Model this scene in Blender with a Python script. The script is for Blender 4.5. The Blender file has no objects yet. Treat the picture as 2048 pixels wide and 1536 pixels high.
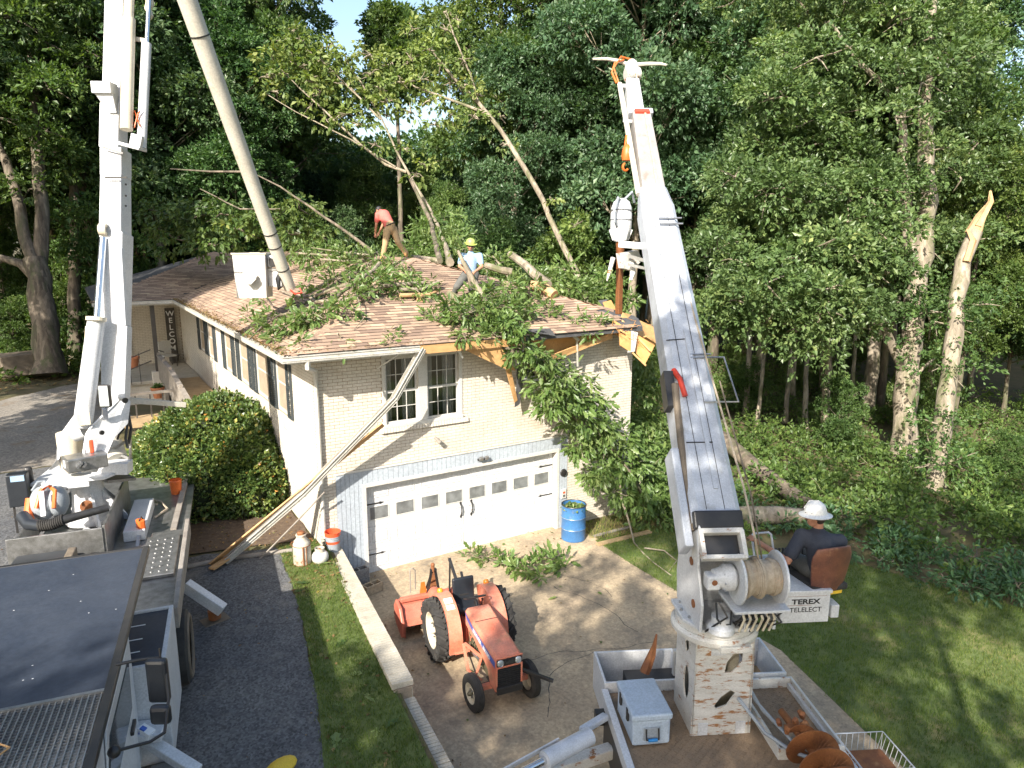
import bpy, bmesh, math, random
import numpy as np
from mathutils import Vector, Matrix, Euler

# ---------------------------------------------------------------- camera, world, sun, exposure
scene = bpy.context.scene
COL = scene.collection
cam_data = bpy.data.cameras.new('camera')
cam_data.sensor_width = 36.0
cam_data.lens = 24.98
cam_data.clip_start = 0.05
cam_data.clip_end = 2000.0
cam_ob = bpy.data.objects.new('camera', cam_data)
COL.objects.link(cam_ob)
cam_ob.location = (-4.959, -13.847, 7.114)
cam_ob.rotation_euler = (math.radians(90 - 11.379), math.radians(-0.1), math.radians(-32.0))
scene.camera = cam_ob

SUN_TRAVEL = Vector((0.889, 0.640, -0.731)).normalized()
world = bpy.data.worlds.new('World')
scene.world = world
world.use_nodes = True
wn = world.node_tree
bg = wn.nodes['Background']
sky = wn.nodes.new('ShaderNodeTexSky')
sky.sky_type = 'NISHITA'
sky.sun_disc = False
sky.sun_elevation = math.radians(33.7)
sky.sun_rotation = math.atan2(-0.889, -0.640)
sky.air_density = 1.2
sky.dust_density = 2.2
sky.ozone_density = 1.2
wn.links.new(sky.outputs[0], bg.inputs[0])
bg.inputs[1].default_value = 0.125
sun_data = bpy.data.lights.new('sun', 'SUN')
sun_data.energy = 5.0
sun_data.angle = math.radians(0.55)
sun_data.color = (1.0, 0.93, 0.82)
sun_ob = bpy.data.objects.new('sun', sun_data)
COL.objects.link(sun_ob)
sun_ob.location = (-30, -22, 30)
sun_ob.rotation_euler = SUN_TRAVEL.to_track_quat('-Z', 'Y').to_euler()
scene.view_settings.view_transform = 'Standard'
scene.view_settings.look = 'None'
scene.view_settings.gamma = 1.0
scene.view_settings.use_curve_mapping = False
scene.view_settings.exposure = 1.2

# ---------------------------------------------------------------- helpers
PI = math.pi
ROOT = {}          # object name -> world matrix of its thing
IDM = Matrix.Identity(4)

def frame(loc=(0, 0, 0), rotz=0.0):
    return Matrix.Translation(Vector(loc)) @ Matrix.Rotation(rotz, 4, 'Z')

def tag(o, label=None, cat=None, group=None, kind=None):
    if label: o['label'] = label
    if cat: o['category'] = cat
    if group: o['group'] = group
    if kind: o['kind'] = kind
    return o

def thing(name, label, cat, loc=(0, 0, 0), rotz=0.0, group=None):
    o = bpy.data.objects.new(name, None)
    COL.objects.link(o)
    o.empty_display_size = 0.2
    o.location = loc
    o.rotation_euler = (0, 0, rotz)
    ROOT[o.name] = frame(loc, rotz)
    return tag(o, label, cat, group)

class MB:
    """collects faces in the frame F (a matrix into world space)"""
    def __init__(s, F=None):
        s.v = []; s.f = []; s.F = F or IDM; s.mi = []
    def add(s, vs, fs):
        n = len(s.v); s.v += [Vector(p) for p in vs]
        s.f += [tuple(i + n for i in f) for f in fs]
        return s
    def box(s, c, size, R=None):
        hx, hy, hz = size[0] / 2, size[1] / 2, size[2] / 2
        vs = [Vector((x, y, z)) for x in (-hx, hx) for y in (-hy, hy) for z in (-hz, hz)]
        if R is not None:
            if not isinstance(R, Matrix): R = Euler(R).to_matrix()
            vs = [R @ p for p in vs]
        c = Vector(c)
        return s.add([p + c for p in vs], [(0, 1, 3, 2), (4, 6, 7, 5), (0, 4, 5, 1), (2, 3, 7, 6), (0, 2, 6, 4), (1, 5, 7, 3)])
    def bx(s, x0, x1, y0, y1, z0, z1):
        return s.box(((x0 + x1) / 2, (y0 + y1) / 2, (z0 + z1) / 2), (abs(x1 - x0), abs(y1 - y0), abs(z1 - z0)))
    def beam(s, p, q, w, h, up=(0, 0, 1), w2=None, h2=None):
        p = Vector(p); q = Vector(q); d = (q - p).normalized(); up = Vector(up)
        if abs(d.dot(up)) > 0.98: up = Vector((0, 1, 0)) if abs(d.y) < 0.9 else Vector((1, 0, 0))
        r = d.cross(up).normalized(); u = r.cross(d).normalized()
        w2 = w if w2 is None else w2; h2 = h if h2 is None else h2
        vs = []
        for c, a, b in ((p, w / 2, h / 2), (q, w2 / 2, h2 / 2)):
            vs += [c - r * a - u * b, c + r * a - u * b, c + r * a + u * b, c - r * a + u * b]
        return s.add(vs, [(0, 3, 2, 1), (4, 5, 6, 7), (0, 1, 5, 4), (1, 2, 6, 5), (2, 3, 7, 6), (3, 0, 4, 7)])
    def tube(s, pts, rad, n=8, cap=True):
        pts = [Vector(p) for p in pts]
        if not hasattr(rad, '__len__'): rad = [rad] * len(pts)
        vs = []; prev = None
        for i, p in enumerate(pts):
            if i == 0: d = pts[1] - p
            elif i == len(pts) - 1: d = p - pts[i - 1]
            else: d = (pts[i + 1] - p).normalized() + (p - pts[i - 1]).normalized()
            d = d.normalized() if d.length > 1e-9 else Vector((0, 0, 1))
            if prev is None:
                a = Vector((0, 0, 1)) if abs(d.z) < 0.9 else Vector((1, 0, 0))
                r = d.cross(a).normalized()
            else:
                r = prev - d * prev.dot(d)
                r = r.normalized() if r.length > 1e-6 else prev
            prev = r; u = d.cross(r)
            for k in range(n):
                t = 2 * PI * k / n
                vs.append(p + (r * math.cos(t) + u * math.sin(t)) * rad[i])
        fs = []
        for i in range(len(pts) - 1):
            for k in range(n):
                a = i * n + k; b = i * n + (k + 1) % n
                fs.append((a, b, b + n, a + n))
        if cap:
            fs.append(tuple(range(n - 1, -1, -1)))
            m = (len(pts) - 1) * n
            fs.append(tuple(range(m, m + n)))
        return s.add(vs, fs)
    def cyl(s, p, q, r, r2=None, n=18):
        return s.tube([p, q], [r, r if r2 is None else r2], n)
    def lathe(s, prof, c=(0, 0, 0), axis=(0, 0, 1), n=24):
        ax = Vector(axis).normalized(); R = ax.to_track_quat('Z', 'Y').to_matrix(); c = Vector(c)
        vs = []; m = len(prof)
        for k in range(n):
            t = 2 * PI * k / n
            for r, z in prof: vs.append(c + R @ Vector((r * math.cos(t), r * math.sin(t), z)))
        fs = []
        for k in range(n):
            for j in range(m - 1):
                a = k * m + j; b = ((k + 1) % n) * m + j
                fs.append((a, b, b + 1, a + 1))
        return s.add(vs, fs)
    def prism(s, poly, a, b, M=None):
        """polygon in the xy plane of M, extruded from z=a to z=b"""
        M = M or IDM; n = len(poly)
        vs = [M @ Vector((x, y, a)) for x, y in poly] + [M @ Vector((x, y, b)) for x, y in poly]
        fs = [tuple(range(n - 1, -1, -1)), tuple(range(n, 2 * n))]
        fs += [(i, (i + 1) % n, (i + 1) % n + n, i + n) for i in range(n)]
        return s.add(vs, fs)
    def ball(s, c, r, n=12, m=8):
        if not hasattr(r, '__len__'): r = (r, r, r)
        c = Vector(c); vs = [c + Vector((0, 0, -r[2]))]
        for j in range(1, m):
            ph = -PI / 2 + PI * j / m
            for k in range(n):
                t = 2 * PI * k / n
                vs.append(c + Vector((r[0] * math.cos(ph) * math.cos(t), r[1] * math.cos(ph) * math.sin(t), r[2] * math.sin(ph))))
        vs.append(c + Vector((0, 0, r[2])))
        fs = [(0, 1 + (k + 1) % n, 1 + k) for k in range(n)]
        for j in range(m - 2):
            for k in range(n):
                a = 1 + j * n + k; b = 1 + j * n + (k + 1) % n
                fs.append((a, b, b + n, a + n))
        t = len(vs) - 1; o = 1 + (m - 2) * n
        fs += [(o + k, o + (k + 1) % n, t) for k in range(n)]
        return s.add(vs, fs)
    def torus(s, c, R, r, axis=(0, 0, 1), n=28, m=8, a0=0, a1=2 * PI):
        ax = Vector(axis).normalized(); Q = ax.to_track_quat('Z', 'Y').to_matrix(); c = Vector(c)
        full = abs(a1 - a0 - 2 * PI) < 1e-4
        pts = [c + Q @ Vector((R * math.cos(a0 + (a1 - a0) * k / n), R * math.sin(a0 + (a1 - a0) * k / n), 0)) for k in range(n if full else n + 1)]
        if full: pts += [pts[0]]
        return s.tube(pts, r, m, cap=not full)
    def quad(s, *p): return s.add(p, [tuple(range(len(p)))])

def link(name, me, parent=None):
    o = bpy.data.objects.new(name, me)
    COL.objects.link(o)
    if parent is not None:
        o.parent = parent
        ROOT[o.name] = ROOT[parent.name]
    else:
        ROOT[o.name] = IDM
    return o

def part(name, mb, mat, parent=None, bevel=0.0, smooth=False, label=None, kind=None, holes=None):
    inv = (ROOT[parent.name].inverted() if parent is not None else IDM) @ mb.F
    me = bpy.data.meshes.new(name)
    me.from_pydata([tuple(inv @ p) for p in mb.v], [], mb.f)
    me.validate(verbose=False)
    bm = bmesh.new(); bm.from_mesh(me)
    bmesh.ops.recalc_face_normals(bm, faces=bm.faces)
    bm.to_mesh(me); bm.free()
    me.materials.append(mat)
    if smooth:
        me.shade_smooth()
        me.set_sharp_from_angle(angle=math.radians(38))
    o = link(name, me, parent)
    if bevel > 0:
        b = o.modifiers.new('edge', 'BEVEL'); b.width = bevel; b.segments = 2; b.limit_method = 'ANGLE'; b.angle_limit = math.radians(40)
    if label: o['label'] = label
    if kind: o['kind'] = kind
    return o

def inst(name, me, parent, Mw):
    o = link(name, me, parent)
    o.matrix_local = (ROOT[parent.name].inverted() if parent is not None else IDM) @ Mw
    return o

def rough_up(mb, amp, seed=1, freq=2.3):
    """lumpy bark: push the vertices about"""
    rng = random.Random(seed); a, b_, c = rng.uniform(0, 9), rng.uniform(0, 9), rng.uniform(0, 9)
    for v in mb.v:
        v.x += amp * math.sin(v.z * freq + a + v.y * 5) + rng.uniform(-amp, amp) * .5
        v.y += amp * math.sin(v.z * freq * 1.3 + b_ + v.x * 5) + rng.uniform(-amp, amp) * .5
    return mb

class Pieces:
    """alike pieces that share one mesh, each an object of its own"""
    def __init__(s, name, mb, mat, parent, bevel=0.0):
        me = bpy.data.meshes.new(name)
        me.from_pydata([tuple(p) for p in mb.v], [], mb.f)
        bm = bmesh.new(); bm.from_mesh(me)
        if bevel: bmesh.ops.bevel(bm, geom=bm.edges[:], offset=bevel, segments=1, affect='EDGES')
        bmesh.ops.recalc_face_normals(bm, faces=bm.faces)
        bm.to_mesh(me); bm.free(); me.materials.append(mat)
        s.me = me; s.name = name; s.parent = parent
    def put(s, Mw): return inst(s.name, s.me, s.parent, Mw)

def copy_tree(o, parent=None):
    c = o.copy(); COL.objects.link(c); c.parent = parent
    for ch in o.children: copy_tree(ch, c)
    return c

# ---------------------------------------------------------------- procedural materials
def newmat(name):
    m = bpy.data.materials.new(name); m.use_nodes = True
    nt = m.node_tree; b = nt.nodes['Principled BSDF']
    return m, nt, b

def coord(nt, kind):
    if kind == 'World': return nt.nodes.new('ShaderNodeNewGeometry').outputs['Position']
    return nt.nodes.new('ShaderNodeTexCoord').outputs[kind]

def noise(nt, src, scale, detail=5, rough=0.6, dist=0.0):
    n = nt.nodes.new('ShaderNodeTexNoise'); nt.links.new(src, n.inputs['Vector'])
    n.inputs['Scale'].default_value = scale; n.inputs['Detail'].default_value = detail
    n.inputs['Roughness'].default_value = rough; n.inputs['Distortion'].default_value = dist
    return n.outputs['Fac']

def ramp(nt, fac, stops):
    r = nt.nodes.new('ShaderNodeValToRGB'); nt.links.new(fac, r.inputs['Fac'])
    e = r.color_ramp.elements
    while len(e) < len(stops): e.new(0.5)
    for i, (p, c) in enumerate(stops):
        e[i].position = p; e[i].color = (c, c, c, 1) if not hasattr(c, '__len__') else (*c, 1)
    return r.outputs['Color']

def mix(nt, fac, a, b, mode='MIX'):
    n = nt.nodes.new('ShaderNodeMix'); n.data_type = 'RGBA'; n.blend_type = mode
    if hasattr(fac, 'links') or hasattr(fac, 'is_linked'): nt.links.new(fac, n.inputs[0])
    else: n.inputs[0].default_value = fac
    for i, x in ((6, a), (7, b)):
        if hasattr(x, 'is_linked'): nt.links.new(x, n.inputs[i])
        else: n.inputs[i].default_value = (*x, 1)
    return n.outputs[2]

def bump(nt, bsdf, h, strength, dist=0.01):
    n = nt.nodes.new('ShaderNodeBump'); nt.links.new(h, n.inputs['Height'])
    n.inputs['Strength'].default_value = strength; n.inputs['Distance'].default_value = dist
    nt.links.new(n.outputs[0], bsdf.inputs['Normal'])

def pm(name, c1, c2=None, scale=4.0, rough=0.6, metal=0.0, bmp=0.0, bscale=30.0, dirt=None, dscale=3.0, dlim=(0.58, 0.68), co='World', fine=True, spec=0.5, stretch=None, speck=None):
    m, nt, b = newmat(name)
    src = coord(nt, co)
    if stretch:
        mp = nt.nodes.new('ShaderNodeMapping'); nt.links.new(src, mp.inputs[0]); mp.inputs['Scale'].default_value = stretch
        src = mp.outputs[0]
    c2 = c2 or tuple(x * 0.75 for x in c1)
    f = ramp(nt, noise(nt, src, scale), [(0.32, 0.0), (0.68, 1.0)])
    col = mix(nt, f, c1, c2)
    if fine:
        g = ramp(nt, noise(nt, src, scale * 14, 3), [(0.3, 0.82), (0.7, 1.12)])
        col = mix(nt, 1.0, col, g, 'MULTIPLY')
    if speck:
        v = nt.nodes.new('ShaderNodeTexVoronoi'); nt.links.new(src, v.inputs['Vector']); v.inputs['Scale'].default_value = speck[0]
        col = mix(nt, 1.0, col, ramp(nt, v.outputs['Color'], [(0.15, speck[1]), (0.85, speck[2])]), 'MULTIPLY')
    if dirt:
        dn = noise(nt, src, dscale, 8, 0.72)
        d = ramp(nt, dn, [(dlim[0], 0.0), (dlim[1], 1.0)])
        col = mix(nt, d, col, dirt)
    nt.links.new(col, b.inputs['Base Color'])
    b.inputs['Roughness'].default_value = rough
    b.inputs['Metallic'].default_value = metal
    b.inputs['Specular IOR Level'].default_value = spec
    if bmp: bump(nt, b, noise(nt, src, bscale, 4), bmp)
    return m

def tintmat(name, stops, rough=0.7, trans=0.0, spec=0.3, nscale=1.2, bmp=0, vary=False):
    """colour from the per-piece 'tint' attribute, a little noise on top"""
    m, nt, b = newmat(name)
    a = nt.nodes.new('ShaderNodeAttribute'); a.attribute_name = 'tint'
    col = ramp(nt, a.outputs['Fac'], stops)
    src = coord(nt, 'World')
    g = ramp(nt, noise(nt, src, nscale, 4), [(0.3, 0.78), (0.7, 1.2)])
    col = mix(nt, 1.0, col, g, 'MULTIPLY')
    if vary:      # every tree its own green
        oi = nt.nodes.new('ShaderNodeObjectInfo')
        tree_hue = ramp(nt, oi.outputs['Random'], [(0.0, (0.78, 0.88, 0.90)), (0.3, (1.12, 1.06, 0.85)), (0.55, (0.85, 1.0, 1.15)), (0.8, (1.35, 1.20, 0.85)), (1.0, (0.80, 1.0, 1.0))])
        col = mix(nt, 1.0, col, tree_hue, 'MULTIPLY')
    nt.links.new(col, b.inputs['Base Color'])
    b.inputs['Roughness'].default_value = rough
    b.inputs['Specular IOR Level'].default_value = spec
    if bmp: bump(nt, b, noise(nt, src, 60, 3), bmp)
    if trans:
        t = nt.nodes.new('ShaderNodeBsdfTranslucent')
        tc = mix(nt, 1.0, col, (1.25, 1.3, 0.5), 'MULTIPLY')
        nt.links.new(tc, t.inputs[0])
        x = nt.nodes.new('ShaderNodeMixShader'); x.inputs[0].default_value = trans
        nt.links.new(b.outputs[0], x.inputs[1]); nt.links.new(t.outputs[0], x.inputs[2])
        nt.links.new(x.outputs[0], nt.nodes['Material Output'].inputs[0])
    return m

M = {}
M['white_paint'] = pm('white_paint', (0.60, 0.61, 0.625), (0.51, 0.52, 0.535), 3, 0.42, bmp=0.05, dirt=(0.40, 0.33, 0.24), dscale=2.4, dlim=(0.66, 0.84))
M['rusty_white'] = pm('rusty_white', (0.60, 0.585, 0.55), (0.50, 0.485, 0.45), 3, 0.5, bmp=0.12, dirt=(0.28, 0.12, 0.045), dscale=5, dlim=(0.585, 0.64), stretch=(1, 1, 2.6))
M['boom_white'] = pm('boom_white', (0.50, 0.53, 0.58), (0.40, 0.425, 0.47), 5, 0.38, bmp=0.06, dirt=(0.25, 0.24, 0.22), dscale=2.6, dlim=(0.55, 0.76))
M['boom_grey'] = pm('boom_grey', (0.33, 0.31, 0.29), (0.24, 0.22, 0.21), 6, 0.5, dirt=(0.22, 0.13, 0.07), dlim=(0.6, 0.75))
M['fibreglass'] = pm('fibreglass', (0.56, 0.53, 0.46), (0.47, 0.44, 0.37), 2.5, 0.45, dirt=(0.30, 0.24, 0.15), dlim=(0.62, 0.78))
M['steel'] = pm('steel', (0.42, 0.43, 0.44), (0.30, 0.30, 0.30), 6, 0.35, 0.8)
M['chrome'] = pm('chrome', (0.65, 0.67, 0.70), (0.55, 0.57, 0.6), 6, 0.16, 0.95, fine=False)
M['aluminium'] = pm('aluminium', (0.36, 0.36, 0.36), (0.20, 0.20, 0.19), 7, 0.38, 0.75, bmp=0.1)
M['black_metal'] = pm('black_metal', (0.018, 0.018, 0.02), (0.03, 0.028, 0.026), 8, 0.4)
M['black_rubber'] = pm('black_rubber', (0.022, 0.021, 0.02), (0.045, 0.042, 0.038), 7, 0.85, bmp=0.3, bscale=50)
M['black_hose'] = pm('black_hose', (0.012, 0.012, 0.013), (0.03, 0.03, 0.03), 9, 0.45)
M['dusty_brown'] = pm('dusty_brown', (0.20, 0.16, 0.115), (0.12, 0.095, 0.07), 6, 0.8, bmp=0.2)
M['rust'] = pm('rust', (0.27, 0.105, 0.035), (0.17, 0.06, 0.025), 7, 0.75, bmp=0.25, dirt=(0.36, 0.19, 0.08))
M['auger_rust'] = pm('auger_rust', (0.26, 0.105, 0.038), (0.19, 0.07, 0.028), 4, 0.5, 0.3, bmp=0.15, dirt=(0.10, 0.045, 0.025))
M['dark_plastic'] = pm('dark_plastic', (0.014, 0.017, 0.023), (0.02, 0.024, 0.03), 5, 0.4)
M['roof_panel'] = pm('roof_panel', (0.028, 0.037, 0.056), (0.045, 0.055, 0.075), 1.5, 0.5, 0.0, bmp=0.1, bscale=260, dirt=(0.09, 0.095, 0.10), dscale=5, dlim=(0.66, 0.85), spec=0.35)
M['orange_plastic'] = pm('orange_plastic', (0.75, 0.16, 0.03), (0.6, 0.12, 0.02), 5, 0.45)
M['red_orange'] = pm('red_orange', (0.72, 0.10, 0.035), (0.6, 0.08, 0.03), 5, 0.4)
M['red_hose'] = pm('red_hose', (0.6, 0.05, 0.02), (0.45, 0.04, 0.02), 8, 0.5)
M['amber'] = pm('amber', (0.8, 0.28, 0.02), (0.7, 0.2, 0.02), 8, 0.2, fine=False)
M['grey_plastic'] = pm('grey_plastic', (0.30, 0.33, 0.36), (0.24, 0.27, 0.30), 4, 0.5)
M['cooler_plastic'] = pm('cooler_plastic', (0.42, 0.49, 0.58), (0.36, 0.43, 0.51), 3, 0.42, bmp=0.08, bscale=180, dirt=(0.27, 0.29, 0.31), dlim=(0.64, 0.8))
M['blue_drum'] = pm('blue_drum', (0.045, 0.16, 0.36), (0.04, 0.12, 0.27), 3, 0.4, dirt=(0.16, 0.16, 0.17), dscale=5, dlim=(0.63, 0.75))
M['blue_plastic'] = pm('blue_plastic', (0.02, 0.22, 0.55), None, 5, 0.4)
M['concrete'] = pm('concrete', (0.49, 0.385, 0.25), (0.32, 0.25, 0.17), 0.75, 0.9, bmp=0.35, bscale=45, dirt=(0.17, 0.14, 0.105), dscale=1.1, dlim=(0.50, 0.70), speck=(30, 0.84, 1.14))
M['asphalt'] = pm('asphalt', (0.070, 0.073, 0.080), (0.115, 0.114, 0.112), 0.7, 0.9, bmp=1.0, bscale=60, dirt=(0.18, 0.17, 0.155), dscale=1.6, dlim=(0.56, 0.76), speck=(34, 0.6, 1.5))
M['old_pave'] = pm('old_pave', (0.26, 0.235, 0.20), (0.19, 0.17, 0.145), 0.7, 0.9, bmp=0.4, bscale=70, dirt=(0.18, 0.12, 0.06), dscale=1.1, dlim=(0.56, 0.7), speck=(25, 0.75, 1.25))
M['soil'] = pm('soil', (0.085, 0.085, 0.032), (0.13, 0.10, 0.05), 1.6, 0.95, bmp=0.6, bscale=22, dirt=(0.20, 0.13, 0.07), dscale=1.2, dlim=(0.54, 0.68))
M['lawn'] = pm('lawn', (0.085, 0.125, 0.030), (0.13, 0.155, 0.045), 1.1, 0.95, bmp=1.0, bscale=60, dirt=(0.26, 0.21, 0.09), dscale=0.9, dlim=(0.54, 0.70))
M['mulch'] = pm('mulch', (0.07, 0.045, 0.03), (0.12, 0.085, 0.055), 9, 0.95, bmp=0.8, bscale=30, dirt=(0.2, 0.15, 0.1), dscale=9, dlim=(0.6, 0.66))
M['brick'] = pm('brick', (0.64, 0.59, 0.51), (0.54, 0.49, 0.415), 3.1, 0.85, bmp=0.35, bscale=55, dirt=(0.42, 0.33, 0.24), dscale=1.3, dlim=(0.58, 0.80))
M['mortar'] = pm('mortar', (0.36, 0.29, 0.21), (0.28, 0.22, 0.16), 3, 0.95, bmp=0.3)
M['coping'] = pm('coping', (0.50, 0.455, 0.375), (0.38, 0.34, 0.27), 3, 0.9, bmp=0.3, bscale=50, dirt=(0.25, 0.22, 0.17), dscale=2.2, dlim=(0.56, 0.74))
M['siding'] = pm('siding', (0.40, 0.445, 0.49), (0.35, 0.385, 0.43), 2, 0.55, dirt=(0.27, 0.27, 0.26), dlim=(0.62, 0.8))
M['door_white'] = pm('door_white', (0.60, 0.60, 0.60), (0.56, 0.56, 0.56), 1.5, 0.4, dirt=(0.46, 0.43, 0.38), dlim=(0.62, 0.85))
M['trim_white'] = pm('trim_white', (0.58, 0.565, 0.53), (0.50, 0.48, 0.44), 3, 0.5, dirt=(0.33, 0.30, 0.24), dlim=(0.60, 0.8))
M['gutter'] = pm('gutter', (0.56, 0.54, 0.49), (0.44, 0.42, 0.37), 2.5, 0.42, dirt=(0.25, 0.22, 0.16), dlim=(0.58, 0.74))
M['shutter'] = pm('shutter', (0.035, 0.045, 0.05), (0.05, 0.06, 0.065), 4, 0.5)
M['wood'] = pm('wood', (0.56, 0.33, 0.14), (0.43, 0.24, 0.10), 5, 0.7, bmp=0.2, bscale=40, stretch=(1, 1, 3))
M['ply'] = pm('ply', (0.62, 0.33, 0.12), (0.48, 0.23, 0.075), 3.5, 0.7, bmp=0.15, dirt=(0.70, 0.48, 0.25), dlim=(0.6, 0.72))
M['plank'] = pm('plank', (0.42, 0.30, 0.165), (0.33, 0.23, 0.12), 4, 0.8, bmp=0.3)
M['old_wood'] = pm('old_wood', (0.30, 0.27, 0.235), (0.20, 0.175, 0.15), 5, 0.85, bmp=0.3)
M['dark_post'] = pm('dark_post', (0.05, 0.045, 0.04), (0.08, 0.07, 0.06), 5, 0.6)
M['felt'] = pm('felt', (0.05, 0.05, 0.055), (0.09, 0.09, 0.09), 5, 0.9)
M['terracotta'] = pm('terracotta', (0.52, 0.20, 0.09), (0.44, 0.16, 0.07), 4, 0.8)
M['bark'] = pm('bark', (0.22, 0.18, 0.135), (0.075, 0.058, 0.042), 5.0, 0.9, bmp=1.0, bscale=14, dirt=(0.085, 0.095, 0.045), dscale=2.2, dlim=(0.50, 0.64), stretch=(1, 1, 0.22), speck=(9, 0.6, 1.25))
M['bark_pale'] = pm('bark_pale', (0.36, 0.305, 0.235), (0.17, 0.14, 0.10), 4.4, 0.9, bmp=0.9, bscale=18, dirt=(0.12, 0.12, 0.06), dscale=2.0, dlim=(0.50, 0.62), stretch=(1, 1, 0.28), speck=(11, 0.72, 1.18))
M['split_wood'] = pm('split_wood', (0.52, 0.34, 0.18), (0.38, 0.23, 0.115), 7, 0.85, bmp=0.8, stretch=(1, 1, 0.2))
M['tractor_orange'] = pm('tractor_orange', (0.64, 0.26, 0.175), (0.60, 0.155, 0.085), 2.4, 0.5, bmp=0.05, dirt=(0.30, 0.19, 0.11), dscale=2.6, dlim=(0.54, 0.70))
M['tiller_orange'] = pm('tiller_orange', (0.54, 0.17, 0.11), (0.44, 0.11, 0.07), 3, 0.5, bmp=0.1, dirt=(0.28, 0.15, 0.10), dscale=4, dlim=(0.56, 0.72))
M['cream_rim'] = pm('cream_rim', (0.66, 0.60, 0.47), (0.56, 0.50, 0.38), 5, 0.5, dirt=(0.3, 0.25, 0.17), dlim=(0.62, 0.8))
M['engine'] = pm('engine', (0.20, 0.17, 0.10), (0.10, 0.09, 0.06), 9, 0.6, 0.2, bmp=0.4, dirt=(0.04, 0.035, 0.03), dscale=9)
M['stripe_blue'] = pm('stripe_blue', (0.05, 0.13, 0.50), None, 6, 0.45)
M['print_white'] = pm('print_white', (0.78, 0.78, 0.78), (0.7, 0.7, 0.7), 6, 0.6, fine=False)
M['print_black'] = pm('print_black', (0.02, 0.02, 0.022), None, 6, 0.6, fine=False)
M['skin'] = pm('skin', (0.50, 0.25, 0.155), (0.44, 0.20, 0.12), 6, 0.55)
M['hair'] = pm('hair', (0.035, 0.022, 0.016), None, 30, 0.7)
M['coral_cloth'] = pm('coral_cloth', (0.66, 0.15, 0.12), (0.58, 0.12, 0.10), 6, 0.9, bmp=0.3, bscale=20)
M['khaki_cloth'] = pm('khaki_cloth', (0.40, 0.28, 0.15), (0.34, 0.23, 0.12), 6, 0.9, bmp=0.3, bscale=20)
M['blue_cloth'] = pm('blue_cloth', (0.30, 0.44, 0.60), (0.24, 0.37, 0.52), 6, 0.9, bmp=0.3, bscale=20)
M['grey_cloth'] = pm('grey_cloth', (0.13, 0.13, 0.12), (0.09, 0.09, 0.085), 6, 0.9, bmp=0.3, bscale=20)
M['navy_cloth'] = pm('navy_cloth', (0.035, 0.04, 0.055), (0.05, 0.055, 0.07), 6, 0.9, bmp=0.3, bscale=20)
M['hat_white'] = pm('hat_white', (0.74, 0.73, 0.70), (0.68, 0.67, 0.64), 4, 0.4, dirt=(0.5, 0.46, 0.4), dlim=(0.66, 0.8))
M['hat_lime'] = pm('hat_lime', (0.40, 0.50, 0.14), (0.32, 0.42, 0.10), 4, 0.45)
M['seat_vinyl'] = pm('seat_vinyl', (0.20, 0.075, 0.04), (0.10, 0.04, 0.03), 4.5, 0.5, dirt=(0.42, 0.22, 0.12), dscale=3, dlim=(0.56, 0.72))
M['boot'] = pm('boot', (0.45, 0.27, 0.10), (0.36, 0.2, 0.07), 6, 0.7)
M['rope'] = pm('rope', (0.50, 0.42, 0.32), (0.34, 0.28, 0.20), 16, 0.9, bmp=0.6, bscale=90, dirt=(0.60, 0.42, 0.30), dscale=8)
M['deck'] = pm('deck', (0.30, 0.21, 0.13), (0.22, 0.155, 0.10), 4, 0.7, 0.15, bmp=0.9, bscale=70, dirt=(0.12, 0.09, 0.06), dscale=2, dlim=(0.55, 0.75))
M['curtain'] = pm('curtain', (0.42, 0.42, 0.40), (0.30, 0.30, 0.29), 5, 0.9)
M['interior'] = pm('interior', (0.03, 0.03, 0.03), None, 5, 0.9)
M['yellow'] = pm('yellow', (0.75, 0.50, 0.04), (0.65, 0.42, 0.03), 5, 0.5)
M['milk_can'] = pm('milk_can', (0.50, 0.47, 0.40), (0.40, 0.36, 0.28), 4, 0.6, bmp=0.2, dirt=(0.30, 0.12, 0.05), dscale=5, dlim=(0.56, 0.64))
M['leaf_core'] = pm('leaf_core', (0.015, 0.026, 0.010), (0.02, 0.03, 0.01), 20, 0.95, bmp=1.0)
M['rust_streaks'] = pm('rust_streaks', (0.60, 0.585, 0.55), (0.50, 0.485, 0.45), 3, 0.5, bmp=0.12, dirt=(0.30, 0.14, 0.05), dscale=4.2, dlim=(0.53, 0.585), stretch=(1, 1, 4.5))
M['gravel'] = pm('gravel', (0.30, 0.29, 0.28), (0.14, 0.135, 0.13), 40, 0.9, bmp=1.0, bscale=60)

def glass_mat(name, c, rough=0.06):
    m, nt, b = newmat(name)
    src = coord(nt, 'World')
    col = mix(nt, ramp(nt, noise(nt, src, 4, 3), [(0.35, 0.0), (0.7, 1.0)]), c, tuple(x * 2.2 for x in c))
    nt.links.new(col, b.inputs['Base Color'])
    b.inputs['Roughness'].default_value = rough
    b.inputs['Specular IOR Level'].default_value = 0.9
    return m
M['glass'] = glass_mat('glass', (0.022, 0.024, 0.024))
M['lamp_glass'] = glass_mat('lamp_glass', (0.25, 0.27, 0.27), 0.1)
M['frosted'] = glass_mat('frosted', (0.10, 0.105, 0.105), 0.3)
def real_glass():
    m, nt, b = newmat('window_glass')
    b.inputs['Base Color'].default_value = (0.9, 0.95, 0.95, 1)
    b.inputs['Roughness'].default_value = 0.02
    t = nt.nodes.new('ShaderNodeBsdfTransparent'); g = nt.nodes.new('ShaderNodeBsdfGlossy'); g.inputs['Roughness'].default_value = 0.03
    f = nt.nodes.new('ShaderNodeFresnel'); f.inputs[0].default_value = 1.6
    x = nt.nodes.new('ShaderNodeMixShader')
    nt.links.new(f.outputs[0], x.inputs[0]); nt.links.new(t.outputs[0], x.inputs[1]); nt.links.new(g.outputs[0], x.inputs[2])
    nt.links.new(x.outputs[0], nt.nodes['Material Output'].inputs[0])
    return m
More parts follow.
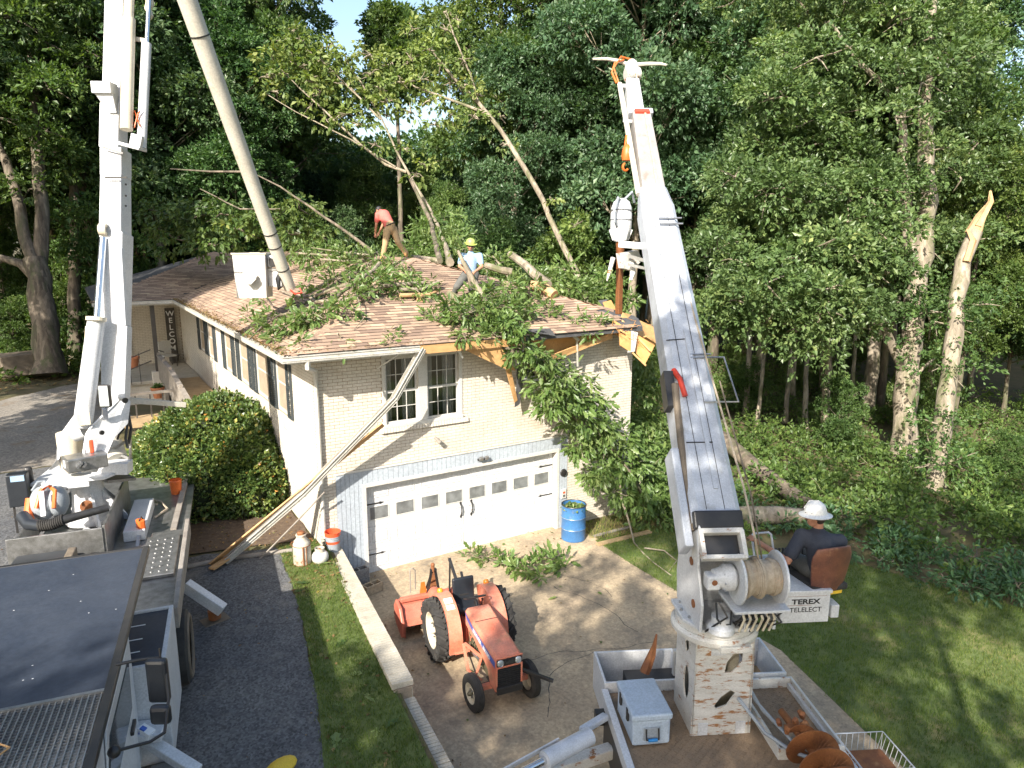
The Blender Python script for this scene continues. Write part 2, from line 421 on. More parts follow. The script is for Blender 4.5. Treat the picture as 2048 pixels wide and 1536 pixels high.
M['window_glass'] = real_glass()
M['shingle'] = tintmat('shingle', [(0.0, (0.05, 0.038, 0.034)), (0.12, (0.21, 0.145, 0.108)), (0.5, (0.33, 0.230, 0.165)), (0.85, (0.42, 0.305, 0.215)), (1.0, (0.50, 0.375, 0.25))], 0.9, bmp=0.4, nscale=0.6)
M['leaf_dark'] = tintmat('leaf_dark', [(0.0, (0.030, 0.062, 0.020)), (0.5, (0.075, 0.130, 0.040)), (0.85, (0.150, 0.210, 0.070)), (1.0, (0.27, 0.29, 0.11))], 0.45, 0.38, 0.45, nscale=0.25, vary=True)
M['leaf_cool'] = tintmat('leaf_cool', [(0.0, (0.034, 0.070, 0.034)), (0.5, (0.078, 0.142, 0.066)), (0.85, (0.145, 0.215, 0.105)), (1.0, (0.25, 0.30, 0.16))], 0.43, 0.35, 0.5, nscale=0.25, vary=True)
M['leaf_yellow'] = tintmat('leaf_yellow', [(0.0, (0.08, 0.135, 0.035)), (0.5, (0.165, 0.225, 0.06)), (0.9, (0.28, 0.31, 0.10)), (1.0, (0.48, 0.32, 0.06))], 0.5, 0.38, 0.4, nscale=0.4)
M['leaf_fresh'] = tintmat('leaf_fresh', [(0.0, (0.050, 0.100, 0.025)), (0.5, (0.115, 0.185, 0.048)), (0.92, (0.23, 0.29, 0.10)), (1.0, (0.42, 0.32, 0.07))], 0.42, 0.34, 0.55, nscale=1.0)
M['leaf_bush'] = tintmat('leaf_bush', [(0.0, (0.030, 0.066, 0.020)), (0.45, (0.080, 0.135, 0.036)), (0.8, (0.19, 0.235, 0.06)), (0.95, (0.40, 0.36, 0.09)), (1.0, (0.50, 0.24, 0.06))], 0.36, 0.25, 0.6, nscale=1.6)
M['leaf_under'] = tintmat('leaf_under', [(0.0, (0.035, 0.070, 0.020)), (0.5, (0.085, 0.140, 0.035)), (0.9, (0.17, 0.23, 0.06)), (1.0, (0.30, 0.30, 0.09))], 0.5, 0.36, 0.4, nscale=0.3, vary=True)
M['grass'] = tintmat('grass', [(0.0, (0.060, 0.110, 0.020)), (0.5, (0.120, 0.180, 0.038)), (0.88, (0.20, 0.24, 0.065)), (1.0, (0.36, 0.30, 0.13))], 0.7, 0.36, 0.3, nscale=0.5)
M['litter'] = tintmat('litter', [(0.0, (0.09, 0.05, 0.025)), (0.5, (0.2, 0.12, 0.05)), (0.8, (0.30, 0.21, 0.09)), (1.0, (0.10, 0.15, 0.04))], 0.8, 0.1, 0.3)

# ---------------------------------------------------------------- scattering of small pieces into one mesh
DIAMOND = (np.array([(0, 0, 0), (-0.30, 0.42, 0.10), (0, 1, -0.06), (0.30, 0.42, 0.10)], float), [(0, 1, 2), (0, 2, 3)])
OAK = (np.array([(0, 0, 0), (-.13, .16, .02), (-.10, .26, .02), (-.28, .42, .05), (-.15, .52, .02), (-.24, .72, .02), (-.08, .84, 0), (0, 1, -.05),
                 (.08, .84, 0), (.24, .72, .02), (.15, .52, .02), (.28, .42, .05), (.10, .26, .02), (.13, .16, .02), (0, .5, -.03)], float),
       [(0, 1, 2, 14), (2, 3, 4, 14), (4, 5, 6, 14), (6, 7, 8, 14), (8, 9, 10, 14), (10, 11, 12, 14), (12, 13, 0, 14)])
BLADE = (np.array([(-0.05, 0, 0), (0.05, 0, 0), (0.02, 0.2, 0.75), (0, 0.45, 1.0)], float), [(0, 1, 2), (0, 2, 3)])
SLAB = (np.array([(0, 0, 0), (1, 0, 0), (1, 1, 0), (0, 1, 0), (0, 0, 1), (1, 0, 1), (1, 1, .15), (0, 1, .15)], float),
        [(0, 1, 5, 4), (4, 5, 6, 7), (0, 4, 7, 3), (1, 2, 6, 5)])
BRICK = (np.array([(x, y, z) for x in (0, 1) for y in (0, 1) for z in (0, 1)], float), [(0, 1, 3, 2), (4, 6, 7, 5), (0, 4, 5, 1), (2, 3, 7, 6), (0, 2, 6, 4), (1, 5, 7, 3)])

def norm(a): return a / np.maximum(np.linalg.norm(a, axis=-1, keepdims=True), 1e-9)

def scatter_mesh(name, tmpl, pos, X, Y, Z, tint, mat, dark_face=None):
    """one mesh of copies of tmpl: columns X,Y,Z (N,3) are scaled axes"""
    tv, tf = tmpl; N = len(pos); k = len(tv)
    v = pos[:, None, :] + tv[None, :, 0:1] * X[:, None, :] + tv[None, :, 1:2] * Y[:, None, :] + tv[None, :, 2:3] * Z[:, None, :]
    v = v.reshape(-1, 3)
    sizes = np.array([len(f) for f in tf]); flat = np.concatenate([np.array(f) for f in tf])
    loops = (flat[None, :] + (np.arange(N) * k)[:, None]).reshape(-1)
    ls = np.tile(sizes, N); st = np.concatenate([[0], np.cumsum(ls)[:-1]])
    me = bpy.data.meshes.new(name)
    me.vertices.add(len(v)); me.vertices.foreach_set('co', v.astype(np.float32).ravel())
    me.loops.add(len(loops)); me.loops.foreach_set('vertex_index', loops.astype(np.int32))
    me.polygons.add(len(ls)); me.polygons.foreach_set('loop_start', st.astype(np.int32)); me.polygons.foreach_set('loop_total', ls.astype(np.int32))
    me.update(calc_edges=True)
    me.shade_flat()
    a = me.attributes.new('tint', 'FLOAT', 'FACE')
    tt = np.repeat(tint, len(sizes)).astype(np.float32)
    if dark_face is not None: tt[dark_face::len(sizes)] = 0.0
    a.data.foreach_set('value', tt)
    me.materials.append(mat)
    return me

def leaf_axes(rng, axis, size, roll=0.9, wid=1.0):
    """axis (N,3) direction of each leaf; a sideways vector chosen so blades lie roughly flat"""
    n = len(axis); axis = norm(axis)
    up = np.tile([0, 0, 1.0], (n, 1)) + rng.normal(0, roll, (n, 3))
    x = norm(np.cross(axis, up)); z = np.cross(x, axis)
    s = size[:, None] if hasattr(size, '__len__') else size
    return x * s * wid, axis * s, z * s

def sprays(rng, centres, outward, nleaf, size, droop=0.5, spread=0.9, tintbase=None):
    """leaf rosettes: every centre carries nleaf leaves that radiate from it"""
    n = len(centres)
    c = np.repeat(centres, nleaf, 0); o = np.repeat(outward, nleaf, 0)
    ax = norm(o + rng.normal(0, spread, c.shape) + np.array([0, 0, -droop]))
    s = size * rng.uniform(0.6, 1.25, len(c)) * np.repeat(rng.uniform(0.7, 1.35, n), nleaf)
    c = c + ax * (s * rng.uniform(0.0, 0.9, len(c)))[:, None]
    X, Y, Z = leaf_axes(rng, ax, s)
    t = (np.repeat(rng.uniform(0, 1, n) if tintbase is None else tintbase, nleaf) * 0.6 + rng.uniform(0, 1, len(c)) * 0.4)
    return c, X, Y, Z, t

# ---------------------------------------------------------------- ground heights
WALLX = [(-0.2, -0.80), (-5.25, -1.42), (-25.0, -3.3)]
def wall_x(y):
    if y > -0.2: return -0.80
    if y > -5.25: return -0.80 + (-0.62) * ((-0.2 - y) / 5.05)
    return -1.42 - (-5.25 - y) * 0.108
def ground_z(x, y):
    zl = 0.92 + 0.035 * max(min(y, 12), -12)
    zr = 0.0 - 0.012 * max(0.0, x - 9)
    if y > 0.3:
        t = min(max((x + 0.9) / 7.9, 0), 1)
    else:
        t = min(max((x - wall_x(y) + 0.03) / 0.06, 0), 1)
    return zl * (1 - t) + zr * t

# ================================================================ SETTING: ground, pavings, lawns
def build_terrain():
    offs = [0.04, 0.4, 1, 2, 3, 4, 5, 6, 7, 8, 9, 10, 11, 12.5, 14, 16, 18, 21, 25, 30, 38, 50, 70, 110, 200, 400, 900]
    noff = [-0.04, -0.4, -1, -2, -3, -4, -5, -6.5, -8, -10, -13, -18, -26, -40, -80, -200, -500, -900]
    offs = sorted(noff) + offs
    ys = [-900, -400, -150, -60, -40, -28] + [-25 + i for i in range(0, 20)] + [-5.25, -4.2, -3.2, -2.2, -1.2, -0.6, -0.21, 0.28, 0.32] + list(range(1, 30)) + [33, 38, 45, 55, 70, 100, 180, 400, 900]
    vs = []; fs = []; rng = random.Random(4)
    for y in ys:
        for o in offs:
            x = wall_x(y) + o
            z = ground_z(x, y)
            if abs(o) > 14 or y > 25: z += rng.uniform(-0.1, 0.1)
            vs.append((x, y, z))
    n = len(offs)
    for j in range(len(ys) - 1):
        for i in range(n - 1): fs.append((j * n + i, j * n + i + 1, (j + 1) * n + i + 1, (j + 1) * n + i))
    mb = MB(); mb.add(vs, fs)
    tag(part('ground', mb, M['soil'], smooth=True), 'bare soil and leaf litter ground under the trees', kind='structure')
build_terrain()

def drape(name, poly, off, mat, step=0.5, label=None, zf=ground_z, thick=0.0):
    bm = bmesh.new()
    f = bm.faces.new([bm.verts.new((x, y, 0)) for x, y in poly])
    xs = [p[0] for p in poly]; ys = [p[1] for p in poly]
    for ax, lo, hi in ((0, min(xs), max(xs)), (1, min(ys), max(ys))):
        t = math.floor(lo) + step
        while t < hi:
            co = [0, 0, 0]; co[ax] = t; no = [0, 0, 0]; no[ax] = 1
            bmesh.ops.bisect_plane(bm, geom=bm.verts[:] + bm.edges[:] + bm.faces[:], plane_co=co, plane_no=no)
            t += step
    for v in bm.verts: v.co.z = zf(v.co.x, v.co.y) + off
    bmesh.ops.recalc_face_normals(bm, faces=bm.faces)
    me = bpy.data.meshes.new(name); bm.to_mesh(me); bm.free()
    if me.polygons and me.polygons[0].normal.z < 0: me.flip_normals()
    me.materials.append(mat)
    o = link(name, me); tag(o, label, kind='structure')
    return o

def wobble(poly, amp, seed, step=0.5):
    rng = random.Random(seed); out = []
    for i in range(len(poly)):
        a = Vector(poly[i]); b = Vector(poly[(i + 1) % len(poly)]); n = max(1, int((b - a).length / step))
        for k in range(n):
            p = a.lerp(b, k / n)
            if (b - a).length < 12: p = p + Vector((rng.uniform(-amp, amp), rng.uniform(-amp, amp)))
            out.append((p.x, p.y))
    return out
left_zone = lambda x, y: 0.92 + 0.035 * max(min(y, 12), -12)
right_zone = lambda x, y: -0.012 * max(0.0, x - 9)
ASPH = [(-1.80, 0.25), (-1.97, -1.5), (-2.16, -2.85), (-2.55, -4.9), (-2.9, -6.3), (-3.6, -12), (-4.6, -20), (-13, -20), (-11, 8), (-4.6, 8), (-4.2, 0.9)]
drape('asphalt_driveway', wobble(ASPH, 0.05, 1, 0.25), 0.016, M['asphalt'], label='dark worn asphalt driveway under the bucket truck', zf=left_zone)
drape('old_pavement', wobble([(-4.6, 8.05), (-12, 8.05), (-14, 16.5), (-9.6, 16.6), (-7.4, 17.6), (-5.4, 19.6), (-3.6, 19.8), (-3.5, 12), (-4.4, 9)], 0.08, 3, 0.4), 0.014, M['old_pave'], label='pale parking pavement beyond the bucket truck', zf=left_zone)
LSTRIP = [(-0.93, -0.3), (-1.53, -5.25), (-1.72, -7), (-2.02, -9.6), (-3.05, -20), (-4.5, -20), (-3.6, -12), (-2.9, -6.3), (-2.55, -4.9), (-2.16, -2.85), (-1.97, -1.5), (-1.80, 0.25), (-1.04, 0.25)]
drape('grass_strip', LSTRIP, 0.024, M['lawn'], label='grass strip between asphalt driveway and retaining wall', zf=left_zone)
drape('bush_bed', wobble([(-1.06, 0.3), (-4.2, 0.9), (-4.5, 8), (-3.6, 9), (-1.06, 9)], 0.05, 6, 0.4), 0.030, M['mulch'], label='mulched bed along the house wall under the bush', zf=left_zone)
DRIVE = [(-0.76, 0.20), (5.30, 0.20), (5.42, -1.2), (5.20, -2.6), (5.15, -4.1), (5.15, -6.7), (4.35, -8.9), (3.3, -12), (1.4, -20), (-2.6, -20), (-1.64, -8), (-1.35, -5.25)]
drape('concrete_driveway', DRIVE, 0.006, M['concrete'], label='stained concrete driveway in front of the garage', zf=right_zone)
RLAWN = [(5.30, -1.25), (7.45, -1.5), (7.7, -2.3), (8.1, -3.6), (9.5, -5.2), (9.95, -6.7), (10.5, -8.2), (11.8, -11), (15, -20), (1.4, -20), (3.3, -12), (4.35, -8.9), (5.15, -6.7), (5.15, -4.1), (5.20, -2.6)]
drape('right_lawn', RLAWN, 0.010, M['lawn'], label='mown lawn right of the concrete driveway', zf=right_zone)

# cracks across the concrete: thin dark grooves
def cracks():
    rng = random.Random(11); mb = MB()
    for (x, y, a, L) in ((1.2, -4.6, -0.15, 3.6), (2.6, -1.9, 0.2, 2.6), (0.6, -6.0, 0.5, 3.4), (3.4, -4.9, 2.2, 2.4), (2.2, -5.9, -0.8, 2.2)):
        p = Vector((x, y, 0.0075))
        for k in range(int(L / 0.12)):
            a += rng.uniform(-0.35, 0.35) * (0.8 if k % 3 else 1.3)
            a *= 0.985
            q = p + Vector((math.cos(a), math.sin(a), 0)) * 0.12
            w = rng.uniform(0.003, 0.007); s = Vector((-math.sin(a), math.cos(a), 0)) * w
            mb.quad(p - s, q - s, q + s, p + s); p = q
    o = part('driveway_cracks', mb, M['print_black']); tag(o, 'thin cracks across the concrete driveway', kind='structure')
cracks()

# ================================================================ RETAINING WALL
def point_rel(y): return wall_x(y)
rw = thing('retaining_wall', 'low stepped brick retaining wall between grass strip and concrete driveway', 'wall', (-1.1, -4, 0))
def retaining():
    core = MB()
    segs = [(-0.22, -5.25, 0.86), (-5.25, -9.6, 0.60)]
    hw = 0.15
    for y0, y1, zt in segs:
        x0 = wall_x(y0 - 1e-3); x1 = wall_x(y1)
        core.beam((x0, y0, (zt - 0.05) / 2 - 0.05), (x1, y1, (zt - 0.05) / 2 - 0.05), 0.26, zt + 0.0)
    w = part('wall_core', core, M['mortar'], rw)
    # coping: rowlock bricks laid across the wall, each a piece
    bm = MB(); bm.bx(-hw - 0.01, hw + 0.01, -0.0285, 0.0285, -0.045, 0.045)
    me = None
    n = 0
    rng = random.Random(5)
    proto = Pieces('brick', bm, M['coping'], rw, 0.004)
    first = True
    for y0, y1, zt in segs:
        x0 = wall_x(y0 - 1e-3); x1 = wall_x(y1); L = math.hypot(x1 - x0, y1 - y0); ang = math.atan2(x1 - x0, -(y1 - y0))
        k = 0; t = 0.03
        while t < L:
            f = t / L; x = x0 + (x1 - x0) * f; y = y0 + (y1 - y0) * f
            Mw = Matrix.Translation((x, y, zt - 0.02 + rng.uniform(-0.003, 0.003))) @ Matrix.Rotation(ang + rng.uniform(-0.02, 0.02), 4, 'Z')
            proto.put(Mw)
            t += 0.0665; n += 1
    # courses of stretcher bricks on both faces, joined (hidden rows mostly below the lawn)
    pos = []; X = []; Y = []; Z = []
    for y0, y1, zt in segs:
        x0 = wall_x(y0 - 1e-3); x1 = wall_x(y1); d = norm(np.array([x1 - x0, y1 - y0, 0.0])); nrm = np.array([d[1], -d[0], 0]); L = math.hypot(x1 - x0, y1 - y0)
        for side in (-1, 1):
            for r in range(int((zt - 0.08) / 0.0677)):
                z = zt - 0.075 - (r + 1) * 0.0677; t = -0.1 * (r % 2)
                while t < L - 0.05:
                    a = max(t, 0); b = min(t + 0.193, L)
                    p = np.array([x0, y0, z]) + d * a + nrm * side * 0.12
                    pos.append(p); X.append(d * (b - a)); Y.append(nrm * side * 0.017); Z.append(np.array([0, 0, 0.057])); t += 0.2035
    me2 = scatter_mesh('wall_bricks', BRICK, np.array(pos), np.array(X), np.array(Y), np.array(Z), rng_np.uniform(0, 1, len(pos)), M['coping'])
    o = link('brick_courses', me2, rw); o.matrix_local = ROOT[rw.name].inverted(); o['kind'] = 'stuff'
rng_np = np.random.default_rng(7)
retaining()

# ================================================================ HOUSE
FY = -0.15          # face of the front bricks
house = thing('brick_house', 'cream brick house with storm damaged brown shingle roof and white double garage door', 'house', (3.1, 6, 0))
OPEN = [(-0.66, 5.24, -0.1, 2.40), (0.42, 2.30, 3.24, 4.80), (3.78, 4.42, 3.86, 4.72)]   # garage surround, twin window, small window
def in_open(x0, x1, z0, z1):
    for a, b, c, d in OPEN:
        if x0 < b and x1 > a and z0 < d and z1 > c: return (a, b)
    return None

def walls():
    # mortar body of the front wall around the openings
    mb = MB(); y0 = FY + 0.008; y1 = 0.12
    xs = [-1.02, -0.66, 0.42, 2.30, 3.78, 4.42, 5.24, 7.27]; zs = [-0.3, 2.40, 3.24, 3.86, 4.72, 4.80, 5.0]
    for i in range(len(xs) - 1):
        for j in range(len(zs) - 1):
            cx = (xs[i] + xs[i + 1]) / 2; cz = (zs[j] + zs[j + 1]) / 2
            if not in_open(cx - .01, cx + .01, cz - .01, cz + .01): mb.bx(xs[i], xs[i + 1], y0, y1, zs[j], zs[j + 1])
    fw = part('front_wall', mb, M['mortar'], house)
    mb = MB(); mb.bx(-1.012, -0.78, 0.12, 18.5, 0.2, 5.0); lw = part('side_wall', mb, M['mortar'], house)
    mb = MB(); mb.bx(7.03, 7.27, 0.12, 18.5, -0.3, 5.0); mb.bx(-1.0, 7.2, 18.5, 18.7, -0.3, 5.0); part('rear_wall', mb, M['brick'], house)
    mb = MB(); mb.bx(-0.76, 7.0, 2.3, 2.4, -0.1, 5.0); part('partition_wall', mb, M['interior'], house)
    # bricks
    L, H, D = 0.193, 0.057, 0.012
    cells = []
    rows = int(5.0 / 0.0677)
    for r in range(rows):
        z = r * 0.0677 + 0.004; x = -1.02 - (0.1018 if r % 2 else 0)
        while x < 7.27:
            a, b = max(x, -1.02), min(x + L, 7.265)
            hit = in_open(a, b, z, z + H)
            segs = [(a, b)]
            if hit:
                segs = []
                if a < hit[0] - 0.02: segs.append((a, hit[0]))
                if b > hit[1] + 0.02: segs.append((hit[1], b))
            for s0, s1 in segs:
                if s1 - s0 > 0.02 and not (z < 0.9 and s1 < -0.7): cells.append((s0, s1, z))
            x += 0.2036
    cam_p = np.array([-4.96, -13.85, 7.11])
    full = [c for c in cells if abs((c[1] - c[0]) - L) < 1e-4]
    full.sort(key=lambda c: np.linalg.norm(np.array([c[0], FY, c[2]]) - cam_p))
    single = set(full[:300])
    bm = MB(); bm.bx(0, L, 0, D, 0, H); proto = Pieces('brick', bm, M['brick'], fw, 0.003)
    rng = random.Random(8); firsti = True
    for c in single:
        Mw = Matrix.Translation((c[0] + rng.uniform(-.001, .001), FY + rng.uniform(-0.0015, 0.0015), c[2] + rng.uniform(-.0008, .0008)))
        proto.put(Mw)
    rest = [c for c in cells if c not in single]
    pos = np.array([(c[0], FY + rng.uniform(-0.0015, 0.0015), c[2]) for c in rest]); n = len(rest)
    X = np.array([(c[1] - c[0], 0, 0) for c in rest]); Y = np.tile([0, D, 0], (n, 1)); Z = np.tile([0, 0, H], (n, 1))
    o = link('front_bricks', scatter_mesh('front_bricks', BRICK, pos, X, Y, Z, rng_np.uniform(0, 1, n), M['brick']), fw)
    o.matrix_local = ROOT[house.name].inverted(); o['kind'] = 'stuff'
    # side wall bricks
    pos = []; X = []
    WIN = [(a, b) for a, b in SIDE_WINS]
    for r in range(9, rows):
        z = r * 0.0677 + 0.004; y = FY - (0.1018 if r % 2 else 0)
        while y < 18.4:
            a, b = max(y, FY + 0.001), min(y + L, 18.4)
            if not any(a < w1 and b > w0 and z + H > 3.27 and z < 4.62 for w0, w1 in WIN) and b - a > 0.02:
                pos.append((-1.022 + rng.uniform(-0.001, 0.001), a, z)); X.append((0, b - a, 0))
            y += 0.2036
    n = len(pos)
    o = link('side_bricks', scatter_mesh('side_bricks', BRICK, np.array(pos), np.array(X), np.tile([-0.010, 0, 0], (n, 1)) * -1, np.tile([0, 0, H], (n, 1)), rng_np.uniform(0, 1, n), M['brick']), lw)
    o.matrix_local = ROOT[house.name].inverted(); o['kind'] = 'stuff'
SIDE_WINS = [(1.75, 2.65), (3.35, 4.65), (5.55, 6.65), (7.75, 8.75), (10.7, 11.7), (12.4, 13.4)]
walls()

# rowlock sill bricks under the twin window
def sills():
    par = [o for o in house.children if o.name.startswith('front_wall')][0]
    bm = MB(); bm.bx(0, 0.057, -0.055, 0.05, 0, 0.10); proto = None
    for x0, x1, z in ((0.36, 2.38, 3.135), (3.72, 4.48, 3.76)):
        x = x0
        while x < x1:
            Mw = Matrix.Translation((x, FY + 0.0, z)) @ Matrix.Rotation(math.radians(-8), 4, 'X')
            if proto is None: proto = Pieces('sill_brick', bm, M['brick'], par, 0.003)
            proto.put(Mw)
            x += 0.067
sills()

def front_window(x0, x1, z0, z1, sashes, name='window'):
    yf = FY - 0.015
    fr = MB(); t = 0.075
    fr.bx(x0, x1, yf, yf + 0.16, z1 - t, z1); fr.bx(x0, x1, yf - 0.03, yf + 0.16, z0, z0 + t)
    fr.bx(x0, x0 + t, yf, yf + 0.16, z0 + t, z1 - t); fr.bx(x1 - t, x1, yf, yf + 0.16, z0 + t, z1 - t)
    if len(sashes) > 1: fr.bx(sashes[0][1], sashes[1][0], yf, yf + 0.16, z0 + t, z1 - t)
    w = part(name, fr, M['trim_white'], house, bevel=0.006)
    for (a, b) in sashes:
        zm = (z0 + z1) / 2 - 0.02
        for (c, d, yo) in ((z0 + t, zm + 0.02, 0.05), (zm - 0.02, z1 - t, 0.075)):
            s = MB(); q = 0.045; y = yf + yo
            s.bx(a, b, y, y + 0.03, c, c + q); s.bx(a, b, y, y + 0.03, d - q, d); s.bx(a, a + q, y, y + 0.03, c + q, d - q); s.bx(b - q, b, y, y + 0.03, c + q, d - q)
            part('sash', s, M['trim_white'], w)
            m = MB()
            for k in (1, 2):
                xx = a + q + (b - a - 2 * q) * k / 3; m.bx(xx - .007, xx + .007, y + .004, y + .018, c + q, d - q)
            zz = (c + d) / 2; m.bx(a + q, b - q, y + .006, y + .016, zz - .007, zz + .007)
            part('muntins', m, M['trim_white'], w)
            g = MB(); g.bx(a + q, b - q, y + .020, y + .025, c + q, d - q); part('pane', g, M['window_glass'], w)
    # curtains inside
    c = MB(); rng = random.Random(3)
    for (a, b) in sashes:
        for (u, v) in ((a + 0.02, a + (b - a) * 0.30), (b - (b - a) * 0.36, b - 0.02)):
            n = 14; pts = [(u + (v - u) * i / n, 0.11 + 0.02 * math.sin(i * 2.1)) for i in range(n + 1)]
            vs = [(x, y, z0 + 0.08) for x, y in pts] + [(x, y, z1 - 0.08) for x, y in pts]
            c.add(vs, [(i, i + 1, i + n + 2, i + n + 1) for i in range(n)])
    part('curtain', c, M['curtain'], w, smooth=True)
front_window(0.42, 2.30, 3.24, 4.80, [(0.50, 1.24), (1.45, 2.22)])
front_window(3.78, 4.42, 3.86, 4.72, [(3.86, 4.34)])

# side windows and shutters of the long wall
def side_windows():
    for i, (a, b) in enumerate(SIDE_WINS):
        z0, z1 = 3.30, 4.62
        fr = MB(); x = -1.035
        for (c, d, e, f) in ((a, b, z0, z0 + .07), (a, b, z1 - .07, z1), (a, a + .07, z0 + .07, z1 - .07), (b - .07, b, z0 + .07, z1 - .07)): fr.bx(x, x + .1, c, d, e, f)
        fr.bx(x + .02, x + .08, a + .07, b - .07, (z0 + z1) / 2 - .02, (z0 + z1) / 2 + .02)
        w = part('window', fr, M['trim_white'], house)
        g = MB(); g.bx(x + .05, x + .055, a + .07, b - .07, z0 + .07, z1 - .07); part('pane', g, M['glass'], w)
        for (c, d) in ((a - .38, a - .03), (b + .03, b + .38)):
            s = MB(); s.bx(-1.075, -1.025, c, c + .04, z0 - .02, z1); s.bx(-1.075, -1.025, d - .04, d, z0 - .02, z1)
            for q in (z0 - .02, (z0 + z1) / 2, z1 - .05): s.bx(-1.075, -1.025, c + .04, d - .04, q, q + .05)
            zz = z0 + .04
            while zz < z1 - .06:
                s.box((-1.05, (c + d) / 2, zz), (0.035, d - c - .08, 0.008), (0, 0.6, 0)); zz += 0.045
            part('shutter', s, M['shutter'], house)
side_windows()

# ---- garage surround: vertical boards, each its own piece
def garage():
    ys = FY - 0.012
    back = MB(); back.bx(-0.655, -0.04, ys + .015, -0.02, -0.05, 2.395); back.bx(4.93, 5.235, ys + .015, -0.02, -0.05, 2.395); back.bx(-0.04, 4.93, ys + .015, -0.02, 2.04, 2.395)
    sur = part('garage_surround', back, M['siding'], house)
    def boards(x0, x1, z0, z1, n):
        w = (x1 - x0) / n
        for k in range(n):
            b = MB(); b.bx(x0 + k * w + .004, x0 + (k + 1) * w - .004, ys, ys + .014, z0, z1); part('board', b, M['siding'], sur)
    boards(-0.655, -0.09, 0.0, 2.39, 6); boards(4.99, 5.235, 0.0, 2.39, 3); boards(-0.09, 4.99, 2.085, 2.39, 44)
    tr = MB()
    tr.bx(-0.10, -0.02, ys - .012, -0.0, 0.0, 2.10); tr.bx(4.90, 4.98, ys - .012, 0.0, 0.0, 2.10); tr.bx(-0.02, 4.90, ys - .012, 0.0, 2.02, 2.10)
    tr.bx(-0.66, 5.24, FY - .03, FY, 2.392, 2.43)
    part('door_trim', tr, M['trim_white'], sur, bevel=0.004)
    # door
    d = MB()
    secs = [0.0, 0.525, 1.05, 1.575, 2.10]
    d.bx(-0.02, 4.90, 0.03, 0.05, 0.0, 2.1)
    door = part('garage_door', d, M['door_white'], house)
    for k in range(4):
        s = MB(); s.bx(-0.015, 4.895, 0.0, 0.029, secs[k] + .004, secs[k + 1] - .004); part('door_section', s, M['door_white'], door, bevel=0.004)
    for c in range(8):
        x0 = 0.085 + c * 0.607; x1 = x0 + 0.455
        for k in range(4):
            zc = (secs[k] + secs[k + 1]) / 2 + (0.02 if k != 2 else 0.04); h = 0.16
            f = MB()
            a, b, e, g = x0, x1, zc - h, zc + h
            for (p, q, r, s) in ((a, b, e, e + .022), (a, b, g - .022, g), (a, a + .022, e + .022, g - .022), (b - .022, b, e + .022, g - .022)): f.bx(p, q, -0.010, 0.001, r, s)
            if k != 2:
                f.bx(a + .055, b - .055, -0.009, 0.001, e + .055, g - .055)
                part('raised_panel', f, M['door_white'], door, bevel=0.004)
            else:
                fr = part('window_frame', f, M['trim_white'], door, bevel=0.003)
                p = MB(); p.bx(a + .022, b - .022, -0.005, -0.001, e + .022, g - .022); part('pane', p, M['frosted'], door)
    for c in range(8):
        s = MB(); s.cyl((0.31 + c * .607, -0.006, 1.965), (0.31 + c * .607, 0.002, 1.965), 0.02, n=10); part('bolt', s, M['black_metal'], door)
    for (x, z, dr) in ((0.0, 1.57, 1), (0.0, 0.42, 1), (4.88, 1.66, -1), (4.88, 0.90, -1)):
        s = MB(); s.bx(min(x, x + dr * .33), max(x, x + dr * .33), -0.012, -0.001, z - .014, z + .014)
        s.prism([(x + dr * .33, z - .03), (x + dr * .42, z), (x + dr * .33, z + .03)], 0.001, 0.012, Matrix.Rotation(PI / 2, 4, 'X'))
        part('strap_hinge', s, M['black_metal'], door)
    for x in (2.30, 2.58):
        s = MB(); s.tube([(x, -0.004, .86), (x, -0.045, .90), (x, -0.06, 1.0), (x, -0.045, 1.10), (x, -0.004, 1.14)], [.022, .014, .013, .014, .022], 8)
        s.prism([(x - .03, .84), (x, .78), (x + .03, .84), (x, .88)], 0.001, 0.01, Matrix.Rotation(PI / 2, 4, 'X'))
        s.prism([(x - .03, 1.16), (x, 1.12), (x + .03, 1.16), (x, 1.22)], 0.001, 0.01, Matrix.Rotation(PI / 2, 4, 'X'))
        part('handle', s, M['black_metal'], door, smooth=True)
    # flood lamp over the door
    s = MB(); s.bx(2.66, 2.92, ys - .06, ys - .001, 2.17, 2.22); fl = part('flood_lamp', s, M['black_metal'], house, bevel=0.01)
    for x in (2.72, 2.86):
        s = MB(); s.box((x, ys - .09, 2.23), (0.10, 0.07, 0.075), (0.5, 0, 0)); part('lamp_head', s, M['steel'], fl, bevel=0.01)
    s = MB(); s.lathe([(0, 0), (.085, .0), (.10, .02), (.085, .05), (.03, .06), (0, .06)], (5.10, ys - .001, 1.46), (0, -1, 0), 18); o = part('wall_medallion', s, M['black_metal'], house, smooth=True)
    # electrical outlet box and little red sticker plate
    s = MB(); s.bx(5.05, 5.20, ys - .03, ys - .001, .78, 1.02); ob = part('outlet_box', s, M['trim_white'], house, bevel=0.006)
    s = MB(); s.bx(5.09, 5.16, ys - .034, ys - .031, .91, .96); part('red_tag', s, M['red_orange'], ob)
    s = MB(); s.bx(5.09, 5.16, ys - .034, ys - .031, .82, .88); part('socket', s, M['steel'], ob)
    # vent hood with its stub on the bricks
    s = MB(); s.tube([(1.62, FY, 2.86), (1.62, FY - .10, 2.84), (1.66, FY - .14, 2.78)], [.035, .04, .05], 10); part('wall_lamp', s, M['old_wood'], house, smooth=True)
garage()

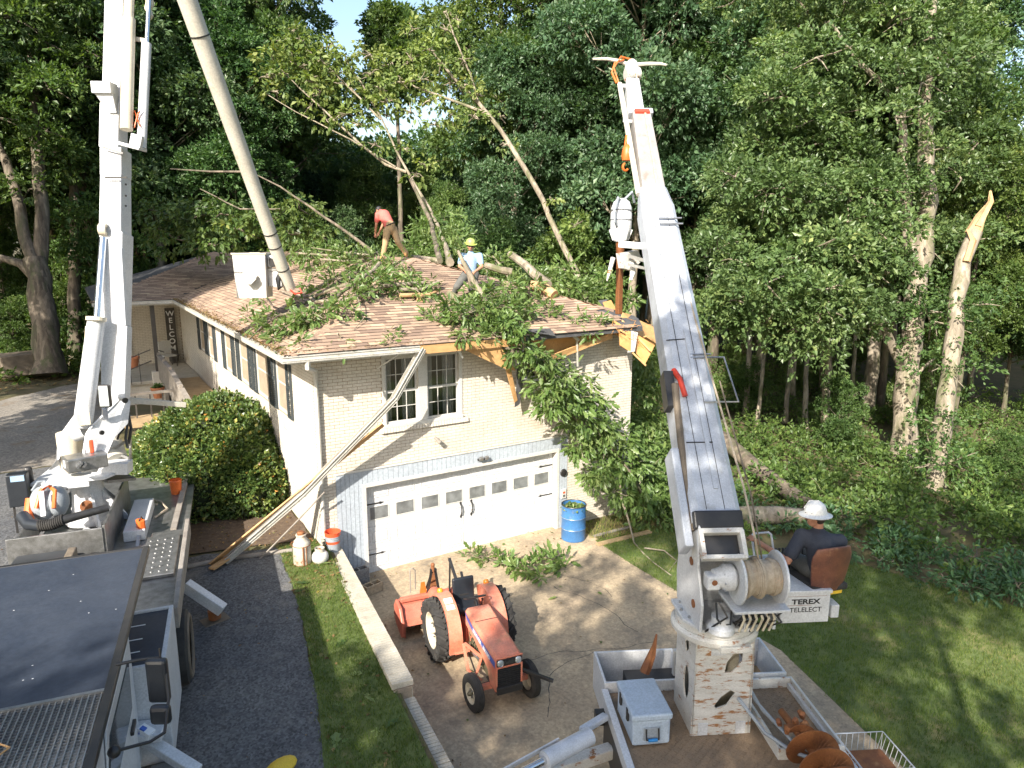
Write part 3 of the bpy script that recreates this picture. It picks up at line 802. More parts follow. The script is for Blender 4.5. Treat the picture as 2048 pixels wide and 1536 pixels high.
# ---- roof
EZ = 5.05
MAINL = dict(o=(-1.62, -0.78, EZ), e=(0, 1, 0), u=(1, 0, 1 / 3))
def roof_mesh():
    A = (-1.62, -.78); B = (7.87, -.78); P = (3.125, 3.965); Rr = (3.125, 18.745)
    polys = {
        'front': ([(-1.62, -.78), (7.0, -.78), (7.25, -.35), (7.25, -.16), (3.125, 3.965)], lambda x, y: EZ + (y + .78) / 3),
        'left': ([(-1.62, -.78), (3.125, 3.965), (3.125, 18.745), (-1.62, 14.0)], lambda x, y: EZ + (x + 1.62) / 3),
        'right': ([(7.87, 1.6), (7.87, 18.745), (3.125, 18.745), (3.125, 3.965), (6.9, .19)], lambda x, y: EZ + (7.87 - x) / 3),
        'wing': ([(-4.2, 14), (-1.62, 14), (3.125, 18.745), (0.545, 18.745)], lambda x, y: EZ + (y - 14) / 3),
        'wingl': ([(-4.2, 14), (.545, 18.745), (-4.2, 23.49)], lambda x, y: EZ + (x + 4.2) / 3),
        'back': ([(-4.2, 23.49), (.545, 18.745), (7.87, 18.745), (7.87, 23.49)], lambda x, y: EZ + (23.49 - y) / 3),
    }
    mb = MB()
    for k, (pl, zf) in polys.items():
        n = len(pl)
        vs = [(x, y, zf(x, y) - .10) for x, y in pl] + [(x, y, zf(x, y)) for x, y in pl]
        mb.add(vs, [tuple(range(n - 1, -1, -1)), tuple(range(n, 2 * n))] + [(i, (i + 1) % n, (i + 1) % n + n, i + n) for i in range(n)])
    roof = part('roof', mb, M['felt'], house)
    return roof, polys
roof, RPOLY = roof_mesh()

def inpoly(p, poly):
    x, y = p; c = False; n = len(poly); j = n - 1
    for i in range(n):
        xi, yi = poly[i]; xj, yj = poly[j]
        if (yi > y) != (yj > y) and x < (xj - xi) * (y - yi) / (yj - yi + 1e-12) + xi: c = not c
        j = i
    return c

def shingles():
    rng = np.random.default_rng(21)
    sl = math.sqrt(1 + 1 / 9); ex = 0.140; tab = 0.300
    items = []      # (x,y,z, e, u, n, tint, plane, width)
    def plane(key, o, e, up, L, H, keep=lambda x, y: True):
        o = np.array(o, float); e = np.array(e, float); u = np.array([up[0], up[1], 1 / 3]) / sl; n = norm(np.cross(e, u)); n = n if n[2] > 0 else -n
        poly = RPOLY[key][0]
        rows = int(H / ex)
        for r in range(rows):
            off = (0.5 * (r % 2)) * tab + 0.03 * math.sin(r * 1.7)
            t = -off - 0.3
            while t < L:
                c = o + e * (t + tab / 2) + u * (r * ex + 0.06)
                if inpoly((c[0], c[1]), poly) and keep(c[0], c[1]):
                    p = o + e * (t + .003) + u * (r * ex - 0.012) + n * rng.uniform(0.001, 0.004)
                    items.append((p, e, u, n, rng.uniform(0, 1) ** 1.0 * .75 + .25 * rng.uniform(0, 1), key))
                t += tab
    damaged = lambda x, y: not (x > 6.55 - 0.25 * math.sin(y * 9) and y < 0.55 - (7.3 - x) * .4)
    plane('front', (-1.62, -.80, EZ), (1, 0, 0), (0, 1), 9.5, 5.01, damaged)
    plane('left', (-1.64, -.78, EZ), (0, 1, 0), (1, 0), 19.6, 5.01)
    plane('right', (7.89, -.78, EZ), (0, 1, 0), (-1, 0), 19.6, 5.01)
    plane('wing', (-4.2, 13.98, EZ), (1, 0, 0), (0, 1), 7.4, 5.01)
    cam_p = np.array([-4.96, -13.85, 7.11])
    fr = [i for i in range(len(items)) if items[i][5] == 'front']
    fr.sort(key=lambda i: np.linalg.norm(items[i][0] - cam_p)); single = set(fr[:300])
    # one shared mesh per single shingle tint band
    protos = {}
    th = 0.020; ln = 0.19
    for i in single:
        p, e, u, n, t, k = items[i]; band = int(t * 3.999)
        Mw = Matrix(((e[0] * .294, u[0] * ln, n[0] * th, p[0]), (e[1] * .294, u[1] * ln, n[1] * th, p[1]), (e[2] * .294, u[2] * ln, n[2] * th, p[2]), (0, 0, 0, 1)))
        if band not in protos:
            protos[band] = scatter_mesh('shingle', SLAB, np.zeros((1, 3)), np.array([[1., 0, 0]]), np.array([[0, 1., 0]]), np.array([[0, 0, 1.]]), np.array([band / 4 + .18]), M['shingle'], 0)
        inst('shingle', protos[band], roof, Mw)
    for key, nm in (('front', 'front_shingles'), ('left', 'left_shingles'), ('right', 'right_shingles'), ('wing', 'wing_shingles')):
        it = [items[i] for i in range(len(items)) if items[i][5] == key and i not in single]
        pos = np.array([a[0] for a in it]); X = np.array([a[1] * .294 for a in it]); Y = np.array([a[2] * ln for a in it]); Z = np.array([a[3] * th for a in it])
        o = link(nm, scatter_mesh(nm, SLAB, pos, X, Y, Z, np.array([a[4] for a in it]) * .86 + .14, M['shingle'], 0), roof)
        o.matrix_local = ROOT[house.name].inverted(); o['kind'] = 'stuff'
    # hip and ridge caps
    def caps(a, b, nm):
        a = np.array(a); b = np.array(b); d = b - a; L = np.linalg.norm(d); d /= L
        side = norm(np.cross(d, [0, 0, 1.0])); n = int(L / .14)
        pos = []; X = []; Y = []; Z = []
        for k in range(n):
            for s in (-1, 1):
                dn = side * s * .15 + np.array([0, 0, -.045])
                p = a + d * k * .14 + np.array([0, 0, .022])
                pos.append(p); X.append(dn); Y.append(d * .2); Z.append(np.array([0, 0, .014]))
        n = len(pos)
        o = link(nm, scatter_mesh(nm, SLAB, np.array(pos), np.array(X), np.array(Y), np.array(Z), rng.uniform(.2, .6, n), M['shingle']), roof)
        o.matrix_local = ROOT[house.name].inverted(); o['kind'] = 'stuff'
    caps((-1.62, -.78, EZ), (3.125, 3.965, EZ + 1.58), 'hip_caps')
    caps((3.125, 3.965, EZ + 1.58), (3.125, 18.7, EZ + 1.58), 'ridge_caps')
    caps((6.9, .19, EZ + .32), (3.125, 3.965, EZ + 1.58), 'right_hip_caps')
    caps((-4.2, 14, EZ), (.545, 18.745, EZ + 1.58), 'wing_hip_caps')
shingles()

def eaves():
    # soffits and fascias
    s = MB(); s.bx(-1.60, -1.02, -.70, 14, 4.90, 4.93); s.bx(-1.02, 2.4, -.74, FY, 4.90, 4.93); s.bx(-4.18, -1.6, 14.02, 18.4, 4.90, 4.93)
    part('soffit', s, M['trim_white'], house)
    f = MB(); f.bx(-1.64, -1.60, -.78, 14, 4.88, 5.045); f.bx(-4.2, -1.64, 13.98, 14.02, 4.88, 5.045); f.bx(-1.60, 1.0, -.80, -.76, 4.88, 5.045)
    part('fascia', f, M['trim_white'], house)
    f = MB(); f.bx(1.0, 3.55, -.80, -.755, 4.86, 5.045); part('fascia_board', f, M['wood'], house, label='bare wooden fascia board where the gutter is torn off')
    # gutters (open channels with a rolled lip)
    def gutter(name, pts, side, label=None, depth=.10, w=.12, mat='gutter'):
        g = MB()
        for a, b in zip(pts[:-1], pts[1:]):
            a = Vector(a); b = Vector(b); d = (b - a).normalized(); sd = Vector(side)
            up = sd.cross(d).normalized(); up = up if up.z > 0 else -up
            t = .006
            def strip(o0, u0, o1, u1, wd, h): pass
            g.beam(a + sd * .005 + up * (-depth / 2), b + sd * .005 + up * (-depth / 2), t, depth, up)
            g.beam(a + sd * w / 2 + up * (-depth), b + sd * w / 2 + up * (-depth), w, t, up)
            g.beam(a + sd * w + up * (-depth / 2 + .01), b + sd * w + up * (-depth / 2 + .01), t, depth, up)
            g.beam(a + sd * (w + .008) + up * .012, b + sd * (w + .008) + up * .012, .022, .014, up)
            g.beam(a + sd * (w + .006) + up * -.06, b + sd * (w + .006) + up * -.06, .012, .012, up)
        return part(name, g, M[mat], house, label=label)
    gutter('gutter', [(-1.645, 14, 5.03), (-1.645, -.80, 5.03)], (-1, 0, 0))
    gutter('gutter', [(-1.77, -.81, 5.03), (.95, -.81, 5.03)], (0, -1, 0))
    gutter('gutter', [(-4.25, 13.97, 5.03), (-1.66, 13.97, 5.03)], (0, -1, 0))
    gl = MB(); rng = random.Random(31)
    pos = []; 
    n = 2600; r = np.random.default_rng(5)
    ysr = r.uniform(-.8, 14, n); xs = np.where(r.uniform(0, 1, n) < .55, r.uniform(-1.75, -1.66, n), -1.64 + np.abs(r.normal(0, .18, n)) * r.uniform(0, 1.3, n))
    z = EZ + np.maximum(xs + 1.62, 0) / 3 + r.uniform(.0, .04, n) + .015
    ax = r.normal(0, 1, (n, 3)) * np.array([1, 1, .3]); X, Y, Z = leaf_axes(r, ax, .05 * r.uniform(.5, 1.4, n), .3)
    c = np.stack([xs, ysr, z], 1)
    n2 = 500; xs2 = r.uniform(-1.6, 2.5, n2); ys2 = -.78 + np.abs(r.normal(0, .1, n2)); c2 = np.stack([xs2, ys2, EZ + (ys2 + .78) / 3 + .02], 1)
    X2, Y2, Z2 = leaf_axes(r, r.normal(0, 1, (n2, 3)) * np.array([1, 1, .3]), .04 * r.uniform(.5, 1.4, n2), .3)
    o = link('gutter_debris', scatter_mesh('gutter_debris', DIAMOND, np.vstack([c, c2]), np.vstack([X, X2]), np.vstack([Y, Y2]), np.vstack([Z, Z2]), r.uniform(0, 1, n + n2), M['litter']))
    tag(o, 'dry brown leaves piled in the gutters and along the eaves', 'leaf litter', kind='stuff')
    # downspout from the corner
    d = MB(); d.tube([(-1.30, -.88, 4.93), (-1.30, -.87, 4.80), (-1.12, -.60, 4.70), (-.98, -.24, 4.62), (-.97, -.20, 4.45)], .055, 8); d.tube([(-.97, -.20, 4.5), (-.97, -.20, 1.3), (-.95, -.22, 1.12), (-.85, -.34, 1.02)], .045, 8)
    part('downspout', d, M['gutter'], house, smooth=True)
    # the torn gutter that hangs from the eave to the ground, with its fascia board
    gtop = (.95, -.84, 5.0)
    kink = (0.31, -0.85, 4.06)
    foot = (-2.95, .10, 1.00)
    mid = tuple(kink[i] * .45 + foot[i] * .55 for i in range(3))
    mid = (mid[0], mid[1] - .05, mid[2] - .12)
    gutter('torn_gutter', [gtop, kink, mid, foot], (.35, -.93, .1), 'torn aluminium gutter bent down from the eave to the ground', .11, .13)
    b = MB(); b.beam((kink[0] - .15, kink[1] + .06, kink[2] - .55), (foot[0] - .15, foot[1] + .02, foot[2] - .05), .03, .17, (.2, -.6, .8)); part('loose_fascia', b, M['wood'], house, label='brown fascia board still stuck to the torn gutter')
    b = MB(); b.tube([(-1, -0.5, 2.22), (-1.48, -0.3, 1.68), (-2.24, -0.09, 0.93)], .016, 6); part('torn_strip', b, M['old_wood'], house)
    b = MB(); b.beam((0.55, -0.86, 4.92), (0.21, -0.5, 4.6), .09, .02); part('gutter_bracket', b, M['gutter'], house)
eaves()

def damage():
    """splintered corner and torn soffit on the right of the front"""
    def slab(pts, t, mat, nm='broken_sheathing', label=None):
        pts = [Vector(p) for p in pts]; n = (pts[1] - pts[0]).cross(pts[-1] - pts[0]).normalized() * t
        m = len(pts); vs = pts + [p + n for p in pts]
        b = MB(); b.add(vs, [tuple(range(m - 1, -1, -1)), tuple(range(m, 2 * m))] + [(i, (i + 1) % m, (i + 1) % m + m, i + m) for i in range(m)])
        return part(nm, b, M[mat], house, label=label)
    W = lambda *a: a
    # torn plywood and boards at the corner (in plan around x 6.6..8.6, y -0.9..0.4)
    slab([(6.28, -0.55, 5.23), (7.32, -0.9, 4.58), (6.92, -1, 4.15), (6.73, -0.8, 4.49), (6.31, -0.6, 4.89)], .02, 'ply', label='orange plywood sheet splintered at the roof corner')
    slab([(6.86, -0.2, 5.36), (7.21, -0.1, 5.28), (8.09, -0.3, 4.68), (7.7, -0.5, 4.52), (6.68, -0.3, 5.12)], .025, 'wood')
    slab([(6.31, -0.7, 5.06), (6.61, -0.8, 4.96), (6.5, -0.95, 4.48), (6.19, -0.9, 4.67)], .02, 'ply')
    slab([(6.63, -0.78, 4.98), (6.84, -0.8, 4.92), (6.62, -0.95, 4.49), (6.4, -0.95, 4.48)], .015, 'trim_white', 'broken_trim')
    slab([(7.02, 0.8, 5.54), (7.38, 0.9, 5.57), (7.22, 0.5, 5.36), (6.84, 0.4, 5.34)], .02, 'ply')
    slab([(6.94, 0.9, 5.58), (7.27, 0.9, 5.6), (6.95, 0.7, 5.44)], .01, 'felt', 'torn_felt')
    slab([(7.8, 0.2, 5.07), (8.8, 0.1, 4.64), (8.81, 0, 4.35), (7.89, 0.1, 4.81)], .03, 'wood')
    for k, (a, b, w) in enumerate((((6.66, -0.4, 5.19), (7.07, -1, 4.48), .07), ((7.3, 0, 5.22), (8.06, -0.4, 4.48), .09), ((7.16, -0.7, 4.79), (7.65, -0.7, 4.53), .09), ((6.43, -0.8, 4.63), (6.86, -1.1, 4.14), .05), ((6.12, -0.5, 5.11), (6.33, -0.9, 4.97), .04))):
        b_ = MB(); b_.beam(a, b, w, .04, (0, .3, 1), w2=w * .6); part('splintered_rafter', b_, M['wood'], house)
    rng = random.Random(9)
    sp = MB(); c = Vector((6.42, -0.8, 4.98))
    for k in range(46):
        a = c + Vector((rng.uniform(-.5, .6), rng.uniform(-.2, .4), rng.uniform(-.2, .28))); d = Vector((rng.uniform(-1, 1), rng.uniform(-1, .3), rng.uniform(-.8, .5))).normalized() * rng.uniform(.08, .34)
        sp.beam(a, a + d, .016, .008, w2=.002)
    part('wood_splinters', sp, M['ply'], house, kind='stuff')
    # exposed soffit framing between the window and the corner
    slab([(2.08, -0.7, 4.85), (2.92, -0.75, 4.9), (3.36, -0.7, 4.28), (3.09, -0.72, 4.35)], .02, 'wood', 'hanging_soffit', 'orange soffit board hanging down beside the window')
    slab([(3.96, -0.35, 4.98), (6.36, -0.35, 4.93), (6.4, -0.3, 4.78), (5.29, -0.3, 4.66), (4.63, -0.3, 4.45), (4.28, -0.3, 4.62)], .02, 'ply', 'torn_soffit', 'torn orange soffit panel under the eave')
    slab([(4.39, -0.55, 4.51), (6.2, -0.6, 4.95), (6.2, -0.6, 4.8), (4.49, -0.5, 4.37)], .03, 'wood', 'hanging_fascia')
    slab([(3.16, -0.6, 4.33), (3.29, -0.6, 4.35), (3.57, -0.45, 3.54), (3.49, -0.45, 3.49)], .02, 'wood', 'hanging_batten')
    slab([(3.45, -0.6, 4.33), (3.56, -0.6, 4.4), (3.69, -0.5, 3.89), (3.65, -0.42, 3.43), (3.51, -0.42, 3.37), (3.51, -0.5, 3.91)], .006, 'felt', 'torn_felt', 'dark strip of roofing felt hanging beside the small window')
    slab([(1.87, -0.75, 4.86), (1.94, -0.75, 4.87), (2.08, -0.65, 4.68), (2.05, -0.65, 4.66)], .015, 'trim_white', 'broken_trim')
    slab([(2.9, -0.78, 5.06), (3.44, -0.78, 5.11), (3.52, -0.7, 4.85), (2.99, -0.72, 4.92)], .02, 'wood', 'fascia_stub')
    # shingle edge lifted over the hole
    slab([(3.43, -0.75, 5.22), (4.17, -0.85, 5.2), (4.3, -0.9, 5.02), (3.66, -0.85, 5.15)], .02, 'felt', 'lifted_shingles')
    d = MB(); d.tube([(5.02, -0.62, 4.98), (5.12, -0.6, 4.85), (5.3, -0.42, 4.17)], .028, 8); d.beam((4.96, -0.62, 4.99), (5.15, -0.6, 4.83), .10, .05); part('bent_pipe', d, M['gutter'], house, smooth=True, label='short bent downspout left hanging under the torn eave')
    b = MB(); b.bx(3.55, 7.2, -.42, FY, 4.86, 4.90); part('soffit_frame', b, M['wood'], house)
damage()

# ================================================================ PORCH, RAMP
porch = thing('porch', 'front porch and wooden ramp along the left wall of the brick house', 'porch', (-2.2, 13, 0.9))
def build_porch():
    # brick wall behind the porch, facing the camera
    wy = 18.4
    mb = MB(); mb.bx(-4.0, -1.02, wy + .012, wy + .25, .6, 4.92); w = part('wall', mb, M['mortar'], porch)
    pos = []; X = []
    r = random.Random(2)
    for k in range(22, 73):
        z = k * .0677; x = -4.0 - (.1 if k % 2 else 0)
        while x < -1.03:
            a, b = max(x, -4), min(x + .193, -1.03)
            if b - a > .02: pos.append((a, wy, z)); X.append((b - a, 0, 0))
            x += .2036
    n = len(pos)
    o = link('wall_bricks', scatter_mesh('wall_bricks', BRICK, np.array(pos), np.array(X), np.tile([0, .014, 0], (n, 1)), np.tile([0, 0, .057], (n, 1)), np.random.default_rng(3).uniform(0, 1, n), M['brick']), w)
    o.matrix_local = ROOT[porch.name].inverted(); o['kind'] = 'stuff'
    mb = MB(); mb.bx(-4.1, -1.05, 14.2, wy, 2.06, 2.18); part('floor', mb, M['coping'], porch, bevel=.01)
    mb = MB(); mb.bx(-4.0, -2.5, 14.35, 14.6, .9, 2.06); part('base_wall', mb, M['brick'], porch)
    # railing base bricks
    for (x, y, z1) in ((-2.42, 14.25, 4.92), (-4.05, 14.25, 4.92)):
        b = MB(); b.bx(x - .07, x + .07, y - .07, y + .07, 2.18, z1); part('post', b, M['dark_post'], porch, bevel=.01)
    b = MB(); b.bx(-2.62, -2.22, 14.05, 14.45, .9, 2.5); part('pier', b, M['brick'], porch, bevel=.01)
    # white door and dark glass at the far left of the porch
    b = MB(); b.bx(-3.9, -3.0, wy - .04, wy - .005, 2.2, 4.4); d = part('door', b, M['shutter'], porch)
    b = MB(); b.bx(-3.98, -3.9, wy - .05, wy - .004, 2.18, 4.5); b.bx(-3.0, -2.92, wy - .05, wy - .004, 2.18, 4.5); b.bx(-3.9, -3.0, wy - .05, wy - .004, 4.42, 4.5); part('door_frame', b, M['trim_white'], porch)
    b = MB(); b.bx(-3.72, -3.18, wy - .05, wy - .042, 2.5, 4.2); part('glass', b, M['frosted'], d)
    # ramp: planks across
    rz = lambda y: 2.17 - max(0, 11 - y) * .09
    k = 0; y = 6.6; proto = None
    b = MB(); b.bx(0, 1.22, 0, .135, -.035, 0)
    while y < 14.2:
        z = rz(y)
        Mw = Matrix.Translation((-2.30, y, z))
        if proto is None: proto = Pieces('plank', b, M['plank'], porch, 0.004)
        proto.put(Mw)
        y += .143
    b = MB(); b.beam((-2.25, 6.6, rz(6.6) - .13), (-2.25, 14.2, 2.04), .05, .18); b.beam((-1.12, 6.6, rz(6.6) - .13), (-1.12, 14.2, 2.04), .05, .18)
    for yy in (9.2, 11.5, 13.6):
        for xx in (-2.25, -1.12): b.bx(xx - .05, xx + .05, yy, yy + .1, 1.0, 1.95)
    part('ramp_frame', b, M['old_wood'], porch)
    # railing with balusters
    b = MB(); b.beam((-2.36, 6.6, rz(6.6) + .91), (-2.36, 11, 3.08), .15, .04); b.beam((-2.36, 11, 3.08), (-2.36, 14.2, 3.08), .15, .04); b.beam((-2.36, 6.6, rz(6.6) + .12), (-2.36, 14.2, 2.29), .04, .07); part('rail', b, M['old_wood'], porch)
    for yy in (6.65, 8.6, 10.8, 12.5, 14.1):
        b = MB(); b.bx(-2.42, -2.33, yy - .045, yy + .045, 1.0, rz(yy) + 1.02); part('rail_post', b, M['old_wood'], porch)
    b = MB(); b.bx(-.018, .018, -.045, .045, 0, .78); proto = None; y = 6.8
    while y < 14.1:
        Mw = Matrix.Translation((-2.40, y, rz(y) + .06))
        if proto is None: proto = Pieces('baluster', b, M['old_wood'], porch)
        proto.put(Mw)
        y += .135
    # lower landing turning left, with dark iron rail
    b = MB(); b.bx(-3.9, -2.45, 9.0, 10.3, 1.75, 1.82); part('landing', b, M['plank'], porch)
    b = MB(); b.bx(-4.1, -2.3, 9.9, 9.98, 2.52, 2.60); part('landing_rail', b, M['old_wood'], porch)
    for x in (-3.9, -3.5, -3.1, -2.75):
        b = MB(); b.bx(x - .02, x + .02, 9.92, 9.96, 1.8, 2.55); part('iron_baluster', b, M['dark_post'], porch)
    b = MB(); b.tube([(-3.7, 14.2, 2.9), (-2.6, 14.2, 3.3)], .02, 6); b.tube([(-3.7, 14.2, 2.5), (-2.6, 14.2, 2.9)], .02, 6)
    for x in (-3.6, -3.3, -3.0): b.tube([(x, 14.2, 2.1), (x, 14.2, 3.0 + (x + 3.6) * .36)], .012, 6)
    part('step_rail', b, M['dark_post'], porch)
build_porch()

def text_mesh(name, body, size, ext, mat, parent, Mw, bold=0.0, sx=1.0, align='LEFT', label=None):
    cu = bpy.data.curves.new(name, 'FONT'); cu.body = body; cu.size = size; cu.extrude = ext; cu.offset = bold; cu.align_x = align
    cu.resolution_u = 3
    to = bpy.data.objects.new(name + '_tmp', cu); COL.objects.link(to)
    bpy.context.view_layer.update()
    me = bpy.data.meshes.new_from_object(to)
    bpy.data.objects.remove(to); bpy.data.curves.remove(cu)
    me.materials.clear(); me.materials.append(mat); me.name = name
    o = inst(name, me, parent, Mw @ Matrix.Diagonal((sx, 1, 1, 1)))
    if label: o['label'] = label
    return o
UPRIGHT = Matrix.Rotation(PI / 2, 4, 'X')   # text plane facing -Y

sign = thing('welcome_sign', 'tall black WELCOME sign board leaning on the porch brick wall', 'sign', (-1.42, 18.2, 2.18))
b = MB(); b.box((-1.42, 18.28, 3.30), (.36, .03, 2.2), (-.03, 0, 0)); sb = part('board', b, M['dark_post'], sign)
for i, ch in enumerate('WELCOME'):
    text_mesh('letter', ch, .30, .004, M['print_white'], sign, Matrix.Translation((-1.42, 18.25, 4.08 - i * .285)) @ UPRIGHT, .004, align='CENTER')

def chair(name, label, loc, rz, cat='chair', mat='trim_white'):
    t = thing(name, label, cat, loc, rz); F = frame(loc, rz)
    b = MB(F); b.bx(-.25, .25, -.25, .25, .40, .46); part('seat', b, M[mat], t, bevel=.02)
    b = MB(F); b.bx(-.25, .25, .20, .27, .46, 1.0); part('backrest', b, M[mat], t, bevel=.03)
    for x in (-.24, .24):
        for y in (-.22, .22):
            b = MB(F); b.tube([(x, y, 0), (x, y, .42)], .018, 6); part('leg', b, M['dark_post'], t)
        b = MB(F); b.tube([(x, -.24, .62), (x, .22, .64)], .02, 6); part('armrest', b, M['dark_post'], t)
chair('porch_chair', 'pale cushioned chair on the porch in front of the sign', (-1.75, 17.2, 2.18), .3)
def pot(label, loc, s=1.0, mat='terracotta', plant=True):
    t = thing('flower_pot', label, 'flower pot', loc); F = frame(loc)
    b = MB(F); b.lathe([(0, 0), (.13 * s, 0), (.19 * s, .28 * s), (.21 * s, .28 * s), (.21 * s, .34 * s), (.18 * s, .34 * s), (.17 * s, .29 * s), (0, .29 * s)], n=18); part('pot', b, M[mat], t, smooth=True)
    if plant:
        r = np.random.default_rng(3); n = 60
        c = np.tile([loc[0], loc[1], loc[2] + .30 * s], (n, 1)) + r.normal(0, .05, (n, 3)); ax = r.normal(0, 1, (n, 3)); ax[:, 2] = np.abs(ax[:, 2])
        X, Y, Z = leaf_axes(r, ax, .18 * s * r.uniform(.6, 1.2, n))
        o = link('plant', scatter_mesh('plant', DIAMOND, c, X, Y, Z, r.uniform(0, 1, n), M['leaf_fresh']), t); o.matrix_local = ROOT[t.name].inverted()
pot('orange terracotta pot on the edge of the porch floor', (-3.19, 14.35, 2.68), 1.15, plant=False)
pot('brown flower pot with a plant on the brick ledge below the ramp', (-2.63, 12.6, 1.85), 1.1)
pot('dark planter on the porch beneath the welcome sign', (-1.45, 17.9, 2.18), 1.0, 'dark_post', False)

# ================================================================ TREES
def limb_path(rng, p, d, L, n=6, curl=0.18, up=0.1):
    pts = [Vector(p)]; d = Vector(d).normalized()
    for i in range(n):
        d = (d + Vector((rng.uniform(-curl, curl), rng.uniform(-curl, curl), rng.uniform(-curl, curl) + up))).normalized()
        pts.append(pts[-1] + d * L / n)
    return pts

def trunk_mb(rng, mb, path, r0, r1, n=10):
    k = len(path); rad = [r0 + (r1 - r0) * (i / (k - 1)) ** 0.8 for i in range(k)]
    rad[0] *= 1.25
    mb.tube(path, rad, n)

def crown_arrays(seed, centres, radii, leaves_per, leaf, droop=0.35, nl=7):
    """leaf rosettes spread over the outside of every clump"""
    r = np.random.default_rng(seed); C = []; O = []; T = []
    for c, rad in zip(centres, radii):
        n = int(leaves_per * rad * rad)
        d = norm(r.normal(0, 1, (n, 3))); d[:, 2] = np.abs(d[:, 2]) * np.where(r.uniform(0, 1, n) < 0.78, 1, -1)
        rr = rad * r.uniform(0.35, 1.0, n) ** 0.5 * (1 + 0.18 * np.sin(d[:, 0] * 7 + seed) * np.cos(d[:, 1] * 6))
        pos = np.array(c)[None] + d * rr[:, None] * np.array([1.15, 1.15, 0.72])
        C.append(pos); O.append(d); T.append(np.full(n, r.uniform(0, 1)) * .5 + r.uniform(0, 1, n) * .5)
    C = np.vstack(C); O = np.vstack(O); T = np.concatenate(T)
    return sprays(r, C, O, nl, leaf, droop, 0.75, T)

def tree_proto(seed, h, r0, zb, rx, nclump, rad, per, leaf, mat, bark, lean=(0, 0), yellow=False):
    """returns trunk mesh and crown mesh, base at the origin"""
    rng = random.Random(seed); mb = MB()
    path = []; x = y = 0; n = 10
    for i in range(n + 1):
        z = h * 0.94 * i / n; path.append((x + lean[0] * z, y + lean[1] * z, z)); x += rng.uniform(-.14, .14); y += rng.uniform(-.14, .14)
    trunk_mb(rng, mb, path, r0, r0 * .18)
    cs = []; rs = []
    for k in range(nclump):
        f = (k + .5) / nclump; z = zb + (h - zb) * (f ** 0.9)
        prof = math.sin(PI * min(max(f * .86 + .14, 0), 1)) ** .6
        a = rng.uniform(0, 2 * PI); R = rx * prof * rng.uniform(.35, 1.0)
        base = Vector(path[min(int(z / h * n), n)])
        c = Vector((base.x + math.cos(a) * R, base.y + math.sin(a) * R, z + rng.uniform(-.4, .5)))
        cs.append(c); rs.append(rad * rng.uniform(.6, 1.2) * (0.75 + .4 * prof))
        zs = max(z - R * rng.uniform(.5, .9), zb * .55); s = Vector(path[min(int(zs / h * n), n)])
        s.z = zs
        mid = s.lerp(c, .5) + Vector((rng.uniform(-.3, .3), rng.uniform(-.3, .3), -.15))
        b0 = r0 * .30 * (1 - zs / h) + .02
        mb.tube([s, mid, c], [b0, b0 * .6, .012], 5)
        for q in range(3):
            e = c + Vector((rng.uniform(-1, 1), rng.uniform(-1, 1), rng.uniform(-.5, .9))) * rs[-1] * .9
            mb.tube([mid.lerp(c, .5), e], [b0 * .3, .008], 3, cap=False)
    me = bpy.data.meshes.new('trunk'); me.from_pydata([tuple(p) for p in mb.v], [], mb.f); me.materials.append(bark); me.shade_smooth()
    P_, X, Y, Z, t = crown_arrays(seed, cs, rs, per, leaf)
    cm = scatter_mesh('crown', DIAMOND, P_, X, Y, Z, t, mat)
    return me, cm

LD, LC, LY = M['leaf_dark'], M['leaf_cool'], M['leaf_yellow']
PROTO = {
    'A': tree_proto(1, 20, .22, 6.0, 3.4, 54, 1.30, 108, .185, LD, M['bark']),
    'B': tree_proto(2, 22, .26, 7.5, 3.8, 60, 1.35, 100, .20, LC, M['bark_pale']),
    'C': tree_proto(3, 17, .16, 4.2, 3.0, 50, 1.20, 112, .175, LD, M['bark_pale']),
    'D': tree_proto(4, 13, .12, 2.4, 2.6, 42, 1.05, 115, .165, LC, M['bark']),
    'E': tree_proto(5, 24, .30, 10.0, 4.2, 56, 1.45, 92, .21, LD, M['bark']),
    'F': tree_proto(6, 7, .06, .8, 1.9, 24, .85, 115, .17, M['leaf_under'], M['bark']),
    'S': tree_proto(7, 20, .25, 10.0, 4.0, 13, 1.15, 50, .27, LD, M['bark']),
}
def tree(kind, x, y, label, s=1.0, rz=0.0, group=None, sz=1.0, name='broadleaf_tree', lean=(0, 0), cat='tree'):
    z = ground_z(x, y) - .1
    o = thing(name, label, cat, (x, y, z), 0, group)
    tm, cm = PROTO[kind]
    Mw = Matrix.Translation((x, y, z)) @ Matrix.Rotation(lean[0], 4, 'Y') @ Matrix.Rotation(lean[1], 4, 'X') @ Matrix.Rotation(rz, 4, 'Z') @ Matrix.Diagonal((s, s, s * sz, 1))
    inst('trunk', tm, o, Mw); inst('crown', cm, o, Mw)
    return o

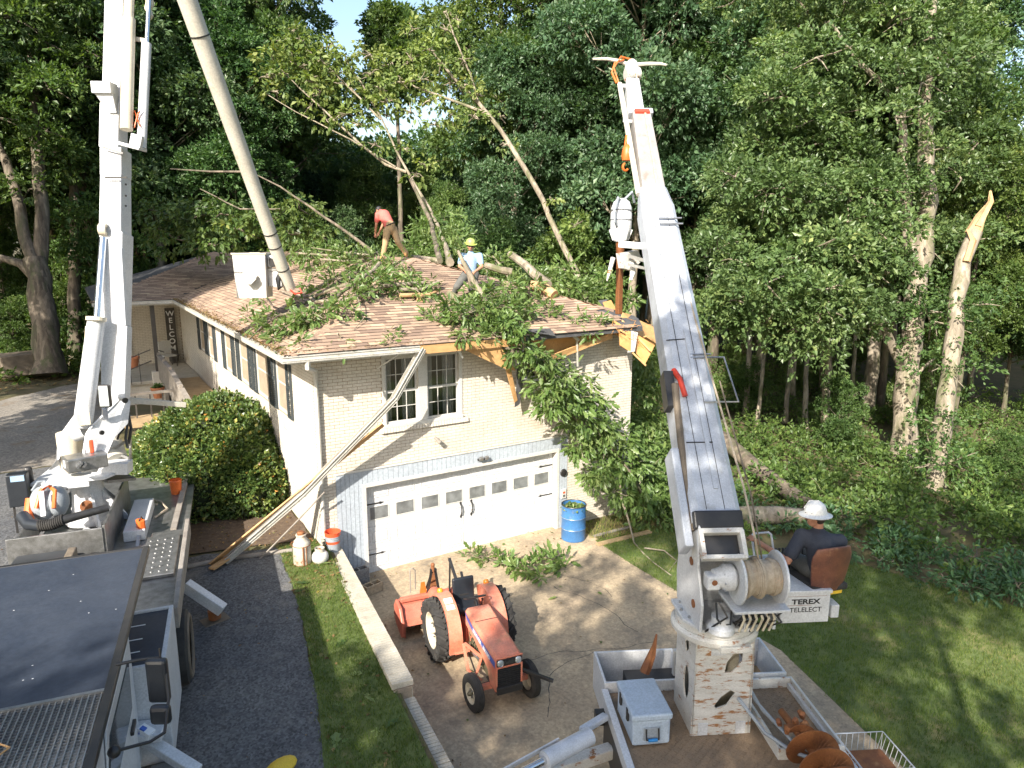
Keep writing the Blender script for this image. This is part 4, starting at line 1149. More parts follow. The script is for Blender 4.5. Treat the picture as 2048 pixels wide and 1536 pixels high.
# woodland behind the clearing
def woodland():
    rng = random.Random(42); pts = []
    def ok(x, y):
        if x < 8.5 and y < 25.5: return False
        if 8.5 <= x < 22 and y < 24 - (x - 8.5) * 1.15: return False
        if y < 5 and x < 24: return False
        a = math.degrees(math.atan2(x + 5, y + 14))
        if a < -11 or a > 72: return False
        d = math.hypot(x + 5, y + 14)
        if d > 62: return False
        return all(math.hypot(x - a_, y - b_) > (3.1 if d < 42 else 4.3) for a_, b_ in pts)
    for k in range(9000):
        x = rng.uniform(-22, 60); y = rng.uniform(-6, 52)
        if ok(x, y): pts.append((x, y))
    pts.sort(key=lambda p: math.hypot(p[0] + 5, p[1] + 14))
    for i, (x, y) in enumerate(pts):
        d = math.hypot(x + 5, y + 14)
        a = math.degrees(math.atan2(x + 5, y + 14))
        gap = 16.5 < a < 31          # the sky shows low between the crowns here
        k = rng.choice('CAAB' if d < 36 else 'ABBE')
        s = rng.uniform(.85, 1.12)
        if gap: k = rng.choice('CCDC' if d < 36 else 'CCD'); s *= .66
        elif 31 <= a < 35: s *= .9
        elif a > 60: s *= .80
        if a > 63: s *= .66
        side = 'left' if a < 12 else ('middle' if a < 40 else 'right')
        lb = {'left': 'tall dark broadleaf tree in the wood beyond the shaded roof and the white mast',
              'middle': 'broadleaf tree in the wood straight behind the damaged house',
              'right': 'leafy tree in the wood beyond the lawn on the right'}[side]
        tree(k, x, y, lb, s, rng.uniform(0, 6.28), {'left': 'woodland trees left of the house', 'middle': 'woodland trees behind the house', 'right': 'woodland trees beyond the lawn'}[side], rng.uniform(.95, 1.1))
woodland()

def understory():
    rng = random.Random(77)
    # saplings and shrubs along the wood's edge
    spots = []
    for k in range(4000):
        x = rng.uniform(-16, 34); y = rng.uniform(-9, 40)
        a = math.degrees(math.atan2(x + 5, y + 14)); d = math.hypot(x + 5, y + 14)
        if a < -6 or a > 72 or d > 46: continue
        if x < 8.0 and y < 24: continue
        if 8.0 <= x and y < 22 - (x - 8) * 1.5 and y > -1 and x < 13: continue
        if y <= 4 and x < 14.5: continue
        if y < 4 and x < 20 and d < 24: continue
        if any(math.hypot(x - p, y - q) < (2.6 if a < 38 else 4.0) for p, q in spots): continue
        spots.append((x, y))
    for i, (x, y) in enumerate(spots):
        a = math.degrees(math.atan2(x + 5, y + 14))
        s = rng.uniform(.35, .8)
        if rng.random() < .25: s = rng.uniform(.8, 1.2)
        if a > 38: s = rng.uniform(.22, .42)
        g = 'saplings under the trees beyond the lawn' if a > 38 else 'saplings under the trees behind the house'
        lb = 'low leafy sapling in the undergrowth beyond the lawn' if a > 38 else 'leafy sapling under the trees behind the house'
        tree('F', x, y, lb, s, rng.uniform(0, 6.28), g, rng.uniform(.8, 1.2), name='sapling', cat='sapling')
understory()

# far wood beyond everything else: reads as one mass
def far_wood():
    r = np.random.default_rng(90); cs = []; rs = []
    for k in range(520):
        a = math.radians(r.uniform(-14, 76)); d = r.uniform(63, 84); ad = math.degrees(a)
        h = 20 if not (16 < ad < 32) else 15.5
        if ad > 61: h = 8
        z = r.uniform(0, 1) ** .8 * h
        cs.append((-5 + d * math.sin(a), -14 + d * math.cos(a), z)); rs.append(r.uniform(2.4, 3.6))
    P_, X, Y, Z, t = crown_arrays(91, cs, rs, 30, .40, nl=6)
    o = link('far_woods', scatter_mesh('far_woods', DIAMOND, P_, X, Y, Z, t, LD))
    tag(o, 'far-off wood closing the view behind the nearer trees', 'woods', kind='stuff')
far_wood()

# ================================================================ DIGGER TRUCK (right foreground)
def rib(mb, c, axis, r0, r1, n, L):
    pass
AZB = math.radians(27.5)
FB = Matrix.Rotation(-AZB, 4, 'Z')          # frame of the digger truck: x to its right, y along it, away from the camera
digger = thing('digger_truck', 'rusty white digger truck bed with tall telescopic boom, parked on the concrete driveway', 'truck', tuple(FB @ Vector((5.15, -8.0, 0))), -AZB)
def build_digger():
    t = digger
    DZ = 1.20
    b = MB(FB); b.bx(3.95, 6.40, -14.5, -6.22, DZ - .06, DZ); part('deck', b, M['deck'], t)
    # chequer plate ridges on the deck that one can see
    pos = []; X = []; Y = []
    r = random.Random(1); x = 4.0; i = 0
    while x < 6.38:
        y = -9.6; j = 0
        while y < -6.25:
            a = math.radians(45 if (i + j) % 2 else -45); pos.append((x, y, DZ + .0005)); X.append((math.cos(a) * .05, math.sin(a) * .05, 0)); Y.append((-math.sin(a) * .012, math.cos(a) * .012, 0))
            y += .062; j += 1
        x += .062; i += 1
    R3 = np.array(FB.to_3x3()); n = len(pos)
    f = lambda a: np.array(a, float) @ R3.T
    o = link('tread_ridges', scatter_mesh('tread_ridges', BRICK, f(pos), f(X), f(Y), f(np.tile([0, 0, .0045], (n, 1))), np.zeros(n), M['deck']), t); o.matrix_local = ROOT[t.name].inverted(); o['kind'] = 'stuff'
    # side rails
    for x, nm in ((3.90, 'left'), (6.43, 'right')):
        b = MB(FB); b.bx(x - .045, x + .045, -14.5, -6.22, DZ - .10, DZ + .07); part('side_rail', b, M['white_paint'], t, bevel=.008)
    b = MB(FB); b.bx(3.86, 3.885, -14, -6.4, DZ - .62, DZ - .11); part('side_panel', b, M['black_metal'], t, bevel=.004)
    b = MB(FB); b.bx(4.3, 6.0, -14.5, -5.6, DZ - .45, DZ - .08); part('chassis', b, M['black_metal'], t)
    # logo plate on the dark side panel
    b = MB(FB); y0 = -7.62
    for (a, c, d, e) in ((0, .16, .14, .165), (0, .025, 0, .14), (.135, .16, .06, .14), (.05, .135, .06, .085), (.05, .075, 0, .06)): b.bx(3.852, 3.858, y0 - c, y0 - a, DZ - .38 + d, DZ - .38 + e)
    part('logo', b, M['print_white'], t)
    # far storage bins (open boxes)
    def bin_(x0, x1, y0, y1, z0, z1, fill, mat='white_paint', nm='storage_bin', w=.035, label=None):
        b = MB(FB); b.bx(x0, x1, y0, y0 + w, z0, z1); b.bx(x0, x1, y1 - w, y1, z0, z1); b.bx(x0, x0 + w, y0 + w, y1 - w, z0, z1); b.bx(x1 - w, x1, y0 + w, y1 - w, z0, z1); b.bx(x0 + w, x1 - w, y0 + w, y1 - w, z0, z0 + .02)
        p = part(nm, b, M[mat], t, bevel=.006, label=label)
        if fill:
            b = MB(FB); b.bx(x0 + w, x1 - w, y0 + w, y1 - w, z0 + .02, z0 + .10); part('floor', b, M[fill], p)
        return p
    bin_(3.90, 5.05, -6.20, -5.45, .78, 1.34, 'gravel', label='open bin with dark gravelly floor left of the pedestal')
    bin_(5.62, 6.42, -6.18, -5.30, .82, 1.36, 'plank', label='open bin with pale sandy floor right of the pedestal')
    bin_(5.66, 6.46, -7.60, -6.24, 1.0, 1.34, 'rust', 'rusty_white', label='open white bin with rust along its rim')
    b = MB(FB); b.bx(5.05, 5.62, -6.1, -5.9, .8, 1.28); part('cross_member', b, M['rusty_white'], t, bevel=.008)
    b = MB(FB); b.tube([tuple(FB.inverted() @ Vector(p)) for p in ((1.15, -7.47, 1.4), (1.22, -7.47, 1.57), (1.3, -7.48, 1.76), (1.34, -7.47, 1.91))], [.07, .05, .03, .012], 6); b.tube([tuple(FB.inverted() @ Vector(p)) for p in ((1.2, -7.5, 1.43), (1.25, -7.53, 1.66), (1.34, -7.47, 1.91))], [.03, .03, .012], 5); part('rusty_bracket', b, M['rust'], t, smooth=True)
    for (x, y) in ((5.02, -5.75), (5.0, -6.0)):
        b = MB(FB); b.bx(x - .05, x + .05, y - .04, y + .04, 1.1, 1.50); part('stake_pocket', b, M['rusty_white'], t, bevel=.01)
    # pedestal: four plates with lightening holes
    x0, x1, y0, y1, z0, z1 = 4.80, 5.50, -7.12, -6.42, DZ, 2.46
    def plate(outer, holes, Mx, th, nm, mat, lab=None):
        bm = bmesh.new(); edges = []
        for loop in [outer] + holes:
            vs = [bm.verts.new((x, y, 0)) for x, y in loop]
            for i in range(len(vs)): edges.append(bm.edges.new((vs[i], vs[(i + 1) % len(vs)])))
        bmesh.ops.triangle_fill(bm, use_beauty=True, use_dissolve=False, edges=edges)
        fs = bm.faces[:]
        ex = bmesh.ops.extrude_face_region(bm, geom=fs)
        for v in [g for g in ex['geom'] if isinstance(g, bmesh.types.BMVert)]: v.co.z += th
        bmesh.ops.recalc_face_normals(bm, faces=bm.faces)
        bm.transform(ROOT[t.name].inverted() @ FB @ Mx)
        me = bpy.data.meshes.new(nm); bm.to_mesh(me); bm.free(); me.materials.append(mat)
        o = link(nm, me, t)
        if lab: o['label'] = lab
        return o
    def oval(cx, cy, rx, ry, n=20, rot=0): return [(cx + rx * math.cos(2 * PI * k / n + rot), cy + ry * math.sin(2 * PI * k / n + rot)) for k in range(n)]
    H = z1 - z0; Wd = x1 - x0
    Mfront = Matrix.Translation((x0, y0 + .018, z0)) @ Matrix.Rotation(PI / 2, 4, 'X')
    tp = 0.04
    slot1 = [(.37, .98), (.46, 1.10), (.56, 1.12), (.56, .98), (.44, .84), (.35, .84)]
    slot2 = [(.25, .40), (.33, .52), (.44, .60), (.50, .56), (.40, .40), (.27, .36)]
    plate([(-.03, 0), (Wd + .02, 0), (Wd, H), (0, H)], [slot1, slot2], Mfront, .018, 'pedestal_front', M['rust_streaks'], 'rust streaked front plate of the pedestal')
    Mleft = Matrix.Translation((x0, y1, z0)) @ Matrix.Rotation(-PI / 2, 4, 'Z') @ Matrix.Rotation(PI / 2, 4, 'X')
    plate([(0, 0), (.70, 0), (.70, H), (0, H)], [oval(.42, .55, .10, .22), [(.30, 1.02), (.42, 1.16), (.46, 1.02), (.36, .92)]], Mleft, .018, 'pedestal_side', M['rusty_white'])
    Mright = Matrix.Translation((x1, y1, z0)) @ Matrix.Rotation(-PI / 2, 4, 'Z') @ Matrix.Rotation(PI / 2, 4, 'X')
    plate([(0, 0), (.70, 0), (.70, H), (0, H)], [oval(.35, .6, .15, .25)], Mright, .018, 'pedestal_side', M['rusty_white'])
    b = MB(FB); b.bx(x0, x1, y1 - .02, y1, z0, z1); part('pedestal_back', b, M['rusty_white'], t)
    b = MB(FB); b.bx(x0 + .05, x1 - .05, y0 + .3, y0 + .34, z0 + .1, z1 - .1)
    for z in (1.7, 2.05): b.tube([(4.9, -6.95, z), (5.4, -6.6, z + .2)], .03, 6)
    part('pedestal_inside', b, M['cream_rim'], t)
    b = MB(FB); b.bx(4.86, 4.98, y0 - .012, y0, DZ + .01, DZ + .17); b.bx(5.33, 5.45, y0 - .012, y0, DZ + .01, DZ + .17); b.bx(4.97, 5.15, y0 - .014, y0, 2.28, 2.44); part('weld_patches', b, M['white_paint'], t, kind='stuff')
    # slewing ring and turntable
    cx, cy = 5.10, -6.82
    b = MB(FB); b.lathe([(.30, 0), (.50, 0), (.52, .03), (.52, .075), (.49, .11), (.47, .11), (.47, .18), (.45, .19), (0, .19)], (cx, cy, 2.47), n=36); part('slewing_ring', b, M['rusty_white'], t, smooth=True)
    b = MB(FB); b.bx(4.98, 5.35, cy - .56, cy - .45, 2.45, 2.53); part('ring_bracket', b, M['rusty_white'], t, bevel=.01)
    b = MB(FB); b.prism([(cx - .46, cy - .2), (cx - .30, cy - .46), (cx + .3, cy - .46), (cx + .46, cy - .2), (cx + .46, cy + .3), (cx - .46, cy + .3)], 2.665, 2.71); tb = part('turntable', b, M['white_paint'], t, bevel=.012)
    for k in range(14):
        a = 2 * PI * k / 14; b = MB(FB); b.cyl((cx + .42 * math.cos(a), cy + .42 * math.sin(a), 2.70), (cx + .42 * math.cos(a), cy + .42 * math.sin(a), 2.735), .018, n=6); part('bolt', b, M['steel'], tb)
    # cheek plates of the turret
    base = Vector((1.07, -8.6, 3.78)); ib = FB.inverted()
    piv = ib @ base
    prof = [(-.50, 2.70), (.34, 2.70), (.40, 3.05), (.30, 3.85), (.10, 4.05), (-.10, 3.95), (-.34, 3.40), (-.52, 3.05)]
    Mc = Matrix.Translation((4.73, cy, 0)) @ Matrix(((0, 0, 1, 0), (1, 0, 0, 0), (0, 1, 0, 0), (0, 0, 0, 1)))
    b = MB(FB); b.prism(prof, 0, .035, Mc); part('turret_cheek', b, M['white_paint'], t, bevel=.01)
    Mc2 = Matrix.Translation((5.26, cy, 0)) @ Matrix(((0, 0, 1, 0), (1, 0, 0, 0), (0, 1, 0, 0), (0, 0, 0, 1)))
    b = MB(FB); b.prism(prof, 0, .035, Mc2); part('turret_cheek', b, M['white_paint'], t, bevel=.01)
    b = MB(FB); b.bx(4.765, 5.26, cy + .22, cy + .26, 2.7, 3.7); part('turret_web', b, M['white_paint'], t)
    for z, y in ((2.95, cy - .50), (3.42, cy - .36)):
        b = MB(FB); b.lathe([(0, 0), (.05, 0), (.05, .012), (0, .012)], (4.727, y + .22, z), (-1, 0, 0), 16); part('pin_cap', b, M['rust'], t, smooth=True)
    b = MB(FB); b.lathe([(0, -.02), (.085, -.02), (.085, .03), (.06, .06), (0, .06)], (4.73, cy - .02, 3.72), (-1, 0, 0), 18); part('pivot_pin', b, M['rust'], t, smooth=True)
    # winch: drum with wound rope, flanges, gearbox, frame
    wy = -7.42; wz = 3.42
    b = MB(FB)
    for k in range(30):
        x = 5.115 + k * .0143; rr = .185 + .022 * math.sin(k * .55) + (.02 if k < 16 else -.005) - (.03 if 16 <= k <= 18 else 0)
        b.torus((x, wy, wz), rr, .0095, (1, .02 * math.sin(k), 0.02 * math.cos(k * 2)), 30, 6)
    wr = part('wound_rope', b, M['rope'], t, smooth=True)
    b = MB(FB); b.lathe([(0, 0), (.19, 0), (.19, .44), (0, .44)], (5.10, wy, wz), (1, 0, 0), 24); part('winch_drum', b, M['rope'], t, smooth=True)
    for x in (5.07, 5.545):
        b = MB(FB); b.lathe([(0, 0), (.285, 0), (.295, .008), (.295, .022), (.285, .03), (0, .03)], (x, wy, wz), (1, 0, 0), 36); part('winch_flange', b, M['white_paint'], t, smooth=True)
    b = MB(FB); b.lathe([(0, 0), (.12, 0), (.15, .03), (.15, .12), (.12, .16), (.10, .24), (.06, .27), (0, .27)], (5.06, wy, wz + .01), (-1, 0, 0), 22); gb = part('winch_gearbox', b, M['white_paint'], t, smooth=True)
    for k in range(8):
        a = 2 * PI * k / 8; b = MB(FB); b.cyl((4.905, wy + .125 * math.cos(a), wz + .125 * math.sin(a)), (4.93, wy + .125 * math.cos(a), wz + .125 * math.sin(a)), .014, n=6); part('bolt', b, M['steel'], gb)
    b = MB(FB); b.bx(4.72, 4.88, wy - .10, wy + .06, wz - .10, wz + .08); mo = part('winch_motor', b, M['white_paint'], t, bevel=.03)
    b = MB(FB); b.lathe([(0, 0), (.032, 0), (.032, .006), (0, .006)], (4.80, wy - .10, wz + .0), (0, -1, 0), 14); part('decal', b, M['rust'], mo)
    b = MB(FB); b.bx(5.0, 5.64, wy - .22, wy + .30, wz - .33, wz - .295); b.bx(5.56, 5.60, wy + .02, wy + .45, 2.75, wz - .3); part('winch_frame', b, M['white_paint'], t, bevel=.008)
    # hydraulics under the winch
    rr = random.Random(6); b = MB(FB)
    for k in range(16):
        x = 4.85 + rr.uniform(0, .75); p = [(x, wy + .05, wz - .32), (x + rr.uniform(-.12, .12), wy - .12 + rr.uniform(-.05, .1), 2.98 + rr.uniform(-.1, .1)), (x + rr.uniform(-.15, .15), wy + .05 + rr.uniform(0, .2), 2.72)]
        b.tube(p, .013, 5)
    part('hydraulic_hoses', b, M['black_hose'], t, smooth=True)
    b = MB(FB)
    for k in range(6): b.tube([(5.15 + k * .07, wy - .02, 3.08), (5.17 + k * .07, wy - .10, 2.96), (5.16 + k * .07, wy, 2.76)], .015, 5)
    part('white_hoses', b, M['cream_rim'], t, smooth=True)
    b = MB(FB); b.lathe([(0, 0), (.16, 0), (.16, .06), (.11, .10), (.11, .18), (0, .18)], (4.98, wy + .10, 2.73), n=22); part('swing_motor', b, M['white_paint'], t, smooth=True)
    b = MB(FB); b.bx(5.15, 5.48, wy - .02, wy + .16, 2.98, 3.06); part('valve_block', b, M['white_paint'], t, bevel=.01)
    # operator platform with lettering
    py = -7.36
    b = MB(FB); b.bx(5.66, 6.24, py, py + .03, 2.80, 3.16); b.bx(5.66, 6.24, py + .03, py + .80, 2.80, 2.84); b.bx(5.66, 5.69, py + .03, py + .5, 2.84, 3.16); b.bx(6.21, 6.24, py + .03, py + .8, 2.84, 3.16); b.bx(5.64, 6.26, py - .01, py + .42, 3.16, 3.20); b.bx(5.45, 5.70, py + .06, py + .12, 2.86, 3.0)
    pl = part('operator_platform', b, M['white_paint'], t, bevel=.006)
    Mt = FB @ Matrix.Translation((5.785, py - .0015, 3.035)) @ UPRIGHT
    text_mesh('lettering', 'TEREX', .085, .001, M['print_black'], pl, Mt, .003, 1.35)
    Mt = FB @ Matrix.Translation((5.765, py - .0015, 2.935)) @ UPRIGHT
    text_mesh('lettering', 'TELELECT', .083, .001, M['print_black'], pl, Mt, .0008, 1.05)
    b = MB(FB); b.bx(5.72, 6.02, py - .003, py - .0005, 3.017, 3.021); b.bx(5.68, 6.20, py - .003, py - .0005, 3.128, 3.131); part('printed_line', b, M['rust'], pl)
    b = MB(FB); b.beam((6.24, py + .1, 3.15), (6.36, py + .25, 2.80), .03, .10); b.box((6.38, py + .2, 2.86), (.10, .18, .16)); part('step', b, M['white_paint'], t, bevel=.008)
    # seat shell
    Fs = FB @ Matrix.Translation((6.24, py + .22, 3.13)) @ Matrix.Scale(1.08, 4) @ Matrix.Rotation(math.radians(12), 4, 'Z')
    b = MB(Fs); prof2 = []
    vs = []; nx = 9; nz = 9
    for j in range(nz + 1):
        v = j / nz
        wdt = .26 * (1 - .22 * (1 - v) ** 2 - .30 * max(0, v - .75) / .25 * .6)
        for i in range(nx + 1):
            u = i / nx * 2 - 1
            vs.append((u * wdt, -.16 - .05 * v + .07 * u * u, .02 + v * .52 - .03 * u * u * (v > .8)))
    fs = [(j * (nx + 1) + i, j * (nx + 1) + i + 1, (j + 1) * (nx + 1) + i + 1, (j + 1) * (nx + 1) + i) for j in range(nz) for i in range(nx)]
    b.add(vs, fs)
    st = part('seat', b, M['seat_vinyl'], t, smooth=True); m = st.modifiers.new('thick', 'SOLIDIFY'); m.thickness = .03; m = st.modifiers.new('round', 'BEVEL'); m.width = .01; m.segments = 2
    b = MB(Fs); b.box((0, .08, .04), (.46, .46, .08)); part('seat_cushion', b, M['black_rubber'], t, bevel=.03)
    b = MB(Fs); b.bx(-.2, .2, -.1, .25, -.06, 0); part('seat_base', b, M['yellow'], t, bevel=.01)
    # control console in front of the operator
    Fc = FB @ Matrix.Translation((6.02, -6.55, 3.26)) @ Matrix.Rotation(math.radians(6), 4, 'Z') @ Matrix.Rotation(math.radians(-18), 4, 'X')
    b = MB(Fc); b.bx(-.36, .42, -.20, .16, -.02, .0); b.prism([(-.50, -.2), (-.36, -.2), (-.36, .16), (-.38, .16)], -.02, .0); b.bx(-.36, .42, .13, .16, -.35, -.02); con = part('control_console', b, M['white_paint'], t, bevel=.006)
    for k in range(9):
        x = -.16 + k * .045; b = MB(Fc); b.tube([(x, -.14, 0), (x, -.17, .09)], .007, 5); b.ball((x, -.17, .10), .017, 8, 6); part('lever', b, M['black_metal'], con, smooth=True)
    b = MB(Fc); b.bx(-.22, .05, -.04, .10, .0005, .003); part('instruction_plate', b, M['print_white'], con)
    b = MB(Fc); b.bx(-.12, .0, -.02, .08, .0035, .005); part('red_sticker', b, M['tractor_orange'], con)
    b = MB(Fc); b.tube([(-.30, .12, 0), (-.30, .14, .24), (-.27, .15, .27), (-.06, .15, .27), (-.03, .14, .24), (-.03, .12, 0)], .014, 7); part('guard_rail', b, M['white_paint'], con, smooth=True)
    b = MB(FB); b.beam((5.45, -6.9, 3.0), (5.75, -6.6, 3.1), .3, .05); b.bx(5.7, 6.3, -6.75, -6.4, 2.82, 2.86); part('foot_rest', b, M['white_paint'], t)
    # ---- boom
    tip = Vector((3.92, -3.62, 9.99)); end = Vector((2.87, -5.39, 7.84)); b0 = base
    ax = (end - b0).normalized(); side = ax.cross(Vector((0, 0, 1))).normalized(); up = side.cross(ax).normalized()
    L = (end - b0).length
    def bp(s, r=0, u=0): return b0 + ax * s + side * r + up * u
    def hexbox(mb, s0, s1, w0, h0, w1, h1, ch=.10, off=0):
        vs = []
        for s, w, h in ((s0, w0, h0), (s1, w1, h1)):
            c = ch * min(1, w / .4)
            for r, u in ((-w / 2 + c, h / 2), (w / 2 - c, h / 2), (w / 2, h / 2 - c), (w / 2, -h / 2 + c), (w / 2 - c, -h / 2), (-w / 2 + c, -h / 2), (-w / 2, -h / 2 + c), (-w / 2, h / 2 - c)):
                vs.append(bp(s, r + off, u))
        mb.add(vs, [tuple(range(7, -1, -1)), tuple(range(8, 16))] + [(i, (i + 1) % 8, (i + 1) % 8 + 8, i + 8) for i in range(8)])
    b = MB(); hexbox(b, .12, L * .93, .58, .50, .50, .44, .07); bm1 = part('boom_outer', b, M['boom_white'], t)
    b = MB(); hexbox(b, L * .925, L * 1.0, .50, .44, .40, .36, .07); part('boom_nose', b, M['boom_white'], t)
    # seams and bolts on the boom
    b = MB()
    for r in (-.12, .09): b.beam(bp(.25, r, .251), bp(L * .90, r, .233), .006, .004, up)
    for s in (L * .47,): b.beam(bp(s, -.25, .243), bp(s + .02, .0, .243), .012, .006, up)
    for s in (L * .20,): b.beam(bp(s, -.22, .248), bp(s, .10, .248), .014, .006, up)
    part('boom_seams', b, M['print_black'], bm1)
    rr = random.Random(12)
    b = MB(); b.beam(bp(.5, .03, .256), bp(L * .5, .03, .249), .05, .014, up); part('cover_strip', b, M['boom_white'], bm1)
    # lower lift cylinder fairing on the left
    b = MB(); b.beam(bp(-.15, -.36, .02), bp(1.05, -.36, .05), .10, .34, up); part('side_fairing', b, M['boom_white'], t, bevel=.02)
    b = MB(); b.tube([bp(.05, -.27, .1), bp(1.1, -.27, .20), bp(1.9, -.24, .26)], .045, 8); part('hose_bundle', b, M['dusty_brown'], t, smooth=True)
    b = MB(); b.beam(bp(1.62, -.30, .12), bp(2.1, -.30, .16), .12, .22, up); part('hose_box', b, M['black_metal'], t)
    b = MB(); b.tube([bp(2.12, -.22, .24), bp(1.95, -.18, .30), bp(1.72, -.14, .27)], .035, 8); part('red_hose', b, M['red_hose'], t, smooth=True)
    b = MB(); b.bx(0, 0, 0, 0, 0, 0)
    # head box at the foot of the boom
    b = MB(); b.beam(bp(.02, -.02, .24), bp(.22, -.02, .28), .56, .10, up); part('boom_foot_cover', b, M['black_metal'], t, bevel=.02)
    b = MB(); b.beam(bp(-.30, -.24, .22), bp(.0, -.24, .24), .05, .12, up); b.beam(bp(-.30, .22, .22), bp(.0, .22, .24), .05, .12, up); b.beam(bp(-.30, -.26, .22), bp(-.30, .24, .22), .05, .10, up); b.beam(bp(-.01, -.26, .24), bp(-.01, .24, .24), .06, .10, up); part('boom_foot_frame', b, M['rusty_white'], t, bevel=.008)
    b = MB(); b.beam(bp(-.25, -.02, .16), bp(.0, -.02, .18), .42, .02, up); part('boom_foot_opening', b, M['black_metal'], t)
    # triangular ear
    b = MB(FB); e = ib @ bp(-.05, -.26, .1); b.prism([(-.16, -.25), (.12, -.28), (.16, .02), (.0, .30), (-.10, .18)], 0, .03, Matrix.Translation(e) @ Matrix(((0.1, 0, 1, 0), (1, 0, 0, 0), (0, 1, 0, 0), (0, 0, 0, 1)))); part('boom_ear', b, M['white_paint'], t, bevel=.01)
    # inner sections
    Lt = (tip - b0).length
    ax2 = (tip - end).normalized()
    b = MB(); a = bp(L * .97, .0, -.02); e2 = Vector((3.54, -4.3, 9.17)); b.beam(a, e2, .36, .30, up, w2=.30, h2=.26); part('boom_middle', b, M['boom_grey'], t, bevel=.012)
    b = MB(); b.beam(a + up * .16 + side * .05, e2 + up * .14 + side * .05, .03, .02, up); part('boom_middle_rib', b, M['rope'], t)
    b = MB(); h0 = Vector((3.54, -4.3, 9.17)); b.beam(h0 - ax * .02 + up * .02, h0 + ax * .10 + up * .02, .42, .16, up); part('boom_collar', b, M['boom_white'], t, bevel=.015)
    b = MB(); b.cyl(h0 + up * .13 - side * .12 - ax * .05, h0 + up * .13 + side * .12 - ax * .05, .05, n=12); part('collar_roller', b, M['red_hose'], t, smooth=True)
    b = MB(); h1 = Vector((3.84, -3.72, 9.83)); b.beam(Vector((3.51, -4.2, 9.21)), h1, .28, .24, up, w2=.22, h2=.22); part('boom_tip', b, M['white_paint'], t, bevel=.015)
    # winch head with sheaves and guide arms
    b = MB(); b.ball(Vector((3.97, -3.56, 10.08)), (.14, .12, .20), 14, 10); b.cyl(Vector((3.83, -3.56, 9.99)), Vector((4.07, -3.64, 10.03)), .11, n=16); part('sheave_head', b, M['rusty_white'], t, smooth=True)
    b = MB(); b.tube([(3.95, -3.53, 10.17), (3.82, -3.43, 10.24), (3.61, -3.3, 10.28), (3.4, -3.16, 10.28)], [.04, .035, .03, .02], 7); b.tube([(4.01, -3.57, 10.18), (4.23, -3.7, 10.2), (4.4, -3.81, 10.2), (4.5, -3.87, 10.18)], [.04, .035, .03, .02], 7); part('pole_guide', b, M['fibreglass'], t, smooth=True)
    b = MB(); b.tube([(3.83, -3.5, 10.26), (3.66, -3.46, 10.19), (3.59, -3.47, 10.02), (3.58, -3.62, 9.82)], .018, 6); b.tube([(3.95, -3.57, 10.26), (3.76, -3.5, 10.3), (3.6, -3.51, 10.09), (3.61, -3.65, 9.8)], .014, 6); part('orange_rope', b, M['orange_plastic'], t, smooth=True)
    b = MB(); b.tube([(3.55, -3.74, 9.78), (3.11, -4.55, 8.73), (2.69, -5.29, 7.82)], .045, 8); part('jib_pole', b, M['fibreglass'], t, smooth=True)
    b = MB(); b.beam((3.54, -3.73, 9.76), (3.75, -3.75, 9.76), .05, .06); b.beam((3.2, -4.28, 9.08), (3.42, -4.31, 9.07), .04, .05); part('jib_brackets', b, M['white_paint'], t, bevel=.006, kind='stuff')
    b = MB(); b.tube([(3.08, -4.51, 8.81), (3.04, -4.53, 8.63)], .02, 6); b.lathe([(0, 0), (.075, .01), (.09, .08), (.075, .20), (.03, .26), (0, .26)], (3, -4.62, 8.39), (.05, 0, 1), 12); b.torus((2.94, -4.67, 8.29), .055, .02, (0, 1, 0), 14, 6, -2.6, 1.2); part('hook_block', b, M['orange_plastic'], t, smooth=True)
    b = MB(); b.tube([(3.96, -3.68, 10.06), (3.47, -4.44, 9.12), (2.99, -5.35, 8.1), (2.75, -5.81, 7.56), (1.83, -7.72, 5.46), (1.29, -8.77, 4.42), (1.15, -9.09, 3.94), tuple(FB @ Vector((5.33, wy + .02, wz + .215)))], .013, 6); part('winch_rope', b, M['rope'], t, smooth=True)
    b = MB(); b.tube([(1.88, -7.82, 5.4), (1.35, -8.83, 4.33), (1.22, -9.1, 3.86), tuple(FB @ Vector((5.37, wy + .02, wz + .215)))], .010, 6); part('winch_rope', b, M['dusty_brown'], t, smooth=True)
    # step / guard frame on the right side of the boom
    b = MB(); s1 = L * .42; s0 = L * .30
    b.tube([bp(s1, .02, .25), bp(s1, .46, .25), bp(s0, .52, .25), bp(s0, .10, .25)], .014, 6); b.tube([bp(s1 + .05, .02, .25), bp(s1 + .05, .30, .25)], .012, 6); part('boom_guard_rail', b, M['steel'], t, smooth=True)
    b = MB(); b.tube([bp(L * .86, -.06, .26), bp(L * .86, .28, .26)], .014, 6); b.tube([bp(L * .84, -.06, .26), bp(L * .84, .28, .26)], .014, 6); part('boom_clamp', b, M['steel'], t)
    # auger drive on the left of the boom end
    g0 = Vector((2.43, -5.2, 7.76)); g1 = Vector((2.39, -5.27, 7.11)); g1.x = g0.x; g1.y = g0.y
    dh = g0.z - g1.z
    b = MB(); b.lathe([(0, 0), (.10, 0), (.145, .10), (.165, .20), (.165, .42), (.155, .45), (.16, .50), (.12, .60), (.05, dh), (0, dh)], g1, n=22); ad = part('auger_drive', b, M['white_paint'], t, smooth=True)
    for k in range(8):
        a = 2 * PI * k / 8; b = MB(); b.beam(g1 + Vector((.11 * math.cos(a), .11 * math.sin(a), .02)), g1 + Vector((.168 * math.cos(a), .168 * math.sin(a), .18)), .02, .03); part('cooling_rib', b, M['white_paint'], ad)
    b = MB(); b.torus(g1 + Vector((0, 0, .33)), .168, .008, (0, 0, 1), 24, 6); b.torus(g1 + Vector((0, 0, .46)), .160, .010, (0.1, 0.1, 1), 24, 6); part('band', b, M['steel'], ad)
